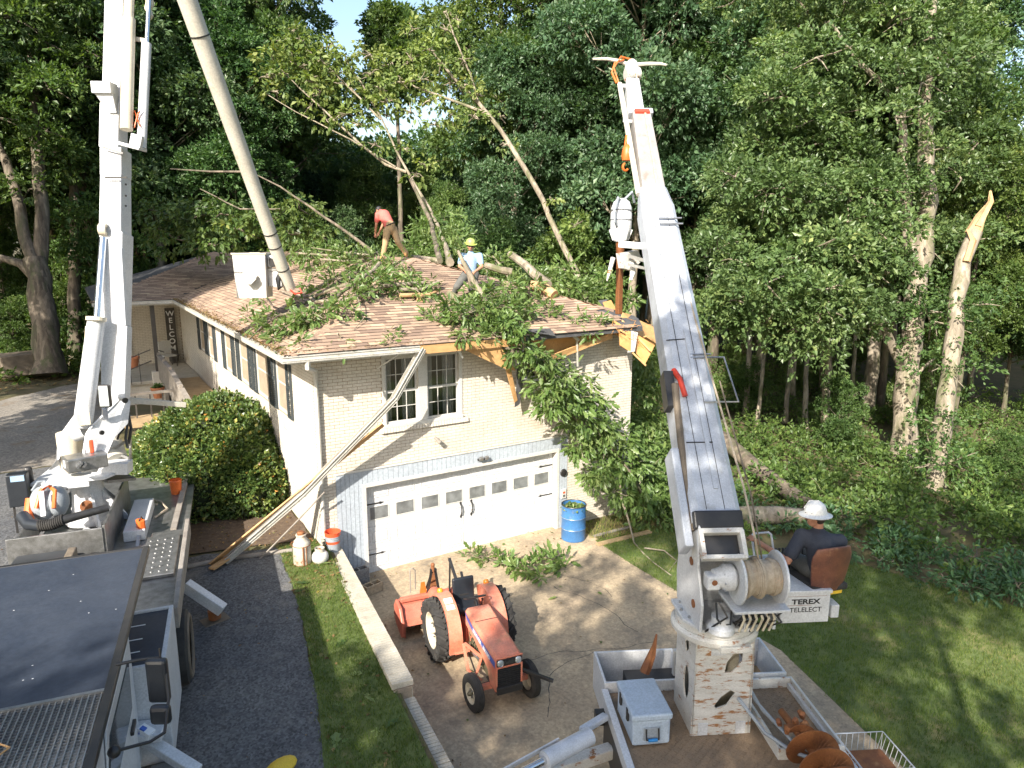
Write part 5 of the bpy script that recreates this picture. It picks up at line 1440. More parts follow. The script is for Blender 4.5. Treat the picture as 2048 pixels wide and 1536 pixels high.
    b = MB(); b.tube([g0 + Vector((0, 0, -.05)), g0 + Vector((-.16, -.1, -.0)), g0 + Vector((-.26, -.14, -.18)), g0 + Vector((-.24, -.14, -.36)), g0 + Vector((-.15, -.08, -.42))], .02, 6); b.tube([g0 + Vector((.05, 0, -.02)), g0 + Vector((.2, .0, .10)), g0 + Vector((.3, .05, -.05))], .02, 6); part('drive_hose', b, M['grey_plastic'], t, smooth=True)
    b = MB(); b.cyl(g1, g1 + Vector((0, 0, -.20)), .075, .06, 16); part('auger_coupling', b, M['auger_rust'], t, smooth=True)
    b = MB(); b.beam((2.22, -5.42, 7.07), (2.64, -6.17, 7.01), .09, .10); part('auger_arm', b, M['white_paint'], t, bevel=.012)
    b = MB(); b.prism([(-.14, .0), (.20, .05), (.30, -.10), (.10, -.26), (-.08, -.22)], -.06, .06, Matrix.Translation((2.32, -5.45, 6.93)) @ UPRIGHT); b.tube([(2.16, -5.36, 6.87), (2.08, -5.37, 6.64), (2.04, -5.37, 6.52)], [.04, .03, .01], 6); b.tube([(2.39, -5.51, 6.83), (2.39, -5.56, 6.64), (2.35, -5.56, 6.53)], [.05, .045, .03], 6); part('auger_latch', b, M['rusty_white'], t, bevel=.01)
    b = MB(); b.beam((2.29, -5.55, 6.9), (2.43, -5.78, 6.83), .05, .05); b.beam((2.27, -5.58, 6.77), (2.41, -5.8, 6.72), .04, .04); part('latch_arm', b, M['steel'], t)
    kb = Vector((2.26, -5.51, 5.98)); kt = g1 + Vector((0, 0, -.18)); kt2 = Vector((kt.x, kt.y, kt.z)); b = MB(); b.beam(kt2, (kt.x + .01, kt.y, kb.z), .085, .085, (0, 1, 0)); part('kelly_bar', b, M['auger_rust'], t, bevel=.01)
    # coil of hose and tarp pile by the pedestal, loose pole ropes to the auger
    b = MB(FB); b.tube([(5.30, -7.20, 1.75), (5.55, -7.45, 1.45), (5.75, -7.75, 1.42), (5.92, -8.0, 1.5)], .022, 6); b.tube([(5.5, -6.5, 1.9), (5.62, -7.0, 1.55), (5.80, -7.6, 1.45), (5.95, -8.0, 1.52)], .018, 6); b.tube([(5.52, -6.6, 1.8), (5.66, -7.1, 1.5), (5.84, -7.65, 1.42)], .018, 6); part('loose_cables', b, M['grey_plastic'], t, smooth=True)
    b = MB(FB); b.torus((5.35, -8.05, 1.215), .12, .011, (0, 0, 1), 20, 6, 0, 4.4); part('cable_loop', b, M['black_hose'], t, smooth=True)
    # outrigger leg to the left
    b = MB(); b.cyl((-0.16, -7.95, 1.28), (-0.85, -8, 1.28), .105, n=20); oc = part('outrigger_cylinder', b, M['boom_white'], t, smooth=True)
    b = MB(); b.cyl((-0.85, -8, 1.28), (-1.43, -8.05, 1.3), .045, n=14); part('cylinder_rod', b, M['chrome'], t, smooth=True)
    b = MB(); b.beam((0.24, -7.77, 1.28), (-0.21, -7.85, 1.3), .10, .08); part('outrigger_link', b, M['boom_white'], t, bevel=.02)
    b = MB(); b.beam((0.25, -7.88, 0.86), (-1.43, -7.77, 0.98), .16, .14); part('outrigger_leg', b, M['rusty_white'], t, bevel=.012)
    b = MB(); b.beam((-0.53, -7.83, 1.3), (-1.46, -7.87, 1.25), .02, .05); part('outrigger_edge', b, M['white_paint'], t)
    b = MB(FB); b.box((3.80, -6.45, 1.02), (.14, .12, .18)); part('marker_lamp_box', b, M['black_metal'], t, bevel=.01)
    # wheels (only their place under the bed is visible from the side)
    for x in (4.15, 6.15):
        b = MB(FB); b.lathe([(.30, -.14), (.46, -.14), (.52, -.10), (.52, .10), (.46, .14), (.30, .14), (.30, -.14)], (x, -9.6, .52), (1, 0, 0), 28); w = part('wheel', b, M['black_rubber'], t, smooth=True)
        b = MB(FB); b.lathe([(0, -.05), (.30, -.12), (.30, .12), (0, .05)], (x, -9.6, .52), (1, 0, 0), 24); part('rim', b, M['white_paint'], w, smooth=True)
build_digger()

# cooler on the deck
ca = Vector((0.19, -8.32, 1.21)); cb = Vector((0.62, -8.52, 1.21))
cdir = (cb - ca).normalized(); crot = math.atan2(cdir.y, cdir.x); cmid = (ca + cb) / 2
cooler = thing('cooler', 'pale blue grey hard cooler standing on the truck deck left of the white pedestal', 'cooler', (cmid.x, cmid.y, 1.205), crot)
Fq = frame((cmid.x, cmid.y, 1.205), crot)
b = MB(Fq); b.prism([(-.215, .02), (.215, .02), (.23, .04), (.23, .68), (.215, .70), (-.215, .70), (-.23, .68), (-.23, .04)], .015, .34); part('body', b, M['cooler_plastic'], cooler, bevel=.02)
b = MB(Fq); b.prism([(-.235, -.0), (.235, -.0), (.25, .02), (.25, .70), (.235, .72), (-.235, .72), (-.25, .70), (-.25, .02)], .345, .43); part('lid', b, M['cooler_plastic'], cooler, bevel=.022)
b = MB(Fq); b.bx(-.10, .10, .0, .018, .09, .26); hd = part('handle_recess', b, M['grey_plastic'], cooler, bevel=.01)
b = MB(Fq); b.tube([(-.075, -.004, .25), (-.075, -.03, .12), (.075, -.03, .12), (.075, -.004, .25)], .010, 6); part('rope_handle', b, M['black_metal'], cooler, smooth=True)
b = MB(Fq); b.cyl((-.055, -.032, .118), (.055, -.032, .118), .020, n=10); part('grip', b, M['blue_plastic'], cooler, smooth=True)
for y in (.2, .5):
    b = MB(Fq); b.bx(-.262, -.235, y - .03, y + .03, .24, .40); part('latch', b, M['black_rubber'], cooler, bevel=.008)

# loose auger lying along the right side of the deck
aug = thing('auger', 'rusty brown screw auger lying on the truck deck on the right side of the pedestal', 'auger', tuple(FB @ Vector((6.05, -8.3, 1.21))), -AZB)
def build_auger():
    a0 = Vector((5.88, -7.55, 1.53)); a1 = Vector((6.02, -9.7, 1.47)); d = (a1 - a0); L = d.length; d.normalize(); s = d.cross(Vector((0, 0, 1))).normalized(); u = s.cross(d)
    b = MB(FB); b.cyl(a0 - d * .35, a1, .045, n=12); part('shaft', b, M['auger_rust'], aug, smooth=True)
    turns = 8; n = 28; b = MB(FB); vs = []; R = .285
    for i in range(turns * n + 1):
        t = i / n * 2 * PI; c = a0 + d * (i / (turns * n) * L)
        e = s * math.cos(t) + u * math.sin(t); rr = R * min(1, .35 + i / n * .65)
        vs += [c + e * .045, c + e * rr, c + e * rr + d * .012, c + e * .045 + d * .012]
    fs = []
    for i in range(turns * n):
        q = i * 4; fs += [(q, q + 1, q + 5, q + 4), (q + 1, q + 2, q + 6, q + 5), (q + 2, q + 3, q + 7, q + 6)]
    b.add(vs, fs); part('flighting', b, M['auger_rust'], aug, smooth=False)
    b = MB(FB); rng = random.Random(4)
    for k in range(9): 
        c = a0 - d * .1 + Vector((rng.uniform(-.16, .16), rng.uniform(-.1, .12), rng.uniform(-.02, .12))); b.box(c, (.10, .06, .05), (rng.uniform(0, 2), rng.uniform(0, 2), rng.uniform(0, 2)))
    part('cutting_teeth', b, M['rust'], aug, bevel=.008)
build_auger()

# wire basket at the lower right corner of the deck
wb = thing('wire_basket', 'white wire basket at the near right edge of the truck deck behind the auger', 'basket', (2.53, -9.82, 1))
Fw = frame((2.53, -9.82, 1), -AZB)
b = MB(Fw)
for z in (0, .3): b.tube([(-.3, -.42, z), (.3, -.42, z), (.3, .2, z), (-.3, .2, z), (-.3, -.42, z)], .011, 6)
part('rim', b, M['white_paint'], wb, smooth=True)
b = MB(Fw)
for k in range(9):
    x = -.3 + .6 * k / 8; b.tube([(x, .2, .3), (x, .2, 0), (x, -.42, 0)], .005, 4)
for k in range(9):
    y = .2 - .62 * k / 8
    for sx in (-.3, .3): b.tube([(sx, y, .3), (sx, y + (.07 if k < 8 else 0), 0)], .005, 4)
part('wires', b, M['white_paint'], wb)
b = MB(Fw); b.bx(-.2, .26, -.3, .14, .01, .12); part('tray', b, M['rust'], wb, bevel=.02)

# ================================================================ BUCKET TRUCK (left foreground)
AZA = math.radians(10.5)
FA = Matrix.Rotation(-AZA, 4, 'Z')
lift = thing('bucket_truck', 'white bucket truck with dark cab guard roof and tall boom on the asphalt driveway', 'truck', tuple(FA @ Vector((-4.55, -4.5, .78))), -AZA)
def build_lift():
    t = lift; iA = FA.inverted()
    # cab guard roof and perforated front
    b = MB(FA); b.bx(-5.62, -3.66, -7.62, -4.32, 3.00, 3.03); part('cab_guard', b, M['roof_panel'], t, bevel=.006)
    b = MB(FA); b.bx(-3.70, -3.62, -11.0, -4.30, 2.97, 3.05); b.bx(-5.62, -3.66, -4.34, -4.28, 2.90, 3.04); part('guard_edge', b, M['black_metal'], t, bevel=.01)
    r = random.Random(3); b = MB(FA)
    for k in range(13): x = r.uniform(-5.5, -3.8); y = r.uniform(-7.4, -4.5); b.add([(x + .009 * math.cos(q), y + .007 * math.sin(q), 3.0335) for q in np.linspace(0, 2 * PI, 7)[:-1]], [(0, 1, 2, 3, 4, 5)])
    part('bird_spots', b, M['print_white'], t, kind='stuff')
    # expanded-metal grating in front: slats run along, rungs across, each slat a piece
    b = MB(); b.bx(0, .012, 0, 3.4, 0, .035); pz = Pieces('slat', b, M['steel'], None, .002)
    gr = part('grating', MB(FA).bx(-5.62, -3.70, -7.66, -7.62, 2.97, 3.03), M['steel'], t)
    pz.parent = gr
    x = -5.60; n = 0
    while x < -3.72: pz.put(FA @ Matrix.Translation((x, -11.04, 2.975))); x += .052
    b = MB(); b.bx(0, 1.9, 0, .006, 0, .03); pz2 = Pieces('rung', b, M['steel'], gr)
    y = -11
    while y < -7.68: pz2.put(FA @ Matrix.Translation((-5.61, y, 2.975))); y += .042
    b = MB(FA); b.tube([(-4.55, -8.6, 3.03), (-4.30, -8.25, 3.04), (-4.62, -7.95, 3.035)], .009, 5); part('twig', b, M['wood'], t)
    # cab below
    b = MB(FA)
    cabp = [(-11.0, 1.3), (-11.0, 2.1), (-9.4, 2.2), (-8.6, 2.85), (-6.2, 2.9), (-6.2, 1.2)]
    b.prism([(y, z) for y, z in cabp], -5.45, -3.68, Matrix(((0, 0, 1, 0), (1, 0, 0, 0), (0, 1, 0, 0), (0, 0, 0, 1)))); cb_ = part('cab', b, M['white_paint'], t, bevel=.05)
    b = MB(FA); b.prism([(-8.35, 2.22), (-6.75, 2.22), (-6.65, 2.72), (-7.9, 2.72)], -3.66, -3.64, Matrix(((0, 0, 1, 0), (1, 0, 0, 0), (0, 1, 0, 0), (0, 0, 0, 1)))); part('side_window', b, M['glass'], cb_)
    b = MB(FA); b.prism([(-8.50, 1.25), (-6.55, 1.25), (-6.5, 2.85), (-8.0, 2.85)], -3.675, -3.655, Matrix(((0, 0, 1, 0), (1, 0, 0, 0), (0, 1, 0, 0), (0, 0, 0, 1)))); dd = part('door', b, M['white_paint'], t, bevel=.01)
    b = MB(FA); b.bx(-3.655, -3.62, -6.95, -6.72, 2.02, 2.07); part('door_handle', b, M['black_metal'], dd, bevel=.008)
    # mirrors
    b = MB(); b.tube([(-4.92, -6.85, 3.25), (-4.71, -6.86, 3.24), (-4.57, -6.89, 3.23), (-4.52, -6.94, 3.17), (-4.53, -7.11, 2.91), (-4.61, -7.4, 2.77), (-4.73, -7.45, 2.76), (-4.99, -7.51, 2.82)], .015, 7); b.cyl((-4.55, -6.89, 3.32), (-4.55, -6.91, 3.19), .01, n=6); mi = part('mirror_arm', b, M['black_metal'], t, smooth=True)
    mc = Vector((-4.59, -6.93, 3.02)); b = MB(frame(mc, -AZA - .35)); b.box((0, 0, 0), (.20, .09, .45)); part('mirror', b, M['dark_plastic'], mi, bevel=.035)
    mc = Vector((-4.61, -7.15, 2.8)); b = MB(frame(mc, -AZA - .35)); b.box((0, 0, 0), (.19, .09, .19)); part('mirror', b, M['dark_plastic'], mi, bevel=.04)
    b = MB(); b.ball((-5.01, -7.5, 2.81), .055, 10, 8); part('mirror_mount', b, M['black_metal'], mi, smooth=True)
    # utility boxes behind the cab, right side
    b = MB(FA); b.bx(-3.98, -3.36, -6.15, -4.72, 1.05, 2.30); ub = part('utility_box', b, M['white_paint'], t, bevel=.015)
    b = MB(FA); b.bx(-3.93, -3.41, -6.10, -4.77, 2.300, 2.304); part('dark_lid', b, M['roof_panel'], ub)
    b = MB(FA); b.bx(-3.98, -3.36, -6.15, -6.10, 2.301, 2.33); b.bx(-3.98, -3.36, -4.77, -4.72, 2.301, 2.33); b.bx(-3.41, -3.36, -6.10, -4.77, 2.301, 2.33); b.bx(-3.98, -3.93, -6.10, -4.77, 2.301, 2.33); part('lid_rim', b, M['white_paint'], ub)
    for y in (-5.75, -5.45, -5.1): 
        b = MB(FA); b.bx(-3.85, -3.66, y - .008, y + .008, 2.305, 2.310); part('hinge_mark', b, M['print_white'], ub)
    b = MB(FA); b.bx(-3.60, -3.30, -9.4, -6.25, 1.0, 1.12); part('step', b, M['aluminium'], t, bevel=.01)
    # bed side, fender and wheel
    b = MB(FA); b.bx(-3.38, -3.31, -4.72, -1.35, 1.98, 2.28); part('bed_side', b, M['old_wood'], t, bevel=.01)
    b = MB(FA); b.bx(-3.92, -3.38, -4.60, -1.40, 1.9, 2.12); part('fender_box', b, M['aluminium'], t, bevel=.015)
    b = MB(FA); b.bx(-3.95, -3.45, -3.35, -1.75, 2.125, 2.18); sg = part('tread_step', b, M['aluminium'], t, bevel=.01)
    for k in range(8):
        for j in range(4):
            b = MB(FA); b.cyl((-3.88 + j * .11, -3.2 + k * .18, 2.181), (-3.88 + j * .11, -3.2 + k * .18, 2.190), .022, n=8); part('grip_stud', b, M['steel'], sg)
    for dy in (0,):
        b = MB(FA); b.lathe([(.34, -.13), (.46, -.14), (.525, -.11), (.54, 0), (.525, .11), (.46, .14), (.34, .13)], (-3.40, -4.05, 1.33), (1, 0, 0), 36); w = part('wheel', b, M['black_rubber'], t, smooth=True)
        b = MB(FA); b.lathe([(.0, -.06), (.12, -.06), (.16, -.10), (.26, .02), (.345, .10), (.345, -.10)], (-3.40, -4.05, 1.33), (1, 0, 0), 32); part('rim', b, M['cream_rim'], w, smooth=True)
        b = MB(FA); b.torus((-3.27, -4.05, 1.33), .43, .035, (1, 0, 0), 36, 8); part('sidewall', b, M['dusty_brown'], w, smooth=True)
        b = MB(FA); b.lathe([(.34, -.13), (.46, -.14), (.54, 0), (.46, .14), (.34, .13)], (-5.65, -4.05, 1.33), (1, 0, 0), 30); part('wheel', b, M['black_rubber'], t, smooth=True)
        b = MB(FA); b.lathe([(.34, -.13), (.46, -.14), (.54, 0), (.46, .14), (.34, .13)], (-3.65, -8.9, 1.2), (1, 0, 0), 30); part('wheel', b, M['black_rubber'], t, smooth=True)
    b = MB(FA); b.bx(-5.2, -3.9, -10.8, 2.6, 1.25, 1.55); part('chassis', b, M['black_metal'], t)
    # deck
    b = MB(FA); b.bx(-5.80, -3.38, -4.6, 2.6, 1.86, 1.92); part('deck', b, M['aluminium'], t)
    # tall open compartment with reflecting walls
    b = MB(FA); b.prism([(-1.92, 1.92), (-1.92, 2.55), (.90, 2.52), (1.05, 1.92)], -4.57, -4.53, Matrix(((0, 0, 1, 0), (1, 0, 0, 0), (0, 1, 0, 0), (0, 0, 0, 1)))); part('compartment_wall', b, M['aluminium'], t, bevel=.006)
    b = MB(FA); b.bx(-5.9, -4.57, -1.95, -1.90, 1.92, 2.52); part('compartment_wall', b, M['aluminium'], t, bevel=.006)
    b = MB(FA); b.bx(-5.90, -5.86, -1.9, 2.4, 1.92, 2.35); part('compartment_wall', b, M['aluminium'], t, bevel=.006)
    for (x, y, a) in ((-5.3, -1.3, .5), (-5.05, -1.15, .6), (-4.85, -.95, .6), (-5.55, -1.4, .3)):
        b = MB(FA); b.box((x, y, 2.06), (.09, .75, .05), (0, 0, a)); part('metal_bar', b, M['white_paint'], t, bevel=.01)
    b = MB(FA); b.bx(-5.85, -4.62, -3.9, -1.98, 1.93, 2.0); part('cover_plate', b, M['black_metal'], t)
    b = MB(FA); b.bx(-5.75, -5.02, -2.75, -2.1, 2.0, 2.30); part('battery_box', b, M['dark_plastic'], t, bevel=.03)
    b = MB(FA); b.bx(-5.02, -4.90, -2.7, -2.2, 2.0, 2.36); part('box_end', b, M['dusty_brown'], t, bevel=.015)
    b = MB(FA); b.bx(-4.40, -4.05, -1.2, .5, 1.925, 2.12); part('side_locker', b, M['white_paint'], t, bevel=.015)
    b = MB(FA); b.tube([(-4.0, -.2, 1.95), (-3.8, .2, 1.96), (-3.95, .7, 1.96), (-4.2, .9, 1.95), (-4.3, .6, 1.96), (-4.0, .5, 1.97)], .022, 6); part('coiled_rope', b, M['rope'], t, smooth=True)
    b = MB(FA); b.lathe([(0, 0), (.10, 0), (.12, .28), (.13, .28), (.12, .30)], (-3.7, 1.2, 1.925), n=16); part('bucket_pail', b, M['orange_plastic'], t, smooth=True)
    b = MB(FA); b.beam((-3.62, -1.0, 1.97), (-3.55, 1.9, 1.97), .10, .05); part('loose_plank', b, M['old_wood'], t)
    # pedestal
    cx, cy = -5.10, .15
    b = MB(FA); b.lathe([(.42, 0), (.42, .06), (.30, .10), (.26, .55), (.30, .92), (.0, .92)], (cx, cy, 1.95), n=26); part('pedestal', b, M['white_paint'], t, smooth=True)
    for a in (-1.2, -.3, .7, 2.2):
        e = Vector((math.cos(a), math.sin(a), 0)); b = MB(FA); b.add([Vector((cx, cy, 1.95)) + e * .26, Vector((cx, cy, 1.95)) + e * .68, Vector((cx, cy, 2.02)) + e * .68, Vector((cx, cy, 2.55)) + e * .27], [(0, 1, 2, 3)]); g = part('gusset', b, M['white_paint'], t); m = g.modifiers.new('thick', 'SOLIDIFY'); m.thickness = .04; m.offset = 0
    b = MB(FA); b.lathe([(0, 0), (.10, .0), (.12, .04), (.10, .06), (0, .06)], (cx + .02, cy - .285, 2.32), (0, -1, 0), 16); part('inspection_port', b, M['rust'], t, smooth=True)
    # turntable and cheek plates
    b = MB(FA); b.prism([(cx - .75, cy - .58), (cx + .40, cy - .62), (cx + .75, cy - .10), (cx + .55, cy + .5), (cx - .6, cy + .5)], 2.88, 2.94); b.bx(cx - .42, cx + .15, cy - .60, cy - .50, 2.78, 2.88); part('turntable', b, M['white_paint'], t, bevel=.012)
    def cheek(off_px, d0, nm='turret_cheek'):
        pass
    PL = [(-5.54, 0.61, 3.14), (-5.41, 0.57, 3.31), (-5.34, 0.73, 3.69), (-4.96, 0.85, 4.16), (-4.91, 0.78, 3.98), (-5.26, 0.78, 3.57), (-5.35, 0.63, 3.23)]
    def plate3(pts, dirv, th, nm, mat='white_paint'):
        pts = [Vector(p) for p in pts]; dv = Vector(dirv).normalized() * th; n = len(pts)
        b = MB(); b.add(pts + [p + dv for p in pts], [tuple(range(n)), tuple(range(2 * n - 1, n - 1, -1))] + [(i, (i + 1) % n, (i + 1) % n + n, i + n) for i in range(n)])
        return part(nm, b, M[mat], t, bevel=.006)
    plate3(PL, (.8, .3, 0), .05, 'turret_cheek')
    PR = [(-5.05, 0.24, 3.12), (-4.99, 0.23, 3.51), (-4.92, 0.31, 3.79), (-4.84, 0.29, 3.91), (-4.27, 0.59, 4.37), (-4.19, 0.56, 4.23), (-4.28, 0.47, 3.85), (-4.53, 0.34, 3.64), (-4.64, 0.24, 3.45), (-4.85, 0.17, 3.11)]
    plate3(PR, (.8, -.3, 0), .04, 'turret_cheek')
    b = MB(); b.lathe([(0, 0), (.05, 0), (.05, .03), (0, .03)], (-4.26, 0.33, 4.31), (.5, -.85, 0), 14); b.lathe([(0, 0), (.04, 0), (.04, .03), (0, .03)], (-4.68, 0.05, 3.84), (.5, -.85, 0), 14); part('pivot_pin', b, M['black_metal'], t, smooth=True)
    b = MB(); b.lathe([(0, -.42), (.16, -.42), (.20, -.3), (.20, .30), (0, .32)], (-5.17, 0.75, 3.45), (0, 0, 1), 20); part('turret_motor', b, M['skin'] if False else M['cream_rim'], t, smooth=True)
    b = MB(); b.cyl((-5.08, 0.59, 3.75), (-4.91, 0.5, 3.82), .15, n=18); part('cylinder_clevis', b, M['white_paint'], t, smooth=True)
    b = MB(frame((-4.97, 0.12, 3.35), .2)); b.box((0, 0, 0), (.62, .4, .24)); part('valve_cover', b, M['aluminium'], t, bevel=.02)
    b = MB(frame((-5.19, 0.08, 3.36), .1)); b.box((0, 0, 0), (.20, .12, .14)); part('pump', b, M['white_paint'], t, bevel=.02)
    b = MB(frame((-5.04, -0.13, 3.39), .1)); 
    for q in range(5): b.cyl((q * .03 - .05, -.06, -.05 + .03 * (q % 3)), (q * .03 - .05, .05, -.05 + .03 * (q % 3)), .022, n=8)
    part('fittings', b, M['steel'], t, smooth=True)
    b = MB(frame((-4.85, 0.16, 3.59), -.1)); b.box((0, 0, 0), (.07, .04, .24)); part('red_handle', b, M['red_orange'], t, bevel=.02)
    # lift cylinder
    b = MB(); b.cyl((-4.95, 0.47, 3.87), (-4.54, 0.72, 5.74), .155, .14, 24); lc = part('lift_cylinder', b, M['white_paint'], t, smooth=True)
    b = MB(); b.cyl((-4.55, 0.66, 5.72), (-4.54, 0.67, 5.78), .165, n=22); b.tube([(-4.71, 0.68, 5.63), (-4.88, 0.47, 4.57), (-4.94, 0.47, 4.4), (-4.93, 0.35, 4.15)], .014, 6); b.box(Vector((-4.92, 0.32, 4.06)), (.20, .16, .20)); part('cylinder_fitting', b, M['cream_rim'], lc)
    b = MB(); b.cyl((-4.53, 0.74, 5.73), (-4.28, 1.14, 7.16), .062, n=16); part('cylinder_rod', b, M['chrome'], t, smooth=True)
    b = MB(); b.lathe([(.05, -.06), (.11, -.06), (.11, .06), (.05, .06)], (-4.26, 1.16, 7.3), (.9, -.4, 0), 18); part('rod_eye', b, M['cream_rim'], t, smooth=True)
    # mast (lower boom), tapering box made of stacked sections
    sd = Vector((.866, -.5, 0)); fwd = Vector((-.5, -.866, 0)); upz = (0, 0, 1)
    def sec(p, q, w0, w1, h0, h1, nm, mat='white_paint', bev=.02):
        b = MB(); b.beam(p, q, w0, h0, fwd, w2=w1, h2=h1); return part(nm, b, M[mat], t, bevel=bev)
    sec((-4.43, 0.68, 3.83), (-4.05, 1.31, 7.23), .34, .42, .32, .42, 'boom_lower')
    sec((-4.28, 0.52, 4.31), (-4.11, 0.72, 5.59), .18, .18, .22, .2, 'boom_gusset')
    sec((-4.12, 0.73, 5.59), (-4.01, 0.98, 6.97), .16, .05, .2, .12, 'boom_gusset')
    sec((-4.07, 1.31, 7.21), (-3.95, 1.55, 8.25), .40, .38, .40, .38, 'boom_section')
    sec((-3.95, 1.55, 8.24), (-3.9, 1.63, 8.74), .39, .39, .39, .39, 'boom_section')
    sec((-3.94, 1.66, 8.74), (-3.84, 1.79, 9.54), .35, .35, .36, .36, 'boom_section')
    sec((-3.84, 1.78, 9.41), (-3.49, 2.29, 12.06), .33, .34, .33, .33, 'boom_section')
    ln = MB(); ln.beam(Vector((-3.97, 1.22, 8.21)), Vector((-3.97, 1.22, 8.24)), .40, .012, fwd); ln.beam(Vector((-3.97, 1.34, 8.69)), Vector((-3.96, 1.34, 8.72)), .36, .012, fwd); part('boom_joint_lines', ln, M['black_metal'], t, kind='stuff')
    for yy in (372, 394, 415):
        b = MB(); b.lathe([(0, 0), (.02, 0), (.02, .01), (0, .01)], {372: (-3.84, 1.06, 8.1), 394: (-3.86, 1.02, 7.9), 415: (-3.88, 0.99, 7.72)}[yy], (.5, -.85, 0), 8); part('bolt_hole', b, M['black_metal'], t)
    b = MB(); b.cyl((-3.73, 1.18, 9.06), (-3.47, 1.61, 11.04), .105, n=16); b.cyl((-3.48, 1.61, 11.03), (-3.38, 1.79, 11.77), .085, n=14); part('compensating_link', b, M['cream_rim'], t, smooth=True)
    b = MB(); b.cyl((-3.52, 1.16, 8.75), (-3.23, 1.54, 10.64), .085, n=14); part('upper_cylinder', b, M['white_paint'], t, smooth=True)
    b = MB(); b.cyl((-3.23, 1.54, 10.62), (-3.06, 1.76, 11.73), .04, n=12); part('upper_rod', b, M['chrome'], t, smooth=True)
    b = MB(); b.beam((-3.45, 1.64, 10.72), (-3.24, 1.56, 10.69), .07, .07); part('cylinder_strap', b, M['fibreglass'], t)
    b = MB(frame((-3.98, 1.57, 9.79), -.5)); b.box((0, 0, 0), (.34, .30, .20)); b.add([(-.14, -.1, -.1), (.17, -.1, -.1), (.17, .12, -.1), (-.14, .12, -.1), (.02, 0, -.42), (.17, 0, -.42)], [(0, 1, 5, 4), (3, 4, 5, 2), (0, 4, 3), (1, 2, 5)]); part('boom_rest', b, M['white_paint'], t, bevel=.012)
    b = MB(); b.beam((-3.84, 1.26, 8.82), (-3.5, 1.08, 8.72), .34, .06, (0, 0, 1)); b.beam((-3.68, 1.05, 8.88), (-3.51, 0.99, 8.83), .16, .22, (0, 0, 1)); part('cylinder_shelf', b, M['white_paint'], t, bevel=.012)
    b = MB(); b.tube([(-3.6, 1.17, 9.1), (-3.52, 1.18, 9.35), (-3.47, 1.17, 9.42), (-3.55, 1.17, 9.22), (-3.56, 1.22, 9.4), (-3.51, 1.12, 9.12)], .012, 6); part('orange_wire', b, M['orange_plastic'], t, smooth=True)
    b = MB(); b.tube([(-3.07, 1.81, 11.66), (-3.09, 1.76, 11.39), (-3.13, 1.76, 11.3), (-3.1, 1.71, 11.17), (-3.15, 1.72, 11.07)], [.06, .07, .06, .05, .02], 8); part('rag', b, M['cream_rim'], t, smooth=True)
    b = MB(frame((-4.56, 0.18, 4.45), -.4)); b.box((0, 0, 0), (.20, .10, .40)); wl = part('work_lamp', b, M['black_metal'], t, bevel=.03)
    b = MB(frame((-4.56, 0.18, 4.45), -.4)); b.box((0, -.052, 0), (.15, .01, .34)); part('lens', b, M['lamp_glass'], wl)
    b = MB(); b.beam((-4.58, 0.26, 4.21), (-4.59, 0.34, 4.01), .08, .06); part('lamp_stem', b, M['chrome'], t)
    # platform behind the turret with cross bracing, and the long ladder like rack to the right
    b = MB(); b.beam((-4.84, 0.86, 3.02), (-4.27, 0.62, 2.99), .30, .22); part('rack_beam', b, M['white_paint'], t, bevel=.012)
    b = MB(); b.beam((-4.16, 0.96, 4.18), (-3.18, 1.13, 3.94), .10, .10); part('boom_cradle_arm', b, M['fibreglass'], t, bevel=.01)
    b = MB()
    for p, q in (((-4.77, 1.04, 3.41), (-4.26, 0.76, 3.11)), ((-4.81, 0.99, 3.12), (-4.23, 0.82, 3.46)), ((-4.79, 1.05, 3.43), (-4.82, 0.99, 3.09)), ((-4.21, 0.82, 3.47), (-4.25, 0.75, 3.09))): b.beam(p, q, .03, .05)
    b.beam((-4.8, 1.1, 3.09), (-4.26, 0.87, 3.06), .35, .03); part('rack_brace', b, M['aluminium'], t)
    b = MB(); b.cyl((-4.53, 1.22, 3.28), (-4.47, 0.88, 3.06), .22, .2, n=18); part('reel_guard', b, M['fibreglass'], t, smooth=True)
    b = MB(); b.beam((-4.74, 0.86, 2.76), (-4.27, 1.03, 2.69), .5, .05); part('rear_deck', b, M['aluminium'], t)
    b = MB()
    rr = random.Random(2)
    for k in range(7): x = 246 + k * 2; 
    b.tube([(-4.25, 0.72, 3.98), (-4.24, 0.56, 3.83), (-4.3, 0.54, 3.56), (-4.28, 0.48, 3.38)], .025, 6); b.tube([(-4.21, 0.71, 4.03), (-4.19, 0.62, 3.71), (-4.26, 0.6, 3.44)], .03, 6); b.tube([(-4.3, 0.58, 3.74), (-4.39, 0.61, 3.65), (-4.43, 0.61, 3.54)], .02, 6)
    part('hoses', b, M['black_hose'], t, smooth=True)
    # outriggers
    b = MB(); b.beam((-3.78, -1.82, 1.55), (-3.29, -2.17, 1.12), .16, .18); ol = part('outrigger_leg', b, M['white_paint'], t, bevel=.012)
    b = MB(); b.cyl((-3.4, -1.95, 1.05), (-3.39, -1.95, 0.9), .10, n=12); part('outrigger_jack', b, M['rust'], t, smooth=True)
    b = MB(frame((-3.39, -1.94, 0.85), .2)); b.box((0, 0, .01), (.42, .30, .03)); part('outrigger_pad', b, M['dusty_brown'], t, bevel=.008)
    b = MB(); b.beam((-4.79, -5.41, 1.53), (-4.25, -6.06, 1.25), .14, .10); b.box(Vector((-4.67, -5.59, 1.63)), (.35, .30, .10), (0, 0, -.4)); part('front_outrigger', b, M['white_paint'], t, bevel=.012)
    b = MB(); b.beam((-4.75, -5.61, 1.71), (-4.65, -5.73, 1.66), .10, .09); part('warning_sticker', b, M['print_white'], t)
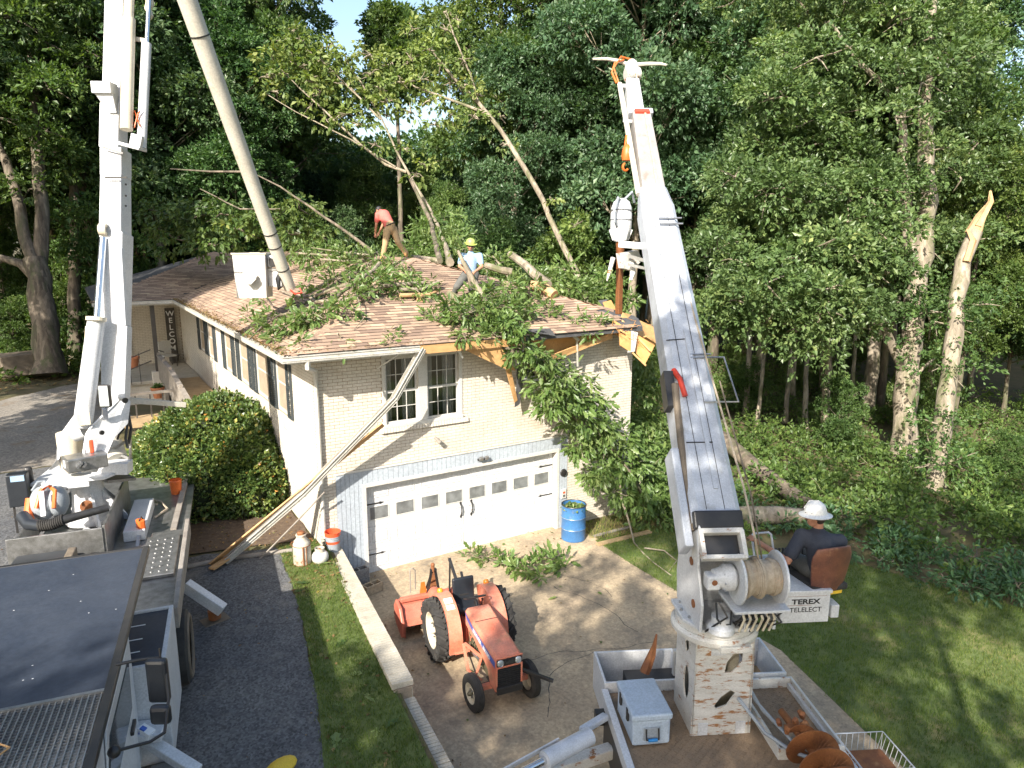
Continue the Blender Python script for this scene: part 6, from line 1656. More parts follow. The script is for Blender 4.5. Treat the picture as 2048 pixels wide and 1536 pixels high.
    b = MB(); b.beam((-4.75, -5.65, 1.72), (-4.71, -5.69, 1.7), .05, .09); part('warning_stripe', b, M['stripe_blue'], t)
    # upper boom tube and bucket
    b = MB(); T0 = Vector((-0.69, 2.36, 6.07)); T1 = Vector((-2.67, 0.36, 11.18)); T2 = T1 + (T1 - T0) * .28
    b.cyl(T0, T1, .128, .165, 30); b.cyl(T1, T2, .165, .18, 30); ub = part('upper_boom', b, M['fibreglass'], t, smooth=True)
    def band(f, w=.02, m='black_metal', rr=1.06):
        p = T0.lerp(T1, f); d = (T1 - T0).normalized(); r = .128 + (.165 - .128) * f; b = MB(); b.cyl(p - d * w, p + d * w, r * rr, n=24); part('boom_band', b, M[m], ub, smooth=True)
    for f in (.085, .18, .235, .90): band(f, .012)
    b = MB(); b.beam(Vector((-3.45, 2.35, 12.43)), T2, .4, .4); part('elbow', b, M['white_paint'], t, bevel=.05)
    # bucket
    bc = Vector((-1.32, 2.94, 6.35)); Fk = frame(bc, math.radians(-26))
    b = MB(Fk); w, d, h = .31, .31, .48
    b.add([(-w, -d, -h), (w, -d, -h), (w, d, -h), (-w, d, -h), (-w - .03, -d - .03, h), (w + .03, -d - .03, h), (w + .03, d + .03, h), (-w - .03, d + .03, h)], [(0, 1, 2, 3), (0, 1, 5, 4), (1, 2, 6, 5), (2, 3, 7, 6), (3, 0, 4, 7)])
    bk = part('bucket', b, M['trim_white'], t); m = bk.modifiers.new('thick', 'SOLIDIFY'); m.thickness = .02; m.offset = 0
    b = MB(Fk)
    for (p, q, r, s) in ((-w - .06, w + .06, -d - .06, -d - .01), (-w - .06, w + .06, d + .01, d + .06), (-w - .06, -w - .01, -d - .01, d + .01), (w + .01, w + .06, -d - .01, d + .01)): b.bx(p, q, r, s, h - .02, h + .015)
    part('bucket_rim', b, M['cream_rim'], t, bevel=.008)
    b = MB(Fk); b.prism([(-.16, 0), (.16, 0), (.16, -.02), (.05, -.16), (-.05, -.16), (-.16, -.05)], 0, .09, Matrix.Translation((0, -d - .10, -.02)) @ UPRIGHT @ Matrix.Rotation(PI, 4, 'Y') @ Matrix.Translation((0, 0, -.09))); b.bx(-.17, .17, -d - .12, -d - .0, -.03, .01); part('bucket_step', b, M['trim_white'], t, bevel=.01)
    b = MB(Fk); b.prism([(.33, -.25), (.62, -.28), (.66, .0), (.60, .10), (.33, .12)], -.25, .14, Matrix.Rotation(PI / 2, 4, 'X')); part('bucket_bracket', b, M['white_paint'], t, bevel=.03)
    b = MB(Fk); b.bx(.36, .60, -.2, .16, .18, .44); part('control_box', b, M['white_paint'], t, bevel=.03)
    b = MB(Fk); b.bx(.40, .56, -.215, -.20, .20, .38); part('control_panel', b, M['black_metal'], t, bevel=.01)
    b = MB(Fk); b.bx(.30, .72, -.16, .1, .10, .15); part('bracket_shelf', b, M['steel'], t)
    b = MB(); b.tube([(-0.89, 2.33, 6.44), (-0.97, 2.23, 6.28), (-0.97, 2.18, 6.09), (-0.92, 2.16, 6.12)], [.03, .06, .06, .02], 8); part('cover_bag', b, M['black_hose'], t, smooth=True)
    b = MB(); b.tube([(-0.86, 2.37, 6.44), (-0.93, 2.39, 6.32)], .04, 6); b.tube([(-0.72, 2.25, 6.05), (-0.63, 2.18, 5.95), (-0.47, 2.2, 5.97), (-0.5, 2.24, 6.07)], .02, 6); part('red_hose', b, M['red_hose'], t, smooth=True)
build_lift()

# leaf blower in the truck's open compartment
bl = thing('backpack_blower', 'grey backpack leaf blower with orange straps lying in the bucket truck bed', 'leaf blower', (-5.6, 0.13, 2.47))
def blower():
    t = bl
    b = MB(frame((-5.65, 0.1, 2.72), -.3)); b.ball((0, 0, .0), (.20, .20, .30), 16, 12); b.ball((.22, .02, .02), (.17, .2, .27), 14, 10); part('housing', b, M['grey_plastic'], t, smooth=True)
    b = MB(); b.tube([(-5.74, -0.15, 2.73), (-5.65, -0.08, 3), (-5.55, -0.01, 3.07), (-5.45, -0.21, 3), (-5.49, -0.36, 2.75)], .035, 8); part('strap', b, M['orange_plastic'], t, smooth=True)
    b = MB(); b.beam((-5.64, -0.2, 3.03), (-5.65, -0.34, 2.64), .07, .02); b.beam((-5.63, -0.17, 3.08), (-5.52, -0.13, 3.12), .07, .02); part('white_strap', b, M['print_white'], t)
    b = MB(); b.tube([(-5.84, -0.08, 2.51), (-5.87, 0.04, 2.65), (-5.83, 0.12, 2.84)], .06, 8); part('orange_tank', b, M['orange_plastic'], t, smooth=True)
    b = MB(); b.tube([(-5.95, -0.1, 2.63), (-5.86, -0.3, 2.53), (-5.68, -0.53, 2.54)], [.10, .10, .085], 12); part('elbow', b, M['dark_plastic'], t, smooth=True)
    pts = [Vector((-5.71, -0.51, 2.54)), Vector((-5.54, -0.61, 2.56)), Vector((-5.38, -0.59, 2.6))]
    b = MB(); b.tube(pts, .07, 12); hs = part('bellows_hose', b, M['black_hose'], t, smooth=True)
    b = MB()
    for k in range(12):
        f = k / 11; p = pts[0].lerp(pts[1], f * 2) if f < .5 else pts[1].lerp(pts[2], f * 2 - 1); b.torus(p, .085, .014, (pts[2] - pts[0]), 16, 5)
    part('hose_rings', b, M['black_rubber'], t, smooth=True)
    b = MB(); b.cyl((-5.38, -0.59, 2.6), (-4.72, -0.5, 2.65), .072, .062, 16); part('blower_tube', b, M['black_hose'], t, smooth=True)
    b = MB(); b.tube([(-5.79, 0.23, 2.93), (-5.7, 0.33, 3.04), (-5.6, 0.32, 3.04), (-5.58, 0.24, 3)], .022, 7); part('carry_handle', b, M['grey_plastic'], t, smooth=True)
blower()
# box on legs at the far side of the truck bed
bo = thing('equipment_box', 'black box on thin legs at the left edge of the bucket truck bed', 'box', (-6.05, 0.4, 2.43))
b = MB(frame((-5.99, 0.59, 2.89), -.15)); b.box((0, 0, 0), (.30, .22, .58)); part('body', b, M['dark_plastic'], bo, bevel=.02)
b = MB(frame((-5.84, 0.85, 2.89), -.15)); b.box((0, 0, 0), (.13, .12, .62)); part('tall_side', b, M['black_metal'], bo, bevel=.05)
b = MB(frame((-5.99, 0.59, 2.89), -.15)); b.box((.02, -.113, .22), (.2, .004, .1)); part('paper_label', b, M['blue_cloth'], bo)
for x in (-.10, .10):
    b = MB(frame((-5.99, 0.59, 2.89), -.15)); b.bx(x - .015, x + .015, -.05, -.02, -.78, -.29); part('leg', b, M['black_metal'], bo)
# chainsaw with orange body on the fender
cs = thing('chainsaw', 'orange topped chainsaw lying on the fender step of the bucket truck', 'chainsaw', (-4.26, -0.3, 2.19))
b = MB(frame((-4.25, -0.31, 2.17), .3)); b.box((0, 0, 0), (.12, .16, .22)); part('body', b, M['orange_plastic'], cs, bevel=.03)
b = MB(); b.beam((-4.28, -0.31, 2.08), (-4.36, -0.66, 1.9), .06, .015); part('guide_bar', b, M['steel'], cs)
b = MB(); b.tube([(-4.28, -0.39, 2.27), (-4.23, -0.34, 2.33), (-4.19, -0.33, 2.22)], .012, 6); part('handle', b, M['black_metal'], cs, smooth=True)

# ================================================================ TRACTOR
TT = math.radians(-9.0)
tractor = thing('tractor', 'small faded orange tractor with cream wheels, black seat and blue hood stripe', 'tractor', (.45, -3.75, 0), TT)
def build_tractor():
    t = tractor; F = frame((.45, -3.75, 0), TT); O = 'tractor_orange'
    def wheel(x, y, R, w, rimr, lugs, steer=0.0):
        Fw_ = F @ Matrix.Translation((x, y, R)) @ Matrix.Rotation(steer, 4, 'Z')
        s = -1 if x < 0 else 1
        b = MB(Fw_); b.lathe([(rimr, -w / 2 * .8), (R * .86, -w / 2), (R * .96, -w / 2 * .8), (R * (.955 if lugs else 1), 0), (R * .96, w / 2 * .8), (R * .86, w / 2), (rimr, w / 2 * .8)], (0, 0, 0), (1, 0, 0), 40)
        p = part('wheel', b, M['black_rubber'], t, smooth=True)
        if lugs:
            b = MB(Fw_); n = 18
            for k in range(n):
                for sd in (-1, 1):
                    a = 2 * PI * (k + (.5 if sd > 0 else 0)) / n; a2 = a + .20
                    pa = Vector((sd * w * .50, R * .93 * math.cos(a), R * .93 * math.sin(a))); pb = Vector((sd * .0, R * .99 * math.cos(a2), R * .99 * math.sin(a2)))
                    b.beam(pa, pb, .035, .05, (0, math.cos(a), math.sin(a)))
                    pc = Vector((sd * w * .50, R * .80 * math.cos(a - .03), R * .80 * math.sin(a - .03))); b.beam(pc, pa, .03, .035, (1, 0, 0))
            part('tread_lugs', b, M['black_rubber'], p, kind='stuff')
        else:
            b = MB(Fw_)
            for q in (-.3, 0, .3): b.torus((w * q, 0, 0), R * (.985 if q else 1.0), .008, (1, 0, 0), 40, 5)
            part('tread_rings', b, M['black_rubber'], p, smooth=True, kind='stuff')
        b = MB(Fw_); ho = s * w * .36
        b.lathe([(0, ho * .1), (rimr * .30, ho * .1), (rimr * .42, ho * .55), (rimr * .62, ho * .25), (rimr * .88, ho * .15), (rimr * .92, ho * 1.0), (rimr * 1.04, ho * 1.12), (rimr * 1.04, -ho * 1.1)], (0, 0, 0), (1, 0, 0), 36)
        rm = part('rim', b, M['cream_rim'], p, smooth=True)
        b = MB(Fw_); b.lathe([(0, 0), (rimr * .24, 0), (rimr * .22, .06), (rimr * .12, .08), (0, .08)], (s * w * .14, 0, 0), (s, 0, 0), 14); part('hub', b, M['engine'] if not lugs else M['cream_rim'], rm, smooth=True)
        for k in range(6):
            a = 2 * PI * k / 6; b = MB(Fw_); b.cyl((ho * .55, rimr * .36 * math.cos(a), rimr * .36 * math.sin(a)), (ho * .75 + s * .01, rimr * .36 * math.cos(a), rimr * .36 * math.sin(a)), .014, n=6); part('wheel_nut', b, M['steel'], rm)
    wheel(-.57, 0, .535, .27, .31, True); wheel(.57, 0, .535, .27, .31, True)
    wheel(-.47, -1.57, .29, .15, .165, False, .10); wheel(.47, -1.57, .29, .15, .165, False, .10)
    # chassis: gearbox, engine, axles
    b = MB(F); b.bx(-.16, .16, -.35, .22, .36, .72); b.bx(-.13, .13, -.80, -.35, .36, .66); b.cyl((-.52, 0, .53), (.52, 0, .53), .09, n=14); part('gearbox', b, M[O], t, bevel=.02)
    b = MB(F); b.bx(-.15, .15, -1.38, -.78, .34, .80); b.bx(-.10, .10, -1.3, -.85, .80, .86); part('engine_block', b, M['engine'], t, bevel=.015)
    r = random.Random(8); b = MB(F)
    for k in range(30):
        s = -1 if k % 4 else 1; y = -1.3 + r.uniform(0, .7); z = .45 + r.uniform(0, .35)
        b.box((s * .165, y, z), (.05, r.uniform(.03, .10), r.uniform(.03, .10)), (r.uniform(-.4, .4), 0, 0))
    for k in range(7):
        y = -1.25 + k * .09; b.tube([(-.15, y, .78), (-.21, y + .04, .68), (-.19, y + .1, .5)], .009, 5)
    b.cyl((-.19, -1.0, .52), (-.19, -.88, .52), .055, n=12); b.cyl((-.20, -1.12, .66), (-.16, -1.12, .66), .05, n=12)
    part('engine_parts', b, M['engine'], t, kind='stuff')
    b = MB(F); b.cyl((-.205, -1.10, .56), (-.205, -.92, .52), .045, n=12); b.box((-.19, -1.2, .55), (.08, .09, .12)); part('starter', b, M['steel'], t, bevel=.005)
    b = MB(F); b.beam((-.44, -1.57, .34), (.44, -1.57, .34), .07, .09); b.bx(-.08, .08, -1.66, -1.40, .32, .52); part('front_axle', b, M[O], t, bevel=.01)
    b = MB(F); b.tube([(-.40, -1.47, .33), (.40, -1.47, .33)], .014, 6); b.tube([(-.26, -.75, .45), (-.33, -1.42, .36)], .014, 6); part('tie_rod', b, M['black_metal'], t)
    # front frame and side bar
    b = MB(F); b.beam((-.36, -1.33, .34), (-.24, -1.33, .70), .05, .02); b.beam((-.36, -.86, .70), (-.24, -1.36, .70), .05, .025); b.beam((-.38, -.86, .70), (-.36, -1.02, .30), .05, .025); b.beam((-.36, -1.02, .31), (-.26, -1.38, .33), .04, .02); part('side_bracket', b, M[O], t, bevel=.004)
    b = MB(F); b.bx(-.21, .21, -1.92, -1.86, .38, .50); b.bx(-.20, .20, -1.86, -1.40, .36, .40); part('front_weight_bracket', b, M['black_metal'], t, bevel=.01)
    b = MB(F); b.beam((.24, -1.75, .62), (.62, -2.02, .50), .05, .05); b.cyl((.60, -2.0, .505), (.66, -2.05, .49), .032, n=10); part('side_bar', b, M['black_metal'], t, bevel=.004)
    # hood
    hw, yf, ym, yr = .225, -1.86, -.90, -.52
    def shell(y0, y1, w0, w1, zb0, zb1, zt0, zt1, nm, cf=.045):
        b = MB(F); vs = []
        for y, w, zb, zt in ((y0, w0, zb0, zt0), (y1, w1, zb1, zt1)):
            vs += [(-w, y, zb), (-w, y, zt - cf), (-w + cf, y, zt), (w - cf, y, zt), (w, y, zt - cf), (w, y, zb)]
        b.add(vs, [(0, 1, 7, 6), (1, 2, 8, 7), (2, 3, 9, 8), (3, 4, 10, 9), (4, 5, 11, 10), (5, 4, 3, 2, 1, 0), (6, 7, 8, 9, 10, 11)]); return part(nm, b, M[O], t, bevel=.012)
    hood = shell(yf, ym + .005, hw - .005, hw + .01, .52, .82, .98, 1.06, 'hood')
    shell(ym, yr, hw + .01, hw + .0, .80, .84, 1.065, 1.12, 'rear_cowl')
    b = MB(F); b.bx(-hw + .03, hw - .03, ym - .004, ym + .004, .9, 1.0672); part('hood_seam', b, M['print_black'], t)
    b = MB(F)
    for s in (-1, 1): b.add([(s * (hw - .004), yf, .42), (s * (hw - .004), yf, .56), (s * (hw - .002), yf + .32, .60), (s * (hw - .002), yf + .22, .42)], [(0, 1, 2, 3)])
    o = part('nose_side', b, M[O], t, kind='stuff'); m = o.modifiers.new('thick', 'SOLIDIFY'); m.thickness = .012
    b = MB(F); b.bx(-hw + .004, hw - .004, yf - .02, yf - .001, .42, .47); b.bx(-hw + .004, -hw + .035, yf - .02, yf - .001, .47, .80); b.bx(hw - .035, hw - .004, yf - .02, yf - .001, .47, .80); b.bx(-hw + .004, hw - .004, yf - .02, yf - .001, .795, .825); b.bx(-hw + .004, hw - .004, yf - .02, yf - .001, .945, .975); gf = part('grille_frame', b, M[O], t, bevel=.005)
    b = MB(F); b.bx(-hw + .03, hw - .03, yf - .008, yf - .002, .47, .94); part('grille_back', b, M['print_black'], gf)
    for k in range(9):
        b = MB(F); b.box((0, yf - .014, .49 + k * .035), (.38, .012, .012), (.4, 0, 0)); part('grille_slat', b, M['black_metal'], gf)
    b = MB(F); b.bx(-hw + .02, hw - .02, yf - .022, yf - .008, .83, .94); hp = part('lamp_panel', b, M['black_metal'], t, bevel=.008)
    for x in (-.145, .145):
        b = MB(F); b.lathe([(0, .02), (.035, .018), (.05, .006), (.052, 0)], (x, yf - .022, .885), (0, -1, 0), 20); part('headlight', b, M['lamp_glass'], hp, smooth=True)
        b = MB(F); b.torus((x, yf - .024, .885), .053, .006, (0, 1, 0), 22, 6); part('lamp_ring', b, M['chrome'], hp, smooth=True)
    b = MB(F); b.bx(-.07, .07, yf - .026, yf - .022, .86, .91); part('badge', b, M['glass'], hp)
    # blue stripe with white block letters along each side
    for s in (-1, 1):
        b = MB(F); e = .0035
        y0, y1 = yf + .01, ym
        def X(y): return s * (hw - .005 + (y - yf) / (ym - yf) * .015 + e)
        b.add([(X(y0), y0, .80), (X(y0), y0, .905), (X(y1), y1, .995), (X(y1), y1, .90)], [(0, 1, 2, 3)])
        b.add([(s * (hw + .010 + e), ym + .005, .905), (s * (hw + .010 + e), ym + .005, 1.0), (s * (hw + .006 + e), yr - .02, 1.055), (s * (hw + .006 + e), yr - .08, .97)], [(0, 1, 2, 3)])
        st = part('side_stripe', b, M['stripe_blue'], t, kind='stuff')
        tilt = math.atan2(.095, .96)
        if s < 0:
            Ml = F @ Matrix.Translation((X(ym - .02) - .002, ym - .02, .918)) @ Matrix.Rotation(-PI / 2, 4, 'Z') @ Matrix.Rotation(PI / 2, 4, 'X') @ Matrix.Rotation(-tilt, 4, 'Z')
            text_mesh('lettering', 'BEAVER  S370D', .088, .0008, M['print_white'], st, Ml, .003, 1.30)
    # faded worn top patches, dashboard, steering wheel
    b = MB(F); b.tube([(0, yr - .02, 1.02), (0, yr + .10, 1.15)], .03, 8); b.tube([(0, yr + .10, 1.15), (0, yr + .14, 1.19)], .02, 8); part('steering_column', b, M['black_metal'], t)
    b = MB(F); b.torus((0, yr + .15, 1.20), .185, .013, (0, .45, .89), 32, 8)
    for k in range(3):
        a = k * 2.09 + .5; b.tube([(0, yr + .15, 1.19), (.18 * math.cos(a), yr + .15 + .16 * math.sin(a), 1.20 - .08 * math.sin(a))], .009, 5)
    part('steering_wheel', b, M['black_metal'], t, smooth=True)
    b = MB(F); b.bx(-.15, .15, yr - .04, yr + .0, .78, 1.08); part('dashboard', b, M['black_metal'], t, bevel=.02)
    # seat
    Fs = F @ Matrix.Translation((0, .02, .86))
    b = MB(Fs); b.box((0, 0, 0), (.42, .40, .09)); part('seat', b, M['dark_plastic'], t, bevel=.035)
    b = MB(Fs); b.box((0, .22, .22), (.40, .07, .40), (-.12, 0, 0)); sb = part('backrest', b, M['dark_plastic'], t, bevel=.03)
    for i in range(4):
        for j in range(3):
            b = MB(Fs); b.box((-.13 + i * .087, .185 - j * .012 * -1, .12 + j * .10), (.065, .02, .075), (-.12, 0, 0)); part('cushion_rib', b, M['black_rubber'], sb, bevel=.01)
    b = MB(Fs); b.bx(-.12, .12, -.1, .15, -.16, -.04); part('seat_base', b, M['black_metal'], t)
    # fenders
    for s in (-1, 1):
        b = MB(F); R = .60; vs = []; n = 12; xi, xo = s * .30, s * .52
        for k in range(n + 1):
            a = math.radians(-18 + 146 * k / n); y = R * math.cos(a) * -1; z = .535 + R * math.sin(a)
            vs += [(xi, y, z), (xo, y, z), (xo, y * .94, .535 + (R * .94) * math.sin(a))]
        fs = []
        for k in range(n):
            q = k * 3; fs += [(q, q + 1, q + 4, q + 3), (q + 1, q + 2, q + 5, q + 4)]
        b.add(vs, fs)
        # inner plate
        ring = [(s * .302, -R * math.cos(math.radians(-18 + 146 * k / n)), .535 + R * math.sin(math.radians(-18 + 146 * k / n))) for k in range(n + 1)]
        b.add(ring + [(s * .302, .1, .40), (s * .302, -.35, .40)], [tuple(range(n + 3))])
        fo = part('fender', b, M[O], t, bevel=0); m = fo.modifiers.new('thick', 'SOLIDIFY'); m.thickness = .012; m.offset = 0
        b = MB(F); b.lathe([(0, 0), (.05, 0), (.05, .05), (.035, .07), (0, .075)], (s * .43, .22, 1.09), (0, .25, 1), 16); part('indicator_lamp', b, M['amber'], fo, smooth=True)
    b = MB(F); b.beam((-.41, -.12, 1.140), (-.41, -.34, 1.04), .14, .006, (0, .4, 1)); part('decal_plate', b, M['print_white'], t)
    b = MB(F); b.bx(-.44, -.18, -.62, -.20, .36, .39); b.bx(.18, .44, -.62, -.20, .36, .39); part('footboards', b, M[O], t, bevel=.006, kind='stuff')
    b = MB(F); b.tube([(-.20, -.22, .7), (-.24, -.22, .98), (-.24, -.2, 1.0)], .010, 6); b.ball((-.24, -.2, 1.01), .02, 8, 6); b.tube([(.22, -.1, .7), (.25, -.05, .95)], .010, 6); b.ball((.25, -.05, .96), .02, 8, 6); part('gear_levers', b, M['black_metal'], t, smooth=True, kind='stuff')
    b = MB(F); b.tube([(.12, -1.15, .8), (.12, -1.15, .98)], .02, 8); part('filler', b, M['black_metal'], t)
    # three point hitch
    b = MB(F); b.beam((0, .20, .80), (.0, 1.02, 1.30), .05, .05); b.beam((.06, .22, .9), (.14, .75, 1.12), .045, .045); b.beam((-.28, .1, .42), (-.30, .85, .34), .05, .03); b.beam((.28, .1, .42), (.30, .85, .34), .05, .03); b.beam((.0, .98, 1.28), (-.04, .92, .62), .03, .03); b.beam((-.20, .25, .86), (-.26, .62, .42), .03, .03); b.beam((.20, .25, .86), (.26, .62, .42), .03, .03); part('hitch_arms', b, M['black_metal'], t, bevel=.006, kind='stuff')
    b = MB(F); b.box((.0, .25, .92), (.18, .12, .14)); b.cyl((.02, .3, .95), (.02, .3, 1.12), .03, n=8); b.cyl((-.06, .26, .95), (-.08, .28, 1.08), .018, n=8); part('lift_cylinder', b, M['black_metal'], t, bevel=.01)
build_tractor()

tiller = thing('rotary_tiller', 'faded orange rotary tiller hitched behind the small tractor', 'tiller', tuple(frame((.45, -3.75, 0), TT) @ Vector((-.12, 1.15, 0))), TT)
def build_tiller():
    t = tiller; F = frame((.45, -3.75, 0), TT) @ Matrix.Translation((-.34, .98, 0)); O = 'tiller_orange'
    n = 9
    arc = [(.10 + .40 * math.cos(math.radians(a)), .22 + .38 * math.sin(math.radians(a))) for a in np.linspace(170, 10, n)]
    # hood over the tines
    b = MB(F); vs = []
    for y, z in arc: vs += [(-.62, y, z), (.60, y, z)]
    b.add(vs, [(2 * i, 2 * i + 1, 2 * i + 3, 2 * i + 2) for i in range(n - 1)])
    o = part('hood', b, M[O], t); m = o.modifiers.new('thick', 'SOLIDIFY'); m.thickness = .012
    for x in (-.625, .605):
        b = MB(F); b.add([(x, y, z) for y, z in arc] + [(x, .5, .06), (x, -.28, .06)], [tuple(range(n + 2))]); o = part('end_plate', b, M[O], t); m = o.modifiers.new('thick', 'SOLIDIFY'); m.thickness = .014
    b = MB(F); b.prism([(-.32, .10), (-.36, .40), (-.20, .62), (.06, .66), (.22, .50), (.10, .20)], -.70, -.635, Matrix(((0, 0, 1, 0), (1, 0, 0, 0), (0, 1, 0, 0), (0, 0, 0, 1)))); part('chain_case', b, M[O], t, bevel=.02)
    b = MB(F); b.beam((0, .48, .34), (0, .66, .06), 1.2, .015, (0, 1, .5)); part('rear_flap', b, M[O], t, bevel=.004)
    b = MB(F); b.beam((-.62, .02, .66), (.60, .02, .66), .09, .09); part('cross_tube', b, M[O], t, bevel=.02)
    b = MB(F); b.lathe([(0, -.14), (.10, -.12), (.14, 0), (.10, .12), (0, .14)], (.02, -.04, .68), (0, 1, 0), 18); b.cyl((.02, -.3, .6), (.02, -.12, .66), .04, n=12); part('gear_case', b, M[O], t, smooth=True)
    b = MB(F); b.beam((-.10, .02, .70), (-.02, -.02, 1.18), .05, .02); b.beam((.12, .02, .70), (.04, -.02, 1.18), .05, .02); b.beam((-.05, -.02, 1.16), (.07, -.02, 1.16), .06, .05); b.beam((.0, .0, 1.14), (.0, .46, .56), .04, .02); part('mast_frame', b, M['black_metal'], t, bevel=.004)
    b = MB(F); b.cyl((0, -.02, 1.14), (0, -.02, 1.24), .035, n=12); b.ball((0, -.02, 1.26), .04, 10, 8); part('pin', b, M['rust'], t, smooth=True)
    b = MB(F); b.tube([(-.35, .3, .62), (-.35, .3, 1.08), (-.30, .28, 1.12), (-.25, .3, 1.05), (-.25, .32, .66)], .012, 6); part('depth_rod', b, M['old_wood'], t, smooth=True)
    b = MB(F); b.prism([(-.06, 0), (.08, 0), (.04, .24), (-.03, .24)], 0, .012, Matrix.Translation((-.18, .06, .68)) @ UPRIGHT); part('guard_tongue', b, M['orange_plastic'], t)
    b = MB(F); b.prism([(-.10, 0), (.10, 0), (.08, .30), (-.05, .34)], 0, .012, Matrix.Translation((.10, .36, .62)) @ UPRIGHT); part('shield', b, M['rust'], t)
    b = MB(F); b.cyl((-.60, .10, .22), (.58, .10, .22), .03, n=10)
    r = random.Random(3)
    for k in range(26):
        a = r.uniform(0, 2 * PI); x = -.56 + k * .043; p = Vector((x, .10, .22)); e = Vector((0, math.cos(a), math.sin(a))); b.beam(p, p + e * .17, .012, .035); b.beam(p + e * .17, p + e * .17 + Vector((.05 * (1 if k % 2 else -1), 0, 0)), .03, .012)
    part('tines', b, M['steel'], t, kind='stuff')
build_tiller()

# ================================================================ SMALL THINGS ROUND THE GARAGE
def drum(loc):
    t = thing('steel_drum', 'blue open steel drum with green leaves inside, right of the garage door', 'drum', loc); F = frame(loc)
    r = .292; h = .88
    prof = [(0, .004), (r - .01, .004), (r, .012)]
    for z in (.30, .58): prof += [(r, z - .025), (r + .012, z), (r, z + .025)]
    prof += [(r, h - .03), (r + .010, h - .02), (r + .012, h), (r - .004, h), (r - .008, h - .03), (r - .010, .012), (0, .012)]
    b = MB(F); b.lathe(prof, n=40); part('shell', b, M['blue_drum'], t, smooth=True)
    b = MB(F); b.torus((0, 0, h), r + .004, .012, (0, 0, 1), 40, 6); part('rim_ring', b, M['black_metal'], t, smooth=True)
    for z in (.30, .58): b = MB(F); b.torus((0, 0, z), r + .008, .006, (0, 0, 1), 40, 5); part('hoop', b, M['steel'], t, smooth=True)
    b = MB(F); b.lathe([(0, 0), (r - .02, 0), (r - .02, .02), (0, .02)], (0, 0, .74), n=20); part('leaf_heap', b, M['mulch'], t)
    rr = np.random.default_rng(3); n = 260; a = rr.uniform(0, 2 * PI, n); q = .26 * np.sqrt(rr.uniform(0, 1, n)); c = np.stack([loc[0] + q * np.cos(a), loc[1] + q * np.sin(a), loc[2] + .77 + rr.uniform(0, .07, n)], 1)
    X, Y, Z = leaf_axes(rr, rr.normal(0, 1, (n, 3)) * [1, 1, .3], .12 * rr.uniform(.6, 1.2, n), .4)
    o = link('leaves', scatter_mesh('leaves', OAK, c, X, Y, Z, rr.uniform(0, 1, n), M['leaf_fresh']), t); o.matrix_local = ROOT[t.name].inverted(); o['kind'] = 'stuff'
drum((4.93, -.86, 0.008))

zt = .86
bk_ = thing('bucket_stack', 'grey plastic bucket with an orange red bucket nested in it, on the retaining wall end', 'bucket', (-.84, -.36, zt))
F = frame((-.84, -.36, zt))
b = MB(F); b.lathe([(0, 0), (.125, 0), (.148, .33), (.156, .335), (.156, .36), (.146, .36)], n=28); b.torus((0, 0, .27), .150, .006, (0, 0, 1), 28, 5); b.torus((0, 0, .305), .152, .006, (0, 0, 1), 28, 5); part('grey_bucket', b, M['grey_plastic'], bk_, smooth=True)
b = MB(F); b.lathe([(.146, .355), (.158, .36), (.160, .43), (.166, .432), (.166, .442), (.152, .442), (.140, .20), (0, .20)], n=28); part('orange_bucket', b, M['red_orange'], bk_, smooth=True)
b = MB(F); b.torus((0, 0, .30), .158, .003, (0, 1, .35), 20, 4, 3.3, 6.1); part('handle', b, M['steel'], bk_, smooth=True)

cz = .93
can = thing('milk_can', 'rusty cream painted milk can standing on the grass beside the wall', 'milk can', (-1.56, -0.68, 0.91))
F = frame((-1.56, -0.68, 0.91))
b = MB(F); b.lathe([(0, 0), (.165, 0), (.17, .01), (.17, .40), (.15, .47), (.095, .53), (.09, .57), (.105, .60), (.10, .61), (0, .61)], n=30); part('can', b, M['milk_can'], can, smooth=True)
b = MB(F)
for z in (.02, .40): b.torus((0, 0, z), .172, .008, (0, 0, 1), 30, 5)
part('bands', b, M['rust'], can, smooth=True, kind='stuff')
b = MB(F); b.tube([(-.02, -.172, .02), (-.02, -.175, .40)], .014, 5); b.tube([(.04, -.17, .02), (.04, -.172, .40)], .008, 5); part('rust_seams', b, M['rust'], can, kind='stuff')
b = MB(F); b.lathe([(0, 0), (.07, 0), (.075, .04), (.05, .06), (0, .06)], (0, 0, .61), n=20); part('lid', b, M['rust'], can, smooth=True)
for s in (-1, 1): b = MB(F); b.torus((s * .16, 0, .44), .045, .008, (0, 1, 0), 14, 5); part('handle', b, M['rust'], can, smooth=True)

gt = thing('gas_tank', 'short round off white gas cylinder beside the milk can', 'gas cylinder', (-1.24, -0.78, 0.89))
F = frame((-1.24, -0.78, 0.89))
b = MB(F); b.lathe([(0, 0), (.12, 0), (.125, .03), (.155, .06), (.165, .12), (.155, .18), (.12, .22), (.05, .245), (0, .245)], n=30); part('tank', b, M['trim_white'], gt, smooth=True)
b = MB(F); b.lathe([(.09, .21), (.095, .31), (.085, .31), (.08, .22)], n=24); part('collar', b, M['milk_can'], gt, smooth=True)
b = MB(F); b.cyl((0, 0, .24), (0, 0, .29), .025, n=10); part('valve', b, M['rust'], gt, smooth=True)

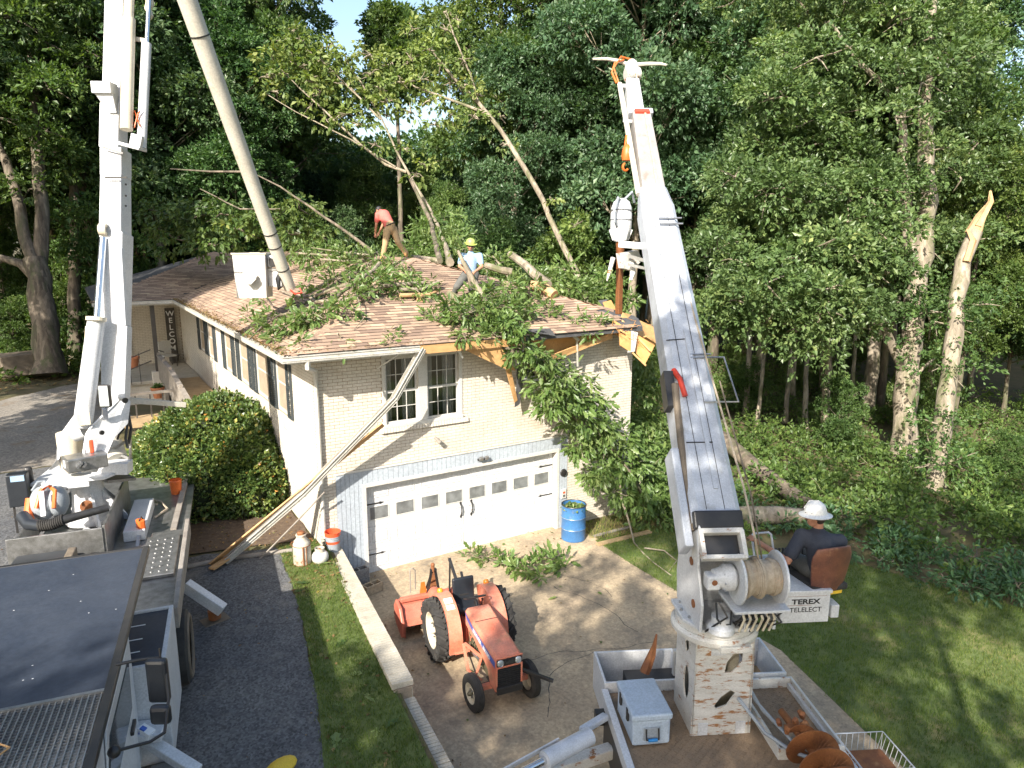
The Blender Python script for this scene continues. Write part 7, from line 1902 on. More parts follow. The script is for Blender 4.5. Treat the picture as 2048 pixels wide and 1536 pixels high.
# concrete blocks by the garage jamb
for i, (p, a, lb) in enumerate(((( -.36, -.45, .0), .1, 'upper hollow concrete block against the grey siding beside the retaining wall'), ((-.22, -.85, 0), .25, 'hollow concrete block lying on the driveway just inside the retaining wall'))):
    t = thing('concrete_block', lb, 'concrete block', (p[0], p[1], .008), a, 'concrete blocks by the retaining wall'); F = frame((p[0], p[1], .008), a)
    b = MB(F); h = .19
    for k in range(1 if i else 2):
        z0 = k * .195
        b.bx(-.2, .2, -.1, -.07, z0, z0 + h); b.bx(-.2, .2, .07, .1, z0, z0 + h)
        for x in (-.185, 0, .185): b.bx(x - .015, x + .015, -.07, .07, z0, z0 + h)
    part('shell', b, M['concrete'] if i else M['gravel'], t, bevel=.004, kind='stuff')
b = MB(); b.beam((5.16, -1.51, 0.04), (6.76, -1.6, 0.04), .14, .04); tag(part('board', b, M['plank']), 'single wooden board lying on the dry grass right of the blue drum', 'board')
b = MB(); b.beam((5.39, -1.07, 0.03), (6.57, -1.08, 0.03), .08, .03); tag(part('board', b, M['old_wood']), 'short narrow board behind the blue drum near the hanging branch', 'board')
# pipe along the bed and old board at the foot of the torn gutter
b = MB(); b.tube([(-3.52, 0.18, 0.98), (-2.85, 0.19, 0.97), (-1.6, -0.08, 0.96)], .045, 10); tag(part('pipe', b, M['old_wood'], smooth=True), 'long pale pipe lying along the edge of the bush bed', 'pipe')
b = MB(); b.beam((-3.15, -0.2, 1), (-2.34, 0.31, 1.12), .14, .03); tag(part('board', b, M['wood']), 'brown board end under the foot of the torn gutter', 'board')
# white pile of sheets beyond the big tree, left edge
b = MB(frame((-6.82, 22.17, 1.91), .3)); b.box((0, 0, .1), (1.7, 1.1, .9)); st_ = part('sheet_stack', b, M['dusty_brown'], bevel=.05); tag(st_, 'pile under a pale sheet in the leaves beside the big left tree', 'pile')
# yellow cloth at the bottom edge on the asphalt
b = MB(frame((-3.34, -5.99, 0.8), .4)); b.ball((0, 0, .06), (.22, .14, .07), 14, 8); y_ = part('yellow_bag', b, M['yellow'], smooth=True); tag(y_, 'yellow and red bundle on the asphalt at the near end of the grass strip', 'bag')

# ================================================================ PEOPLE
def flesh(name, mat, parent, caps, balls=(), voxel=.016, smooth=6):
    """one continuous surface grown round tapered limbs"""
    b = MB()
    for p, q, r0, r1 in caps:
        p = Vector(p); q = Vector(q)
        b.cyl(p, q, r0, r1, 16); b.ball(p, r0 * .995, 16, 10); b.ball(q, r1 * .995, 16, 10)
    for c, r in balls: b.ball(c, r, 18, 12)
    o = part(name, b, mat, parent, smooth=True)
    m = o.modifiers.new('skin', 'REMESH'); m.mode = 'VOXEL'; m.voxel_size = voxel; m.use_smooth_shade = True
    m = o.modifiers.new('soft', 'SMOOTH'); m.factor = .5; m.iterations = smooth
    return o

def hand_caps(wrist, d, palm_n, curl=.9, side=1, s=1.0):
    """palm, four unequal bent fingers and a thumb leaving the side of the palm"""
    w = Vector(wrist); d = Vector(d).normalized(); n = Vector(palm_n); n = (n - d * n.dot(d)).normalized(); a = d.cross(n).normalized() * side
    caps = [(w, w + d * .085 * s, .026 * s, .034 * s), (w + a * .018 * s, w + d * .08 * s + a * .026 * s, .018 * s, .017 * s), (w - a * .018 * s, w + d * .08 * s - a * .026 * s, .018 * s, .017 * s)]
    for k, (o, L) in enumerate(((.030, .070), (.010, .082), (-.010, .077), (-.030, .060))):
        p0 = w + d * .085 * s + a * o * s
        d1 = (d * math.cos(curl * .5) + n * math.sin(curl * .5)); d2 = (d * math.cos(curl * 1.3) + n * math.sin(curl * 1.3)); d3 = (d * math.cos(curl * 2.0) + n * math.sin(curl * 2.0))
        p1 = p0 + d1 * L * .45 * s; p2 = p1 + d2 * L * .32 * s; p3 = p2 + d3 * L * .25 * s
        caps += [(p0, p1, .0095 * s, .009 * s), (p1, p2, .009 * s, .0082 * s), (p2, p3, .0082 * s, .007 * s)]
    t0 = w + d * .025 * s + a * .028 * s; t1 = t0 + (d * .6 + a * .7 + n * .3).normalized() * .038 * s; t2 = t1 + (d * .7 + n * .7).normalized() * .032 * s
    caps += [(t0, t1, .013 * s, .011 * s), (t1, t2, .011 * s, .009 * s)]
    return caps

def head_parts(person, c, fwd, up, hair=True):
    """head with brow, nose, mouth, ears and eyes; c is the middle of the skull"""
    c = Vector(c); f = Vector(fwd).normalized(); u = Vector(up); u = (u - f * u.dot(f)).normalized(); r = f.cross(u)
    Rm = Matrix((r, f, u)).transposed().to_4x4(); F = Matrix.Translation(c) @ Rm
    b = MB(F)
    b.ball((0, 0, .01), (.078, .098, .105), 18, 12); b.ball((0, .03, -.06), (.056, .066, .062), 16, 10); b.ball((0, .062, -.092), (.028, .024, .020), 10, 8)
    b.tube([(0, .088, .015), (0, .112, -.022), (0, .104, -.034)], [.010, .015, .013], 8)
    b.ball((-.012, .098, -.032), .010, 8, 6); b.ball((.012, .098, -.032), .010, 8, 6)
    b.tube([(-.035, .083, .028), (0, .094, .026), (.035, .083, .028)], .010, 8)
    b.ball((0, .088, -.062), (.024, .012, .008), 10, 6); b.ball((0, .086, -.074), (.020, .012, .008), 10, 6)
    for s in (-1, 1): b.ball((s * .080, -.005, -.012), (.010, .018, .030), 10, 8); b.ball((s * .05, .06, -.03), (.022, .022, .022), 10, 8)
    o = part('head', b, M['skin'], person, smooth=True)
    m = o.modifiers.new('skin', 'REMESH'); m.mode = 'VOXEL'; m.voxel_size = .007; m.use_smooth_shade = True
    m = o.modifiers.new('soft', 'SMOOTH'); m.factor = .5; m.iterations = 3
    for s in (-1, 1):
        b = MB(F); b.ball((s * .031, .083, .008), .011, 10, 8); part('eye', b, M['print_white'], o, smooth=True)
        b = MB(F); b.ball((s * .031, .0915, .008), .005, 8, 6); part('pupil', b, M['hair'], o, smooth=True)
    if hair:
        b = MB(F); vs = []
        b.ball((0, -.012, .025), (.083, .098, .100), 18, 12); b.ball((0, -.05, -.03), (.070, .055, .055), 14, 10)
        part('hair', b, M['hair'], person, smooth=True)
    return F

def ridge_man():
    foot = Vector((2.82, 5.46, 6.58)); foot.z = 6.58
    t = thing('person', 'man in coral shirt and khaki trousers bending over on the roof ridge', 'person', tuple(foot))
    D = 20.2
    fl = Vector((2.76, 5.43, 6.55)); fr = Vector((3.43, 5.29, 6.7)); kl = Vector((2.85, 5.42, 7.01)); kr = Vector((3.21, 5.33, 7.05))
    hl = Vector((2.96, 5.51, 7.4)); hr = Vector((3.18, 5.56, 7.44)); pel = (hl + hr) / 2 + Vector((0, 0, .05))
    ch = Vector((3.05, 5.91, 7.83)); nk = Vector((3.04, 6.13, 7.94)); sl = Vector((2.86, 5.92, 7.85)); sr = Vector((3.2, 6.08, 7.89))
    el = Vector((2.81, 5.94, 7.56)); hd = Vector((2.8, 6.01, 7.32)); er = Vector((3.18, 6.32, 7.61)); hrr = Vector((3.09, 6.44, 7.35))
    flesh('body', M['skin'], t, [(pel, ch, .13, .15), (ch, nk, .12, .06), (sl, el, .052, .042), (el, hd, .042, .028), (sr, er, .052, .042), (er, hrr, .042, .028), (hl, kl, .08, .055), (kl, fl, .052, .04), (hr, kr, .08, .055), (kr, fr, .052, .04)]
          + hand_caps(hd, (hd - el), (1, 0, 0), 1.3) + hand_caps(hrr, (hrr - er), (-1, 0, 0), 1.3), voxel=.011, smooth=3)
    se = sl.lerp(el, .62); sre = sr.lerp(er, .62)
    flesh('shirt', M['coral_cloth'], t, [(pel + Vector((0, 0, .03)), ch, .150, .170), (ch, nk, .165, .075), (ch, sl, .14, .085), (ch, sr, .14, .085), (sl, se, .078, .070), (sr, sre, .078, .070)], voxel=.018)
    flesh('trousers', M['khaki_cloth'], t, [(pel - Vector((0, 0, .02)), pel + Vector((0, 0, .07)), .155, .145), (hl, kl, .112, .083), (kl, fl + Vector((0, 0, .08)), .080, .072), (hr, kr, .112, .083), (kr, fr + Vector((0, 0, .08)), .080, .072)], voxel=.018)
    b = MB(); b.torus(pel + Vector((0, 0, .10)), .148, .016, (-.35, .2, .9), 28, 6); part('belt', b, M['black_metal'], t, smooth=True)
    for f, s in ((fl, -1), (fr, 1)):
        b = MB(frame(f + Vector((0, .03, .02)), -.5)); b.ball((0, .04, .0), (.05, .14, .055), 14, 8); b.ball((0, -.04, .05), (.05, .06, .09), 12, 8); part('boot', b, M['yellow'] if s < 0 else M['boot'], t, smooth=True)
    F = head_parts(t, nk + Vector((-.02, .10, .04)), (-.25, .75, -.60), (-.1, .6, .8))
    b = MB(F); b.ball((0, -.005, .035), (.088, .105, .090), 18, 10); b.prism([(-.06, .08), (.06, .08), (.045, .17), (-.045, .17)], .045, .056); part('cap', b, M['black_metal'], t, smooth=True)
ridge_man()

def pole_man():
    D = 17.1
    fl = Vector((2.91, 1.34, 5.81)); t = thing('person', 'man in pale blue shirt and lime hard hat holding a cut branch on the roof', 'person', tuple(fl))
    fr = Vector((3.32, 1.12, 5.73)); kl = Vector((2.89, 1.15, 6.06)); kr = Vector((3.21, 1.05, 6)); hl = Vector((3.21, 1.31, 6.32)); hr = Vector((3.44, 1.29, 6.33))
    pel = (hl + hr) / 2 + Vector((0, 0, .06)); ch = Vector((3.35, 1.31, 6.67)); nk = Vector((3.35, 1.31, 6.83)); sl = Vector((3.21, 1.48, 6.76)); sr = Vector((3.54, 1.21, 6.76))
    el = Vector((3.08, 1.38, 6.52)); wl = Vector((3.06, 1.09, 6.44)); er = Vector((3.5, 1.05, 6.51)); wr = Vector((3.26, 0.94, 6.41))
    flesh('body', M['skin'], t, [(pel, ch, .13, .15), (ch, nk, .12, .058), (nk, nk + Vector((0, 0, .08)), .055, .052), (sl, el, .052, .043), (el, wl, .043, .028), (sr, er, .052, .043), (er, wr, .043, .028), (hl, kl, .08, .055), (kl, fl, .052, .04), (hr, kr, .08, .055), (kr, fr, .052, .04)]
          + hand_caps(wl, (wl - el), (0, 0, -1), 1.3) + hand_caps(wr, (wr - er), (0, 0, -1), 1.3, -1), voxel=.011, smooth=3)
    se = sl.lerp(el, .65); sre = sr.lerp(er, .65)
    flesh('shirt', M['blue_cloth'], t, [(pel + Vector((0, 0, .0)), ch, .155, .170), (ch, nk, .165, .075), (ch, sl, .14, .085), (ch, sr, .14, .085), (sl, se, .080, .070), (sr, sre, .080, .070)], voxel=.018)
    flesh('trousers', M['grey_cloth'], t, [(pel - Vector((0, 0, .04)), pel + Vector((0, 0, .02)), .155, .150), (hl, kl, .115, .088), (kl, fl + Vector((0, 0, .08)), .084, .075), (hr, kr, .115, .088), (kr, fr + Vector((0, 0, .08)), .084, .075)], voxel=.018)
    for f in (fl, fr):
        b = MB(frame(f + Vector((0, 0, .03)), 2.6)); b.ball((0, .05, .0), (.05, .14, .055), 14, 8); b.ball((0, -.04, .05), (.05, .06, .09), 12, 8); part('boot', b, M['boot'], t, smooth=True)
    F = head_parts(t, nk + Vector((-.03, -.05, .18)), (-.45, -.85, -.30), (0, -.2, 1))
    b = MB(F); b.lathe([(.150, .02), (.152, .028), (.118, .034), (.112, .07), (.095, .115), (.055, .145), (0, .155)], (0, -.005, .02), (0, 0, 1), 28); ht = part('hard_hat', b, M['hat_lime'], t, smooth=True); m = ht.modifiers.new('thick', 'SOLIDIFY'); m.thickness = .006
    b = MB(F); b.tube([(0, -.11, .09), (0, -.04, .165), (0, .05, .162), (0, .10, .10)], .010, 6); part('hat_ridge', b, M['hat_lime'], ht, smooth=True)
    b = MB(F); b.torus((0, -.005, .052), .118, .006, (0, 0, 1), 26, 5); part('hat_band', b, M['yellow'], ht, smooth=True)
    b = MB(F); b.tube([(-.072, .05, .012), (-.045, .097, .010), (0, .106, .012), (.045, .097, .010), (.072, .05, .012)], .015, 6); part('sunglasses', b, M['print_black'], t, smooth=True)
pole_man()

def operator():
    t = thing('person', 'digger operator in dark T-shirt and white full brim hard hat, seated at the controls', 'person', tuple(FB @ Vector((5.98, -7.1, 3.2))))
    W = lambda x, y, z: FB @ Vector((x + .11, y, z - .10))
    pel = W(6.16, -7.10, 3.42); ch = W(6.13, -7.06, 3.72); nk = W(6.12, -6.98, 3.86)
    sl = W(5.94, -6.95, 3.79); sr = W(6.33, -7.10, 3.77)
    el = Vector((1.91, -8.97, 3.43)); wl = Vector((1.92, -8.51, 3.51)); er = W(6.43, -6.98, 3.50); wr = W(6.30, -6.72, 3.46)
    hl = W(6.06, -7.02, 3.38); hr = W(6.25, -7.02, 3.38); kl = W(5.96, -6.62, 3.40); kr = W(6.22, -6.58, 3.40); fl = W(5.92, -6.52, 2.96); fr = W(6.20, -6.50, 2.96)
    flesh('body', M['skin'], t, [(pel, ch, .14, .16), (ch, nk, .13, .062), (nk, nk + Vector((0, 0, .09)), .058, .056), (sl, el, .056, .047), (el, wl, .047, .029), (sr, er, .056, .046), (er, wr, .046, .029), (hl, kl, .085, .06), (kl, fl, .055, .042), (hr, kr, .085, .06), (kr, fr, .055, .042)]
          + hand_caps(wl, (wl - el), (0, 0, -1), .9) + hand_caps(wr, (wr - er), (0, 0, -1), 1.1, -1), voxel=.009, smooth=3)
    se = sl.lerp(el, .72); sre = sr.lerp(er, .7)
    flesh('shirt', M['navy_cloth'], t, [(pel + Vector((0, 0, .0)), ch, .165, .175), (ch, nk - Vector((0, 0, .01)), .170, .080), (ch, sl, .15, .09), (ch, sr, .15, .09), (sl, se, .086, .082), (sr, sre, .086, .080)], voxel=.015)
    flesh('trousers', M['grey_cloth'], t, [(pel - Vector((0, 0, .06)), pel + Vector((0, 0, -.02)), .165, .155), (hl, kl, .115, .088), (kl, fl + Vector((0, 0, .08)), .084, .072), (hr, kr, .115, .088), (kr, fr + Vector((0, 0, .08)), .084, .072)], voxel=.016)
    for f in (fl, fr):
        b = MB(FB @ Matrix.Translation(FB.inverted() @ f)); b.ball((0, .06, .0), (.05, .14, .05), 14, 8); b.ball((0, -.03, .05), (.05, .06, .09), 12, 8); part('boot', b, M['boot'], t, smooth=True)
    hc = nk + Vector((-.03, .03, .17)) ; fw = FB.to_3x3() @ Vector((-.75, .62, -.16))
    F = head_parts(t, hc, fw, (0.05, 0, 1))
    b = MB(F); b.lathe([(.185, -.012), (.188, -.004), (.155, .010), (.128, .020), (.122, .06), (.104, .115), (.062, .152), (0, .166)], (0, -.005, .030), (0, -.10, 1), 36); ht = part('hard_hat', b, M['hat_white'], t, smooth=True); m = ht.modifiers.new('thick', 'SOLIDIFY'); m.thickness = .006
    b = MB(F); b.tube([(0, -.12, .10), (0, -.05, .192), (0, .05, .19), (0, .115, .10)], .010, 6); part('hat_ridge', b, M['hat_white'], ht, smooth=True)
    for a in (2.4, 3.1, 3.9): b = MB(F); b.ball((.122 * math.cos(a), .122 * math.sin(a), .070), .006, 6, 5); part('hat_rivet', b, M['black_metal'], ht)
operator()

# ================================================================ FALLEN TREE on the roof and down the front
fallen = thing('fallen_tree', 'fallen oak limbs with fresh green leaves across the roof and down the front wall', 'fallen tree', (4.5, 1.0, 5.8))
def leafy(name, blobs, per, leaf, mat, seed, parent=None, droop=.8, nl=8, label=None, tmpl=OAK, flat=.62):
    """blobs: (x, y, z, radius)"""
    r = np.random.default_rng(seed); C = []; O = []; T = []
    for (x, y, z, rad) in blobs:
        n = max(3, int(per * rad * rad)); d = norm(r.normal(0, 1, (n, 3)))
        rr = rad * r.uniform(.15, 1.0, n) ** .6
        C.append(np.array([x, y, z])[None] + d * rr[:, None] * np.array([1, 1, flat])); O.append(d); T.append(np.full(n, r.uniform(.15, .85)) * .5 + r.uniform(0, 1, n) * .5)
    c, X, Y, Z, t = sprays(r, np.vstack(C), np.vstack(O), nl, leaf, droop, .7, np.concatenate(T))
    me = scatter_mesh(name, tmpl, c, X * .8, Y * 1.12, Z, t, mat)
    if parent is not None:
        o = link(name, me, parent); o.matrix_local = ROOT[parent.name].inverted()
    else: o = link(name, me)
    if label: o['label'] = label
    return o

def twigs(mb, blobs, seed, n=5, r0=.012):
    rng = random.Random(seed)
    for (x, y, z, rad) in blobs:
        for k in range(n):
            d = Vector((rng.uniform(-1, 1), rng.uniform(-1, 1), rng.uniform(-.5, .5))).normalized() * rad * rng.uniform(.5, 1.05)
            p = Vector((x, y, z)); m = p + d * .5 + Vector((0, 0, rng.uniform(-.05, .08))); mb.tube([p, m, p + d], [r0, r0 * .7, r0 * .3], 4, cap=False)

def B(p, r): return (p[0], p[1], p[2], r)
# hanging mass down the front wall to the ground
HANG = [B((3.34, -0.8, 5.15), .32), B((3.1, -0.7, 5.32), .35), B((3.44, -0.95, 4.78), .36), B((3.77, -1, 4.58), .40), B((4.07, -1, 4.3), .42), B((3.87, -1, 3.9), .38), B((4.35, -1, 3.96), .45),
        B((4.64, -1, 3.52), .48), B((4.01, -1, 3.46), .34), B((4.98, -1.05, 3.07), .50), B((5.32, -1.1, 2.79), .50), B((4.88, -1.1, 2.43), .40), B((5.71, -1.1, 2.3), .55), B((6.26, -1, 2.44), .45),
        B((5.42, -1.2, 1.75), .45), B((5.04, -1.3, 1.54), .30), B((6.2, -1.2, 1.74), .58), B((6.87, -1.2, 1.36), .58), B((7.4, -1.2, 0.8), .55), B((6.55, -1.3, 0.8), .50), B((7.17, -1.3, 0.2), .45), B((7.97, -1.1, 0.31), .45),
        B((5.98, -1.3, 1.11), .36), B((4.93, -0.9, 4.06), .30), B((5.46, -0.9, 3.4), .30), B((8.32, -0.4, 1.3), .5), B((8.83, -0.3, 0.61), .5), B((5.78, -1, 2.83), .32), B((5.23, -0.8, 3.65), .30)]
HANG2 = [B((8.85, 1.2, 3.77), .55), B((8.99, 1.2, 2.87), .55), B((9.04, 1, 2.01), .6), B((8.5, 0.6, 1.59), .5), B((9.96, 1, 1.58), .6), B((9.15, 1.6, 3.09), .5), B((9.38, 0.4, -0.31), .5)]
leafy('hanging_foliage', HANG, 175, .17, M['leaf_fresh'], 101, fallen, 1.0, 8, 'heavy leafy bough hanging from the eave to the ground')
leafy('corner_foliage', HANG2, 150, .18, M['leaf_fresh'], 102, fallen, .8, 8, 'leafy branches beyond the right corner of the house')
# on the roof
RL = [B((-1.18, 4.35, 5.32), .26), B((-1.51, 4.05, 5.15), .14), B((-1.42, 2.28, 5.27), .26), B((-1.1, 2.45, 5.4), .30), B((-1.35, 0.87, 5.29), .28), B((-1.04, 0.86, 5.44), .32), B((-0.8, 0.76, 5.54), .34), B((-0.61, 0.52, 5.61), .32), B((-0.72, 2.63, 5.5), .24), B((-0.3, 0.84, 5.69), .28),
      B((-0.49, 5.72, 5.53), .22), B((-0.31, 7.06, 5.57), .16), B((-1.54, 0.69, 5.14), .16), B((-0.06, 0.57, 5.68), .28), B((0.39, 1.53, 5.92), .32), B((0.75, 1.52, 6.07), .36), B((1.2, 1.76, 6.15), .36), B((1.62, 1.86, 6.18), .34), B((1.41, 2.92, 6.26), .28), B((1.81, 2.62, 6.38), .28), B((1.98, 1.83, 6.12), .30), B((2.03, 1.38, 5.92), .22),
      B((0.57, 5.14, 5.96), .24), B((1.26, 6.86, 6.16), .22), B((0.38, 3.27, 5.9), .24), B((1.67, 8.82, 6.27), .22), B((0.98, 4.73, 6.04), .20), B((-0.16, 3.56, 5.64), .2), B((2.09, 3.6, 6.44), .22), B((1.55, 1.43, 5.91), .2)]
RM = [B((1.77, 0.06, 5.48), .30), B((2.23, 0.25, 5.64), .38), B((2.33, -0.15, 5.56), .42), B((2.74, -0.08, 5.63), .46), B((3.09, -0.26, 5.57), .46), B((3.61, 0.06, 5.63), .40), B((3.29, 0.66, 5.83), .38), B((3.9, 0.87, 5.9), .38), B((4.37, 0.82, 5.83), .36), B((3.99, 0.01, 5.51), .30), B((2.02, -0.83, 5.15), .22), B((2.8, 0.72, 5.7), .28),
      B((1.66, 0.33, 5.52), .2), B((4.96, 0.6, 5.66), .28), B((5.09, 1.36, 5.96), .30), B((4.52, 1.42, 6.03), .34), B((4.81, 0.18, 5.49), .22), B((2.69, -0.82, 5.19), .26), B((3.08, -0.59, 5.31), .32)]
RT = [B((5.03, -0.14, 5.34), .20), B((5.27, -0.31, 5.31), .24), B((5.62, -0.45, 5.26), .24), B((5.96, -0.5, 5.24), .20), B((5.31, -0.94, 5), .16), B((0.56, -0.19, 5.31), .14), B((0.62, -0.43, 5.22), .12), B((0.43, -0.67, 5.14), .12), B((-0.58, -0.87, 5.07), .10)]
RB = [B((2.01, 8.77, 6.72), .45), B((2.53, 8.84, 6.84), .40), B((2.82, 8.27, 6.77), .45), B((3.02, 7.5, 6.55), .40), B((3.35, 7.3, 6.62), .35), B((2.31, 7.31, 6.41), .30), B((2.69, 7.06, 6.38), .30), B((2.81, 6.36, 6.28), .25), B((4.89, 7.52, 6.52), .5), B((5.31, 7.28, 6.59), .5),
      B((5.75, 7.06, 6.83), .6), B((5.66, 8.36, 6.99), .6), B((5.38, 3.59, 6.45), .40), B((5.37, 2.78, 6.07), .40), B((6.18, 3.01, 6.11), .45), B((6.65, 2.7, 6.04), .45), B((7.1, 2.37, 5.83), .45), B((7.45, 2.12, 5.69), .5), B((8.14, 2.31, 5.79), .5), B((8.48, 2.05, 5.58), .45), B((8.67, 2.63, 5.98), .5), B((8.64, 1.68, 5.46), .4), B((4.93, 3.23, 6.27), .3), B((7.64, 3.34, 6.27), .4), B((6.48, 7.92, 7.32), .6)]
RL += [B((1.03, 4.44, 6.13), .26), B((1.53, 4.7, 6.3), .26), B((2.07, 4.81, 6.5), .28), B((2.45, 4.84, 6.61), .26), B((2.28, 3.08, 6.54), .26), B((2.26, 2.42, 6.32), .26), B((-1.26, -0.27, 5.22), .18), B((2.63, 2.07, 6.12), .18), B((2.5, 6.74, 6.57), .22), B((-0.48, -0.3, 5.27), .14)]
leafy('left_roof_foliage', RL, 190, .15, M['leaf_fresh'], 103, fallen, .5, 7, 'leafy branch lying along the left slope of the roof')
leafy('front_roof_foliage', RM, 170, .16, M['leaf_fresh'], 104, fallen, .5, 7, 'dense green leaf mass on the front slope of the roof')
leafy('roof_tufts', RT, 200, .14, M['leaf_fresh'], 105, fallen, .5, 7)['kind'] = 'stuff'
RB += [B((1.51, 8.44, 6.55), .3), B((2.03, 7.86, 6.48), .35), B((2.63, 7.75, 6.58), .45), B((4.02, 7.5, 6.65), .4), B((4.86, 8.22, 6.83), .55), B((5.96, 8.21, 7.15), .6), B((6.02, 9.48, 7.59), .6), B((6.64, 9.15, 7.84), .6), B((5.68, 5.91, 6.84), .4), B((6.04, 4.41, 6.56), .45), B((6.52, 4.06, 6.35), .45), B((7, 3.72, 6.2), .45), B((8.62, 3.27, 6.03), .5), B((1.06, 9.94, 6.6), .35), B((1.63, 9.64, 6.84), .35)]
leafy('rear_roof_foliage', RB, 170, .17, M['leaf_fresh'], 106, fallen, .5, 7, 'leafy boughs behind the roof ridge')

def limb(pts, r0, r1, mat='bark_pale', n=9, label=None, jig=.05, seed=1):
    rng = random.Random(seed); pts = [Vector(p) for p in pts]; out = [pts[0]]; 
    for a, b_ in zip(pts[:-1], pts[1:]):
        m = max(1, int((b_ - a).length / .5))
        for k in range(1, m + 1):
            q = a.lerp(b_, k / m)
            if k < m: q += Vector((rng.uniform(-jig, jig), rng.uniform(-jig, jig), rng.uniform(-jig, jig)))
            out.append(q)
    k = len(out); b = MB(); b.tube(out, [r0 + (r1 - r0) * i / (k - 1) for i in range(k)], n)
    return part('limb', b, M[mat], fallen, smooth=True, label=label)
limb([(2.78, 1.36, 5.88), (2.85, 0.94, 5.76), (2.91, 0.37, 5.53)], .085, .10, label='thick sawn log end pointing out of the leaves')
limb([(5.77, 3.42, 6.75), (5.74, 2.6, 6.48), (5.6, 1.31, 6)], .10, .13, label='thick pale log lying near the right ridge')
limb([(4.67, 2.92, 6.48), (4.92, 2.55, 6.36), (5.17, 2.36, 6.3)], .08, .11)
limb([(5.19, 1.51, 6.01), (5.49, 1.32, 5.95), (5.58, 0.99, 5.76)], .12, .14, 'split_wood', label='split orange log in the leaf mass')
limb([(0.1, 6.43, 5.74), (-0.09, 2.18, 5.76), (0.25, 1.12, 5.87), (1.26, 1.61, 6.1), (2.31, 1.7, 6.13)], .02, .055, label='long pale limb across the left slope')
limb([(0.05, 3.01, 5.81), (0.77, 1.91, 6.2), (1.73, 3.06, 6.57)], .03, .05)
limb([(1.58, 1.49, 6.01), (2.21, 1.48, 6), (2.71, 1.76, 6.15)], .045, .04)
limb([(1.53, 1.38, 5.89), (2.25, 1.36, 5.88), (2.64, 1.55, 5.98)], .05, .035, 'split_wood')
limb([(2.08, 1.43, 5.84), (1.95, 1.22, 5.77)], .07, .08, 'split_wood')
limb([(0.8, 2.66, 6.36), (0.37, 0.9, 5.86), (0.24, 0.29, 5.53), (-0.09, -0.02, 5.35)], .018, .008)
limb([(-1.8, 1.55, 5.09), (-0.95, 2.4, 5.47), (-0.39, 1.23, 5.71), (0.59, 2.08, 6.09)], .015, .04, 'bark')
limb([(-0.24, 6.72, 5.61), (-0.8, 2.98, 5.47), (-0.85, 0.44, 5.51)], .012, .02, 'bark')
limb([(1.3, 8.61, 6.73), (2.11, 8.09, 6.67), (2.96, 6.92, 6.48), (4.59, 6.51, 6.54)], .03, .05)
limb([(1.71, 7.83, 6.56), (2.48, 7.34, 6.5), (3.3, 6.57, 6.44)], .025, .04)
limb([(1.64, 8.44, 6.9), (2.39, 7.94, 6.77), (3.09, 7.24, 6.67)], .018, .04)
limb([(3.87, 6.38, 6.63), (4.38, 6.05, 6.56), (4.71, 5.71, 6.5)], .09, .11)
limb([(5.14, 3.32, 6.71), (5.33, 3.13, 6.4), (5.43, 2.87, 6.07)], .02, .04)
limb([(3.08, -0.7, 4.88), (3.77, -0.95, 4.3), (4.8, -1, 3.14), (5.95, -1.1, 2.14), (6.8, -1.3, 0.75)], .09, .04, 'bark')
limb([(4.08, -0.9, 4.03), (5.48, -0.9, 2.78), (7.5, -0.7, 1.38)], .06, .04, 'bark')
limb([(5.96, -1.3, 1.43), (6.12, -1.5, 0.44), (5.98, -1.89, 0.03), (5.63, -2.95, 0.03), (5.52, -3.6, 0.03)], .03, .012, 'bark_pale', label='thin bare branch trailing onto the dry grass')
limb([(5.88, -2.35, 0.1), (6.14, -2.73, 0.12), (6.12, -3.16, 0.05), (5.66, -3.39, 0.02)], .02, .008, 'bark_pale')
tw = MB(); twigs(tw, HANG, 1, 5, .014); twigs(tw, RL + RM, 2, 5, .012); twigs(tw, RB, 3, 3, .014); twigs(tw, RT, 4, 2, .008)
part('twigs', tw, M['bark_pale'], fallen, kind='stuff')

held = thing('cut_branch', 'pale cut branch held by the man in the lime hard hat', 'branch', (3.36, 0.6, 5.74))
b = MB(); b.tube([(2.87, 1.06, 6.89), (2.98, 0.91, 6.55), (3.09, 0.76, 6.23), (3.35, 0.59, 5.72)], [.035, .055, .075, .085], 10); part('stem', b, M['bark_pale'], held, smooth=True)
b = MB(); b.tube([(2.98, 0.91, 6.55), (3.01, 0.73, 6.12), (3.18, 0.62, 5.89)], [.02, .025, .02], 6); part('side_branch', b, M['bark'], held, smooth=True)
leafy('leaves', [B((2.81, 1.31, 7.28), .22), B((2.77, 1.2, 7), .14), B((2.72, 1.53, 7.46), .22), B((2.63, 1.52, 7.21), .18)], 190, .12, M['leaf_fresh'], 110, held, .7, 7)

# leafy branch on the driveway
db = thing('driveway_branch', 'leafy oak branch lying flat on the sunlit concrete in front of the garage door', 'branch', (3.01, -1.42, 0.02))
DBL = [B((2.35, -0.49, 0.08), .20), B((2.49, -0.75, 0.1), .24), B((2.63, -1.08, 0.1), .24), B((2.71, -1.37, 0.1), .22), B((2.81, -1.73, 0.1), .24), B((2.96, -1.93, 0.1), .26), B((3.27, -1.83, 0.12), .24), B((3.61, -1.72, 0.13), .26), B((3.74, -1.89, 0.12), .24), B((3.7, -2.21, 0.09), .2), B((3.06, -2.23, 0.08), .18)]
leafy('leaves', DBL, 190, .17, M['leaf_fresh'], 111, db, .15, 7, flat=.35)
b = MB(); b.tube([(2.33, -0.34, 0.05), (2.65, -1.15, 0.06), (2.99, -1.85, 0.06), (3.69, -1.8, 0.06), (3.79, -2.14, 0.05)], [.02, .018, .016, .012, .006], 6); part('stem', b, M['bark'], db, smooth=True)

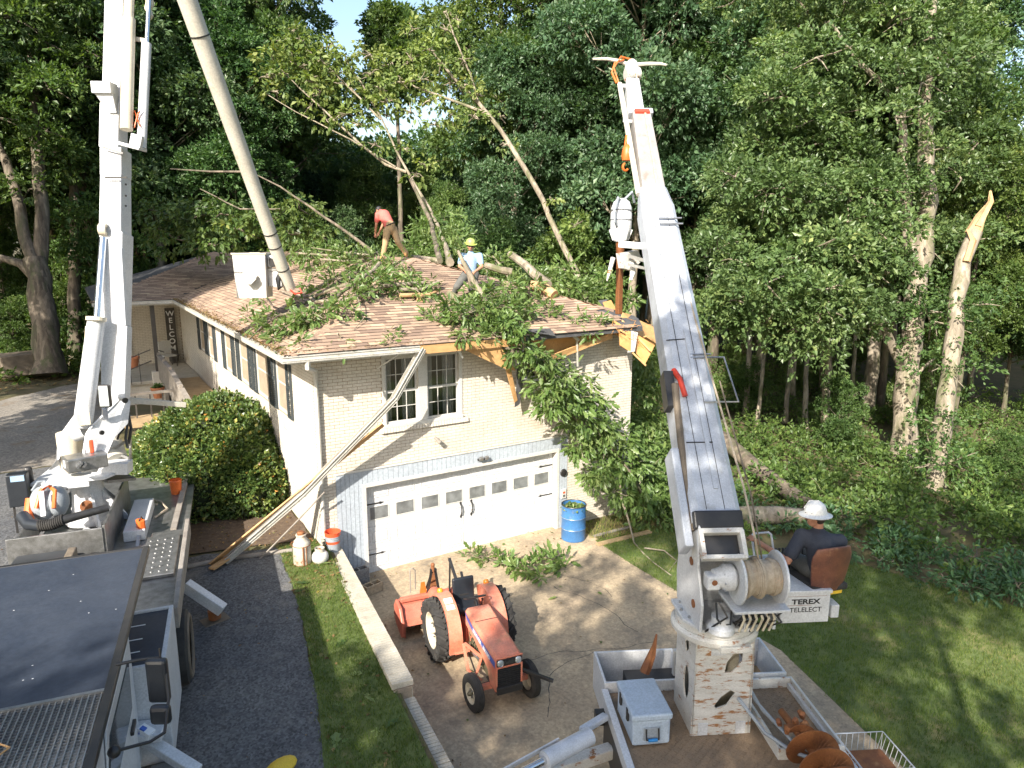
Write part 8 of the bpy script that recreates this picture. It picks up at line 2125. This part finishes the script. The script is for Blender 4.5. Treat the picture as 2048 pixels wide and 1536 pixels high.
# ================================================================ BUSH by the house corner
bush = thing('round_bush', 'large round glossy green bush with yellowing leaves beside the house corner', 'bush', (-2.45, 4.1, .95))
def make_bush():
    r = np.random.default_rng(55); n = 9200
    cs = np.array([(-2.45, 4.1, 1.85), (-2.0, 4.7, 2.2), (-2.9, 4.0, 1.9), (-1.95, 3.3, 1.75), (-2.75, 3.2, 1.5), (-2.3, 5.4, 2.0), (-3.1, 4.9, 1.7), (-1.75, 3.9, 2.1), (-1.85, 2.7, 1.55)]); rad = np.array([1.45, 1.1, 1.1, 1.1, 1.05, 1.05, 1.0, 1.0, .85])
    C = []; O = []
    for c, R in zip(cs, rad):
        d = norm(r.normal(0, 1, (n // 4, 3))); d[:, 2] = np.where(d[:, 2] < -.55, -d[:, 2], d[:, 2])
        q = c + d * R * (1 + .06 * np.sin(d[:, :1] * 11) * np.cos(d[:, 1:2] * 9)) * r.uniform(.86, 1.04, (len(d), 1))
        inside = np.zeros(len(q), bool)
        for c2, R2 in zip(cs, rad): inside |= np.linalg.norm(q - c2, axis=1) < R2 * .84
        q = q[~inside]; C.append(q); O.append(d[~inside])
    C = np.vstack(C); O = np.vstack(O); k = C[:, 2] > .98; C = C[k]; O = O[k]
    patch = (np.sin(C[:, 0] * 5 + C[:, 2] * 3) * np.cos(C[:, 1] * 4 + C[:, 2] * 4) > .35)
    tb = np.clip(r.beta(2, 3, len(C)) + patch * .28, 0, 1)
    c, X, Y, Z, t = sprays(r, C, O, 5, .085, .1, .8, tb)
    t = np.clip(t + (r.uniform(0, 1, len(t)) > .965) * .4, 0, 1)
    o = link('foliage', scatter_mesh('foliage', DIAMOND, c, X * 1.25, Y, Z, t, M['leaf_bush']), bush); o.matrix_local = ROOT[bush.name].inverted()
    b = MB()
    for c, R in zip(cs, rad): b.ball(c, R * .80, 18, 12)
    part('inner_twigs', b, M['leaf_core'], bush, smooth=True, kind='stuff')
    b = MB(); rng = random.Random(3)
    for k in range(14): a = rng.uniform(0, 6.28); b.tube([(-2.45 + .1 * math.cos(a), 4.1 + .1 * math.sin(a), .9), (-2.45 + .9 * math.cos(a), 4.1 + .9 * math.sin(a), 1.7)], [.05, .02], 6)
    part('stem', b, M['bark'], bush, kind='stuff')
make_bush()

# ================================================================ SINGLE TREES with their own shape
def big_tree(name, label, trunks, blobs, per, leaf, mat, bark, seed, cat='tree', tmpl=DIAMOND, nl=7, droop=.35, root=False, twn=3):
    if root:      # carry the trunk down to the ground
        p = trunks[0][0][0]; trunks[0][0].insert(0, (p[0], p[1], ground_z(p[0], p[1]) - .1))
    base = trunks[0][0][0]
    t = thing(name, label, cat, tuple(base))
    for i, (pts, r0, r1) in enumerate(trunks):
        rng = random.Random(seed + i); out = [Vector(pts[0])]
        for a, c in zip(pts[:-1], pts[1:]):
            a = Vector(a); c = Vector(c); m = max(1, int((c - a).length / .5))
            for k in range(1, m + 1):
                q = a.lerp(c, k / m)
                if k < m: q += Vector((rng.uniform(-.03, .03), rng.uniform(-.03, .03), 0))
                out.append(q)
        k = len(out); b = MB(); b.tube(out, [(r0 + (r1 - r0) * j / (k - 1)) * (1.3 if j == 0 and i == 0 else 1) for j in range(k)], 14 if r0 > .15 else 8); rough_up(b, r0 * .09, seed + i)
        part('trunk' if i == 0 else 'limb', b, bark, t, smooth=True)
    if blobs:
        r = np.random.default_rng(seed)
        P_, X, Y, Z, tt = crown_arrays(seed, [np.array(q[:3]) for q in blobs], [q[3] for q in blobs], per, leaf, droop, nl)
        o = link('crown', scatter_mesh('crown', tmpl, P_, X, Y, Z, tt, mat), t); o.matrix_local = ROOT[t.name].inverted()
        tw = MB(); twigs(tw, blobs, seed, twn, .03); part('twigs', tw, bark, t, kind='stuff')
    return t
def blobs_px(seed, spec):
    """spec: list of lists of (x,y,z,r) already in place, each jittered into several clumps"""
    rng = random.Random(seed); out = []
    for (x, y, z, r, n) in spec:
        for k in range(n): out.append((x + rng.uniform(-1, 1) * r, y + rng.uniform(-1, 1) * r, z + rng.uniform(-.8, .8) * r, rng.uniform(.7, 1.25)))
    return out
def Q(p, r, n): return (p[0], p[1], p[2], r, n)
# right: big pale forked trunk
big_tree('forked_oak', 'large tree with thick pale trunk forking high up, right of the lawn', [
    ([(17.84, -1.69, -0.1), (18.06, -1.38, 2.64), (18.38, -1.2, 3.75), (18.73, -1, 5.03), (19.06, -0.82, 6.15), (19.31, -0.74, 7.12), (19.56, -0.59, 8.42), (19.9, 0.09, 11.68), (20.78, 0.81, 15.99)], .40, .14),
    ([(18.97, -0.84, 5.83), (18.88, -0.55, 6.8), (18.72, -0.46, 7.29)], .25, .20),
    ([(18.98, -0.49, 6.8), (19.19, 0.16, 9.58), (19.39, 0.73, 12.52), (19.69, 1.41, 15.66)], .17, .10),
    ([(18.07, -1.33, 2.88), (17.42, -1.23, 3.66), (16.89, -1.02, 4.64), (16.46, -0.85, 5.25)], .16, .11),
    ([(19.21, 0.48, 11.52), (18.12, 0.57, 12.05), (17.02, 1.01, 13.05), (16.33, 1.41, 13.93)], .10, .05),
    ([(19.01, -0.09, 8.59), (16.99, -0.23, 7.75), (16.14, -0.03, 8.35), (15.35, 0.34, 8.87)], .07, .04),
    ([(18.13, -1.43, 2.64), (18.39, -1.71, 3.16), (18.72, -1.85, 3.44)], .07, .03)],
    blobs_px(1, [Q((17.02, 2.94, 14.09), 2.3, 14), Q((19.17, 1.59, 14.08), 2.2, 13), Q((21.29, 0.2, 13.75), 2.0, 10), Q((16.47, 1.3, 10.78), 2.2, 14), Q((15.59, 2.28, 10.05), 2.0, 12), Q((17.18, 0.06, 9.47), 1.5, 8), Q((21.54, -0.09, 10.18), 1.5, 7), Q((15.12, 0.98, 7.91), 1.9, 13), Q((14.33, 2.72, 8.11), 1.8, 10), Q((13.99, 1.44, 5.87), 1.6, 11), Q((15.34, -0.12, 5.9), 1.5, 10), Q((16.66, -0.56, 6.51), 1.0, 5), Q((14.76, 0.42, 4.64), 1.3, 8), Q((15.55, -0.78, 4.7), 1.0, 5), Q((13.19, 1.88, 4.6), 1.2, 6), Q((21.18, -0.23, 7.64), 1.2, 5)]),
    125, .150, LC, M['bark_pale'], 301)
# right: snapped leaning trunk with ivy
snag = big_tree('snapped_trunk', 'tall broken trunk leaning right with torn orange top and ivy, right of the lawn', [
    ([(16.22, -3.51, -0.1), (16.58, -3.35, 1.62), (17.08, -3.13, 3.34), (17.55, -2.83, 5.37), (17.96, -2.69, 6.53), (18.36, -2.73, 7.41)], .27, .21)],
    blobs_px(2, [Q((16.32, -3.38, 1.81), .12, 2), Q((17.24, -2.88, 3.28), .15, 2), Q((16.13, -3.62, 0.84), .2, 3), Q((18.42, -2.66, 5.32), .3, 3), Q((17.58, -2.28, 4.72), .4, 3)]), 60, .12, M['leaf_under'], M['bark_pale'], 302)
b = MB(); b.tube([(18.33, -2.73, 7.34), (18.56, -2.75, 7.85), (18.73, -2.77, 8.18)], [.21, .15, .06], 10); b.tube([(18.33, -2.8, 7.56), (18.7, -2.85, 8.29), (18.81, -2.85, 8.61)], [.10, .07, .02], 5); b.tube([(17.8, -2.82, 6.54), (18.02, -2.82, 7.15), (17.98, -2.71, 7.48)], [.10, .09, .02], 5); rough_up(b, .035, 9, 6); part('split_top', b, M['split_wood'], snag, smooth=False)
for i, (pts, r0, lb) in enumerate((([(22.95, 2.82, -0.1), (23.12, 2.84, 1.84), (23.42, 3.04, 3.47), (24.04, 3.54, 6.72), (24.92, 4.21, 10.83)], .27, 'straight pale trunk left of the large forked tree'),
        ([(17.49, 1.01, -0.1), (17.51, 1.1, 1.57), (17.76, 1.36, 3.31), (18.1, 1.68, 5.04), (18.6, 2.11, 7.66)], .15, 'thin grey trunk standing left of the straight pale trunk'),
        ([(21.6, 2.67, -0.1), (21.99, 2.97, 1.93), (22.27, 3.22, 3.73)], .09, 'very thin trunk between the grey and the pale trunk'),
        ([(19.13, 3.86, -0.1), (19.71, 4.3, 1.53), (19.99, 4.5, 3.13), (20.26, 4.71, 4.73)], .10, 'slim pale trunk in the shade right of the digger boom'),
        ([(18.99, 5.75, -0.1), (19.17, 5.89, 1.76), (19.43, 6.22, 3.83), (19.72, 6.43, 5.48)], .12, 'slim sunlit trunk close to the right side of the boom'),
        ([(19.1, 2.95, -0.1), (19.39, 3.25, 1.34), (19.59, 3.49, 2.88)], .11, 'mossy thin trunk left of the grey trunk'),
        ([(17.28, 3.75, -0.1), (18.18, 4.37, 2.89), (18.48, 4.46, 4.05)], .08, 'faint thin trunk leaning right in the dark wood'))):
    big_tree('tree_trunk', lb, [(pts, r0, r0 * .75)], None, 0, 0, None, M['bark_pale'], 310 + i)
# pines and crowns that lean over the house
big_tree('leaning_tree', 'long bare pale trunk leaning left over the right side of the roof', [
    ([(9.95, 5.28, 5.32), (9.88, 5.4, 5.65), (9.52, 6.38, 7.31), (9.33, 7.02, 8.5), (9.04, 7.69, 9.53), (8.62, 8.65, 10.94), (8.15, 9.41, 11.93)], .13, .07),
    ([(8.36, 9.07, 11.51), (7.38, 10.04, 12.04), (6.42, 10.87, 12.5), (5.9, 11.43, 12.96)], .06, .02), ([(8.15, 9.41, 11.93), (7.48, 10.19, 12.91), (7.02, 10.81, 13.81)], .07, .02), ([(8.15, 9.41, 11.93), (8.08, 9.81, 12.91), (7.76, 10.47, 14.34), (7.67, 10.86, 15.25)], .05, .02)],
    [B((5.18, 11.92, 13.64), .55), B((5.75, 11.48, 13.29), .6), B((6.37, 11.13, 13.46), .6), B((6.86, 10.91, 13.81), .6), B((7.21, 10.44, 13.26), .6), B((5.94, 11.09, 12.65), .6), B((6.55, 10.73, 12.74), .55), B((5.32, 11.44, 12.48), .5), B((7.4, 10.05, 12.63), .5), B((7.96, 10.14, 13.46), .45), B((7.55, 10.65, 14.51), .4), B((7.59, 10.89, 15.16), .35), B((5.37, 11.15, 11.94), .4), B((6.73, 10.32, 12.02), .45), B((7.89, 10.52, 14.86), .3), B((7.28, 9.86, 11.5), .45), B((7.84, 9.23, 11.38), .4), B((6.79, 10.08, 11.15), .4), B((8.66, 8.72, 11.38), .3), B((6.13, 10.72, 11.61), .4), B((8.66, 8.38, 10.41), .3), B((9.88, 5.87, 7.64), .35), B((9.37, 6.63, 8.48), .3), B((6.61, 11.36, 14.54), .35), B((7.97, 9.8, 12.56), .4), B((5.06, 11.7, 12.92), .4), B((8.18, 9.46, 12.19), .35)],
    70, .18, LY, M['bark_pale'], 320, droop=.9, twn=6, root=True)
big_tree('leaning_tree', 'leaning tree with several pale limbs and yellowing leaves, left of the gap of sky', [
    ([(3.87, 3.41, 6.55), (5.35, 6.78, 7.15), (6.23, 9.49, 8.19), (6.27, 10.17, 8.65), (5.96, 10.7, 9.54), (5.74, 11.27, 10.36), (5.49, 11.95, 11.55), (5.08, 12.76, 12.85), (4.73, 13.29, 13.69)], .09, .02),
    ([(5.91, 10.73, 9.54), (5.34, 11.27, 9.82), (4.72, 12.07, 10.55), (3.8, 13.05, 11.74), (3.14, 13.78, 12.57), (2.63, 14.4, 13.31)], .055, .015),
    ([(5.59, 10.97, 9.72), (4.32, 11.99, 10.69), (3.5, 12.76, 11.24), (2.81, 13.42, 11.7), (2.01, 14.19, 12.35)], .035, .012),
    ([(5.48, 11.94, 11.46), (4.66, 12.7, 12.54), (4.02, 13.44, 13.46), (3.35, 14.16, 14.21)], .04, .01)],
    [B((2.43, 14.61, 13.67), .6), B((3.01, 14.31, 13.94), .6), B((2.58, 14.26, 13.11), .55), B((3.26, 14.02, 13.4), .6), B((3.92, 13.68, 13.67), .6), B((4.26, 13.36, 13.22), .6), B((3.48, 13.63, 12.83), .5), B((4.56, 12.93, 12.74), .5), B((2.33, 14.14, 12.46), .4), B((3.39, 14.28, 14.33), .5), B((3.12, 14.54, 14.69), .4), B((4.89, 13.19, 13.69), .4), B((4.23, 13.71, 14.15), .45), B((3.72, 13.27, 12.45), .45), B((2.93, 14.59, 14.42), .35), B((2.07, 14.43, 12.99), .35), B((5.19, 12.33, 12.36), .4), B((4.37, 12.55, 11.63), .45), B((3.77, 13, 11.47), .4), B((4.76, 12.09, 11.25), .4), B((5.07, 11.49, 10.51), .35), B((3.35, 13.37, 11.92), .4), B((5.92, 10.79, 10.32), .3), B((6.09, 10.35, 9.43), .3), B((6.43, 10.22, 9.78), .3), B((5.65, 11.87, 11.64), .35)],
    70, .20, LY, M['bark_pale'], 321, droop=.9, twn=6)
big_tree('broken_tree', 'grey broken limbs sweeping down left of the man in the coral shirt', [
    ([(3.98, 9.34, 6.74), (3.47, 10.04, 7.32), (2.48, 11.13, 8.25), (1.73, 12, 8.94), (0.95, 12.85, 9.47)], .06, .02), ([(3.63, 3.53, 6.59), (5.52, 8.03, 7.8), (5.7, 9.33, 8.67), (5.57, 9.65, 9.19)], .08, .06), ([(0.95, 12.85, 9.47), (-0.19, 13.81, 9.49), (-1.35, 14.8, 9.6)], .04, .02), ([(1.65, 11.87, 8.18), (0.52, 12.82, 8.19), (-0.56, 13.89, 8.89)], .03, .02)],
    [B((0.05, 13.92, 8.05), .9), B((-0.84, 14.79, 7.88), .9), B((-1.56, 15.53, 8.07), .9), B((0.53, 13.13, 7.51), .8), B((1.4, 12.38, 7.68), .8), B((2.2, 11.56, 7.33), .8), B((-1.35, 15.18, 7.17), .9), B((-0.37, 13.93, 6.99), .8), B((2.86, 10.87, 7.16), .6), B((2.41, 12.12, 8.2), .7)], 90, .19, LD, M['bark'], 322, droop=1.2)
# left edge: massive trunk splitting in two
big_tree('old_tree', 'massive thick trunk dividing low down at the left edge beyond the parking pavement', [
    ([(-5.88, 21.49, 1.56), (-5.88, 21.8, 2.84), (-5.85, 22.13, 4.29), (-5.84, 22.41, 5.53), (-5.9, 22.64, 6.36)], .56, .42),
    ([(-5.86, 22.38, 5.33), (-6.45, 22.7, 6.16), (-7.03, 22.88, 6.37), (-7.7, 23.05, 5.87)], .22, .14),
    ([(-5.88, 22.59, 6.15), (-6.2, 23.03, 7.19), (-6.21, 23.33, 8.43), (-6.41, 23.8, 9.88), (-6.79, 24.38, 11.33)], .26, .16),
    ([(-5.8, 22.73, 5.94), (-5.54, 22.91, 7.4), (-5.42, 23.18, 8.86), (-5.32, 23.93, 11.79), (-5.05, 24.88, 16)], .30, .14)],
    blobs_px(5, [Q((-5.09, 24.3, 15.47), 3, 16), Q((-4.08, 24.33, 13.18), 2.4, 12), Q((-6.14, 24.22, 12.37), 2.2, 10), Q((-4.05, 23.55, 9.97), 1.8, 8), Q((-3.38, 24.61, 16.17), 2.4, 10)]), 84, .20, LD, M['bark'], 330)
big_tree('tree_trunk', 'second dark trunk just left of the white mast, behind the massive trunk', [([(-4.86, 24.61, 2.19), (-4.55, 25.18, 5.37), (-4.19, 25.66, 8.33), (-3.95, 26.48, 12.43)], .30, .2)], None, 0, 0, None, M['bark'], 331, root=True)
big_tree('pine_tree', 'dark pine crown standing alone in the gap of sky', [([(13.16, 28.2, 9.01), (13.59, 29.16, 14.17), (14.14, 30.33, 20.54)], .22, .06)], blobs_px(6, [Q((14.11, 30.28, 20.24), .9, 9), Q((13.85, 30.15, 19.03), 1.2, 9), Q((14.08, 29.65, 17.51), 1.2, 9), Q((13.26, 29.8, 15.99), 1.5, 8)]), 70, .26, LD, M['bark'], 332, nl=8, root=True)

# ================================================================ logs and brush beyond the lawn
for i, (pts, r, lb) in enumerate((([(12.56, 1.46, 0.9), (11.81, -0.76, 0.5), (10.89, -3.14, 0.35)], .24, 'mossy fallen trunk sloping down towards the operator console'), ([(8.81, -2.57, 0.35), (9.63, -3.01, 0.35), (10.21, -3.45, 0.35)], .24, 'pale fallen log lying level behind the operator console'))):
    b = MB(); b.tube(pts, [r, r * .95, r * .8], 14); tag(part('fallen_log', b, M['bark_pale'] if i else M['bark'], smooth=True), lb, 'log')

def undergrowth():
    r = np.random.default_rng(400); cs = []; rs = []
    def edge(y):   # lawn edge x at y
        pts = [(-20, 15), (-11, 11.8), (-8.2, 10.5), (-6.7, 9.95), (-5.2, 9.5), (-3.6, 8.1), (-2.3, 7.7), (-1.5, 7.4), (25, 7.4)]
        for a, b_ in zip(pts[:-1], pts[1:]):
            if a[0] <= y <= b_[0]: return a[1] + (b_[1] - a[1]) * (y - a[0]) / (b_[0] - a[0])
        return 8
    for k in range(5200):
        x = r.uniform(7.4, 30); y = r.uniform(-14, 24); e = edge(y)
        az = math.degrees(math.atan2(x + 5, y + 14))
        if x < e + .35 or az > 71: continue
        if x < 9.0 and y > .5: continue
        d = math.hypot(x + 5, y + 14)
        if r.uniform() > (1 if d < 27 else .5): continue
        if math.sin(x * 1.9 + 1.5 * math.sin(y * .8)) * math.cos(y * 1.6 + x * .4) < -.28: continue
        near = min(1, (x - e) / 2.5)
        cs.append((x, y, -.012 * max(0, x - 9) + .08 + near * (r.uniform(0, .30) + .30 * max(0, math.sin(x * .9) * math.cos(y * .7))))); rs.append(r.uniform(.30, .62) * (.6 + .4 * near))
        if r.uniform() < .03: cs.append((x, y, .8)); rs.append(.5)
    n1 = len(cs)
    P_, X, Y, Z, t = crown_arrays(401, cs, rs, 62, .125, .1, 5)
    k = P_[:, 2] > -.35
    tb = MB(); twigs(tb, [(c[0], c[1], c[2], q) for c, q in list(zip(cs, rs))[::4]], 403, 1, .011); tag(part('undergrowth_stems', tb, M['bark_pale']), 'thin bare stems in the undergrowth beyond the lawn', 'stems', kind='stuff')
    o = link('undergrowth', scatter_mesh('undergrowth', DIAMOND, P_[k], X[k], Y[k], Z[k], t[k], M['leaf_under'])); tag(o, 'tangled green undergrowth beyond the right lawn', 'undergrowth', kind='stuff')
    cs = []; rs = []
    for k in range(520):
        x = r.uniform(-16, 1); y = r.uniform(17.5, 36)
        if x > -4.6 and y < 24.5: continue
        if y < 19.9 + max(0, (x + 9)) * .1 and x > -14: continue
        cs.append((x, y, 1.25 + r.uniform(0, .5))); rs.append(r.uniform(.4, .9))
    P_, X, Y, Z, t = crown_arrays(402, cs, rs, 34, .20, .2, 5)
    o = link('left_undergrowth', scatter_mesh('left_undergrowth', DIAMOND, P_, X, Y, Z, t, M['leaf_under'])); tag(o, 'low green brush at the foot of the trees left of the house', 'undergrowth', kind='stuff')
undergrowth()

# cut leafy brush piled along the lawn's far edge
def brush():
    r = np.random.default_rng(420); bl = []
    for k in range(70):
        f = r.uniform(0, 1); y = -1.6 - 9.5 * f; x = 8.2 + 2.6 * f + r.uniform(.1, 1.9); bl.append((x, y, r.uniform(.1, .45), r.uniform(.25, .5)))
    c_ = leafy('brush_pile', bl, 140, .125, M['leaf_cool'], 421, None, .3, 6)
    tb = MB(); twigs(tb, bl, 422, 2, .014); tag(part('cut_sticks', tb, M['bark']), 'thin cut sticks in the leafy brush along the lawn edge', 'sticks', kind='stuff')
    tag(c_, 'low heap of cut leafy branches along the far edge of the right lawn', 'brush', kind='stuff')
brush()

# ================================================================ GRASS
def grass(name, poly, n, zf, size, seed, label, tintlo=0.0, keep=None):
    r = np.random.default_rng(seed); xs = [p[0] for p in poly]; ys = [p[1] for p in poly]; C = []
    while len(C) < n:
        x = r.uniform(min(xs), max(xs)); y = r.uniform(min(ys), max(ys))
        if inpoly((x, y), poly) and (keep is None or keep(x, y)): C.append((x, y, zf(x, y) + .008))
    C = np.array(C); C = np.repeat(C, 4, 0) + r.normal(0, .03, (n * 4, 3)) * [1, 1, 0]; m = len(C)
    a = r.uniform(0, 2 * PI, m); lean = r.uniform(.2, 1.1, m); s = size * r.uniform(.5, 1.4, m)
    X = np.stack([np.cos(a), np.sin(a), np.zeros(m)], 1) * .11 * size / .05 * .55; Y = np.stack([-np.sin(a), np.cos(a), np.zeros(m)], 1) * (s * lean)[:, None]; Z = np.tile([0, 0, 1.0], (m, 1)) * s[:, None]
    nz = .5 + .5 * np.sin(C[:, 0] * 1.7 + 1.3 * np.sin(C[:, 1] * 1.1)) * np.cos(C[:, 1] * 1.4)
    t = np.clip(r.uniform(0, .75, m) + .25 * nz + tintlo, 0, 1)
    o = link(name, scatter_mesh(name, BLADE, C, X, Y, Z, t, M['grass'])); tag(o, label, 'grass', kind='stuff')
grass('strip_grass', LSTRIP, 9000, left_zone, .055, 501, 'short grass on the strip beside the retaining wall', keep=lambda x, y: y > -10)
grass('lawn_grass', RLAWN, 26000, right_zone, .055, 502, 'mown grass of the right lawn', keep=lambda x, y: y > -13)
grass('edge_grass', [(5.35, -.2), (7.2, -.25), (9, 2), (9.5, -1), (7.5, -1.6), (5.3, -1.4)], 1500, right_zone, .07, 503, 'dry patchy grass between the driveway and the hanging bough', .35)

# loose leaves and litter on the pavings
def litter(name, poly, n, zf, seed, label, size=.05, keep=None, mat='litter', tmpl=DIAMOND):
    r = np.random.default_rng(seed); xs = [p[0] for p in poly]; ys = [p[1] for p in poly]; C = []
    while len(C) < n:
        x = r.uniform(min(xs), max(xs)); y = r.uniform(min(ys), max(ys))
        if inpoly((x, y), poly) and (keep is None or keep(x, y, r)): C.append((x, y, zf(x, y) + .022 + r.uniform(0, .01)))
    C = np.array(C); m = len(C); a = r.uniform(0, 2 * PI, m); s = size * r.uniform(.4, 1.5, m)
    Y = np.stack([np.cos(a), np.sin(a), r.uniform(-.1, .35, m)], 1) * s[:, None]; X = np.stack([-np.sin(a), np.cos(a), r.uniform(-.2, .2, m)], 1) * s[:, None]; Z = np.tile([0, 0, 1.0], (m, 1)) * s[:, None]
    o = link(name, scatter_mesh(name, tmpl, C, X, Y, Z, r.uniform(0, 1, m), M[mat])); tag(o, label, 'leaf litter', kind='stuff')
litter('driveway_litter', DRIVE, 260, right_zone, 601, 'scattered dead leaves on the concrete driveway', .05, lambda x, y, r: r.uniform() < (1 if (y > -1.2 or x < wall_x(y) + .6) else .18))
litter('asphalt_litter', ASPH, 500, left_zone, 602, 'bits of leaf and grit on the asphalt', .04, lambda x, y, r: y > -9)
litter('strip_litter', LSTRIP, 420, left_zone, 603, 'dead leaves and dry grass near the cans and the wall', .07, lambda x, y, r: r.uniform() < (1 if y > -1.8 else .12) and y > -9)
litter('bed_litter', [(-1.1, .2), (-4.3, .9), (-4.4, 6), (-1.1, 6)], 1500, left_zone, 604, 'fallen leaves on the mulch under the bush', .06)
litter('ground_litter', [(-16, 17), (-4.4, 20), (-4.4, 34), (-16, 34)], 2600, ground_z, 605, 'leaf litter under the trees on the left', .14)
litter('green_sprigs', LSTRIP, 46, left_zone, 606, 'green oak leaves dropped on the grass strip', .20, lambda x, y, r: y > -6, 'leaf_fresh', OAK)
litter('drive_sprigs', DRIVE, 26, right_zone, 607, 'green oak leaves dropped on the concrete', .16, lambda x, y, r: y > -5, 'leaf_fresh', OAK)

# ================================================================ trees behind the trucks that shade them (out of the frame)
for i, (x, y, k, s) in enumerate(((-13.2, -18.2, 'S', .85), (-19.5, -19.0, 'S', .85), (-8.2, -21.0, 'S', .85), (-3.5, -22.5, 'S', .9), (-16.5, -23.0, 'S', .9), (-5.2, -17.2, 'S', .85), (-9.7, -15.2, 'S', .80), (-24.5, -19.5, 'S', .85))):
    tree(k, x, y, 'tall broadleaf tree standing behind the two trucks', s, i * 1.3, 'trees behind the trucks')
for i, (x, y, k, s) in enumerate(((-11.6, 9.3, 'B', .74), (-14.0, 5.6, 'A', .8), (-13.5, 14.5, 'B', .8))):
    tree(k, x, y, 'broadleaf tree left of the parking pavement whose shade falls on the far roof', s, i * 1.9, 'trees left of the parking pavement')
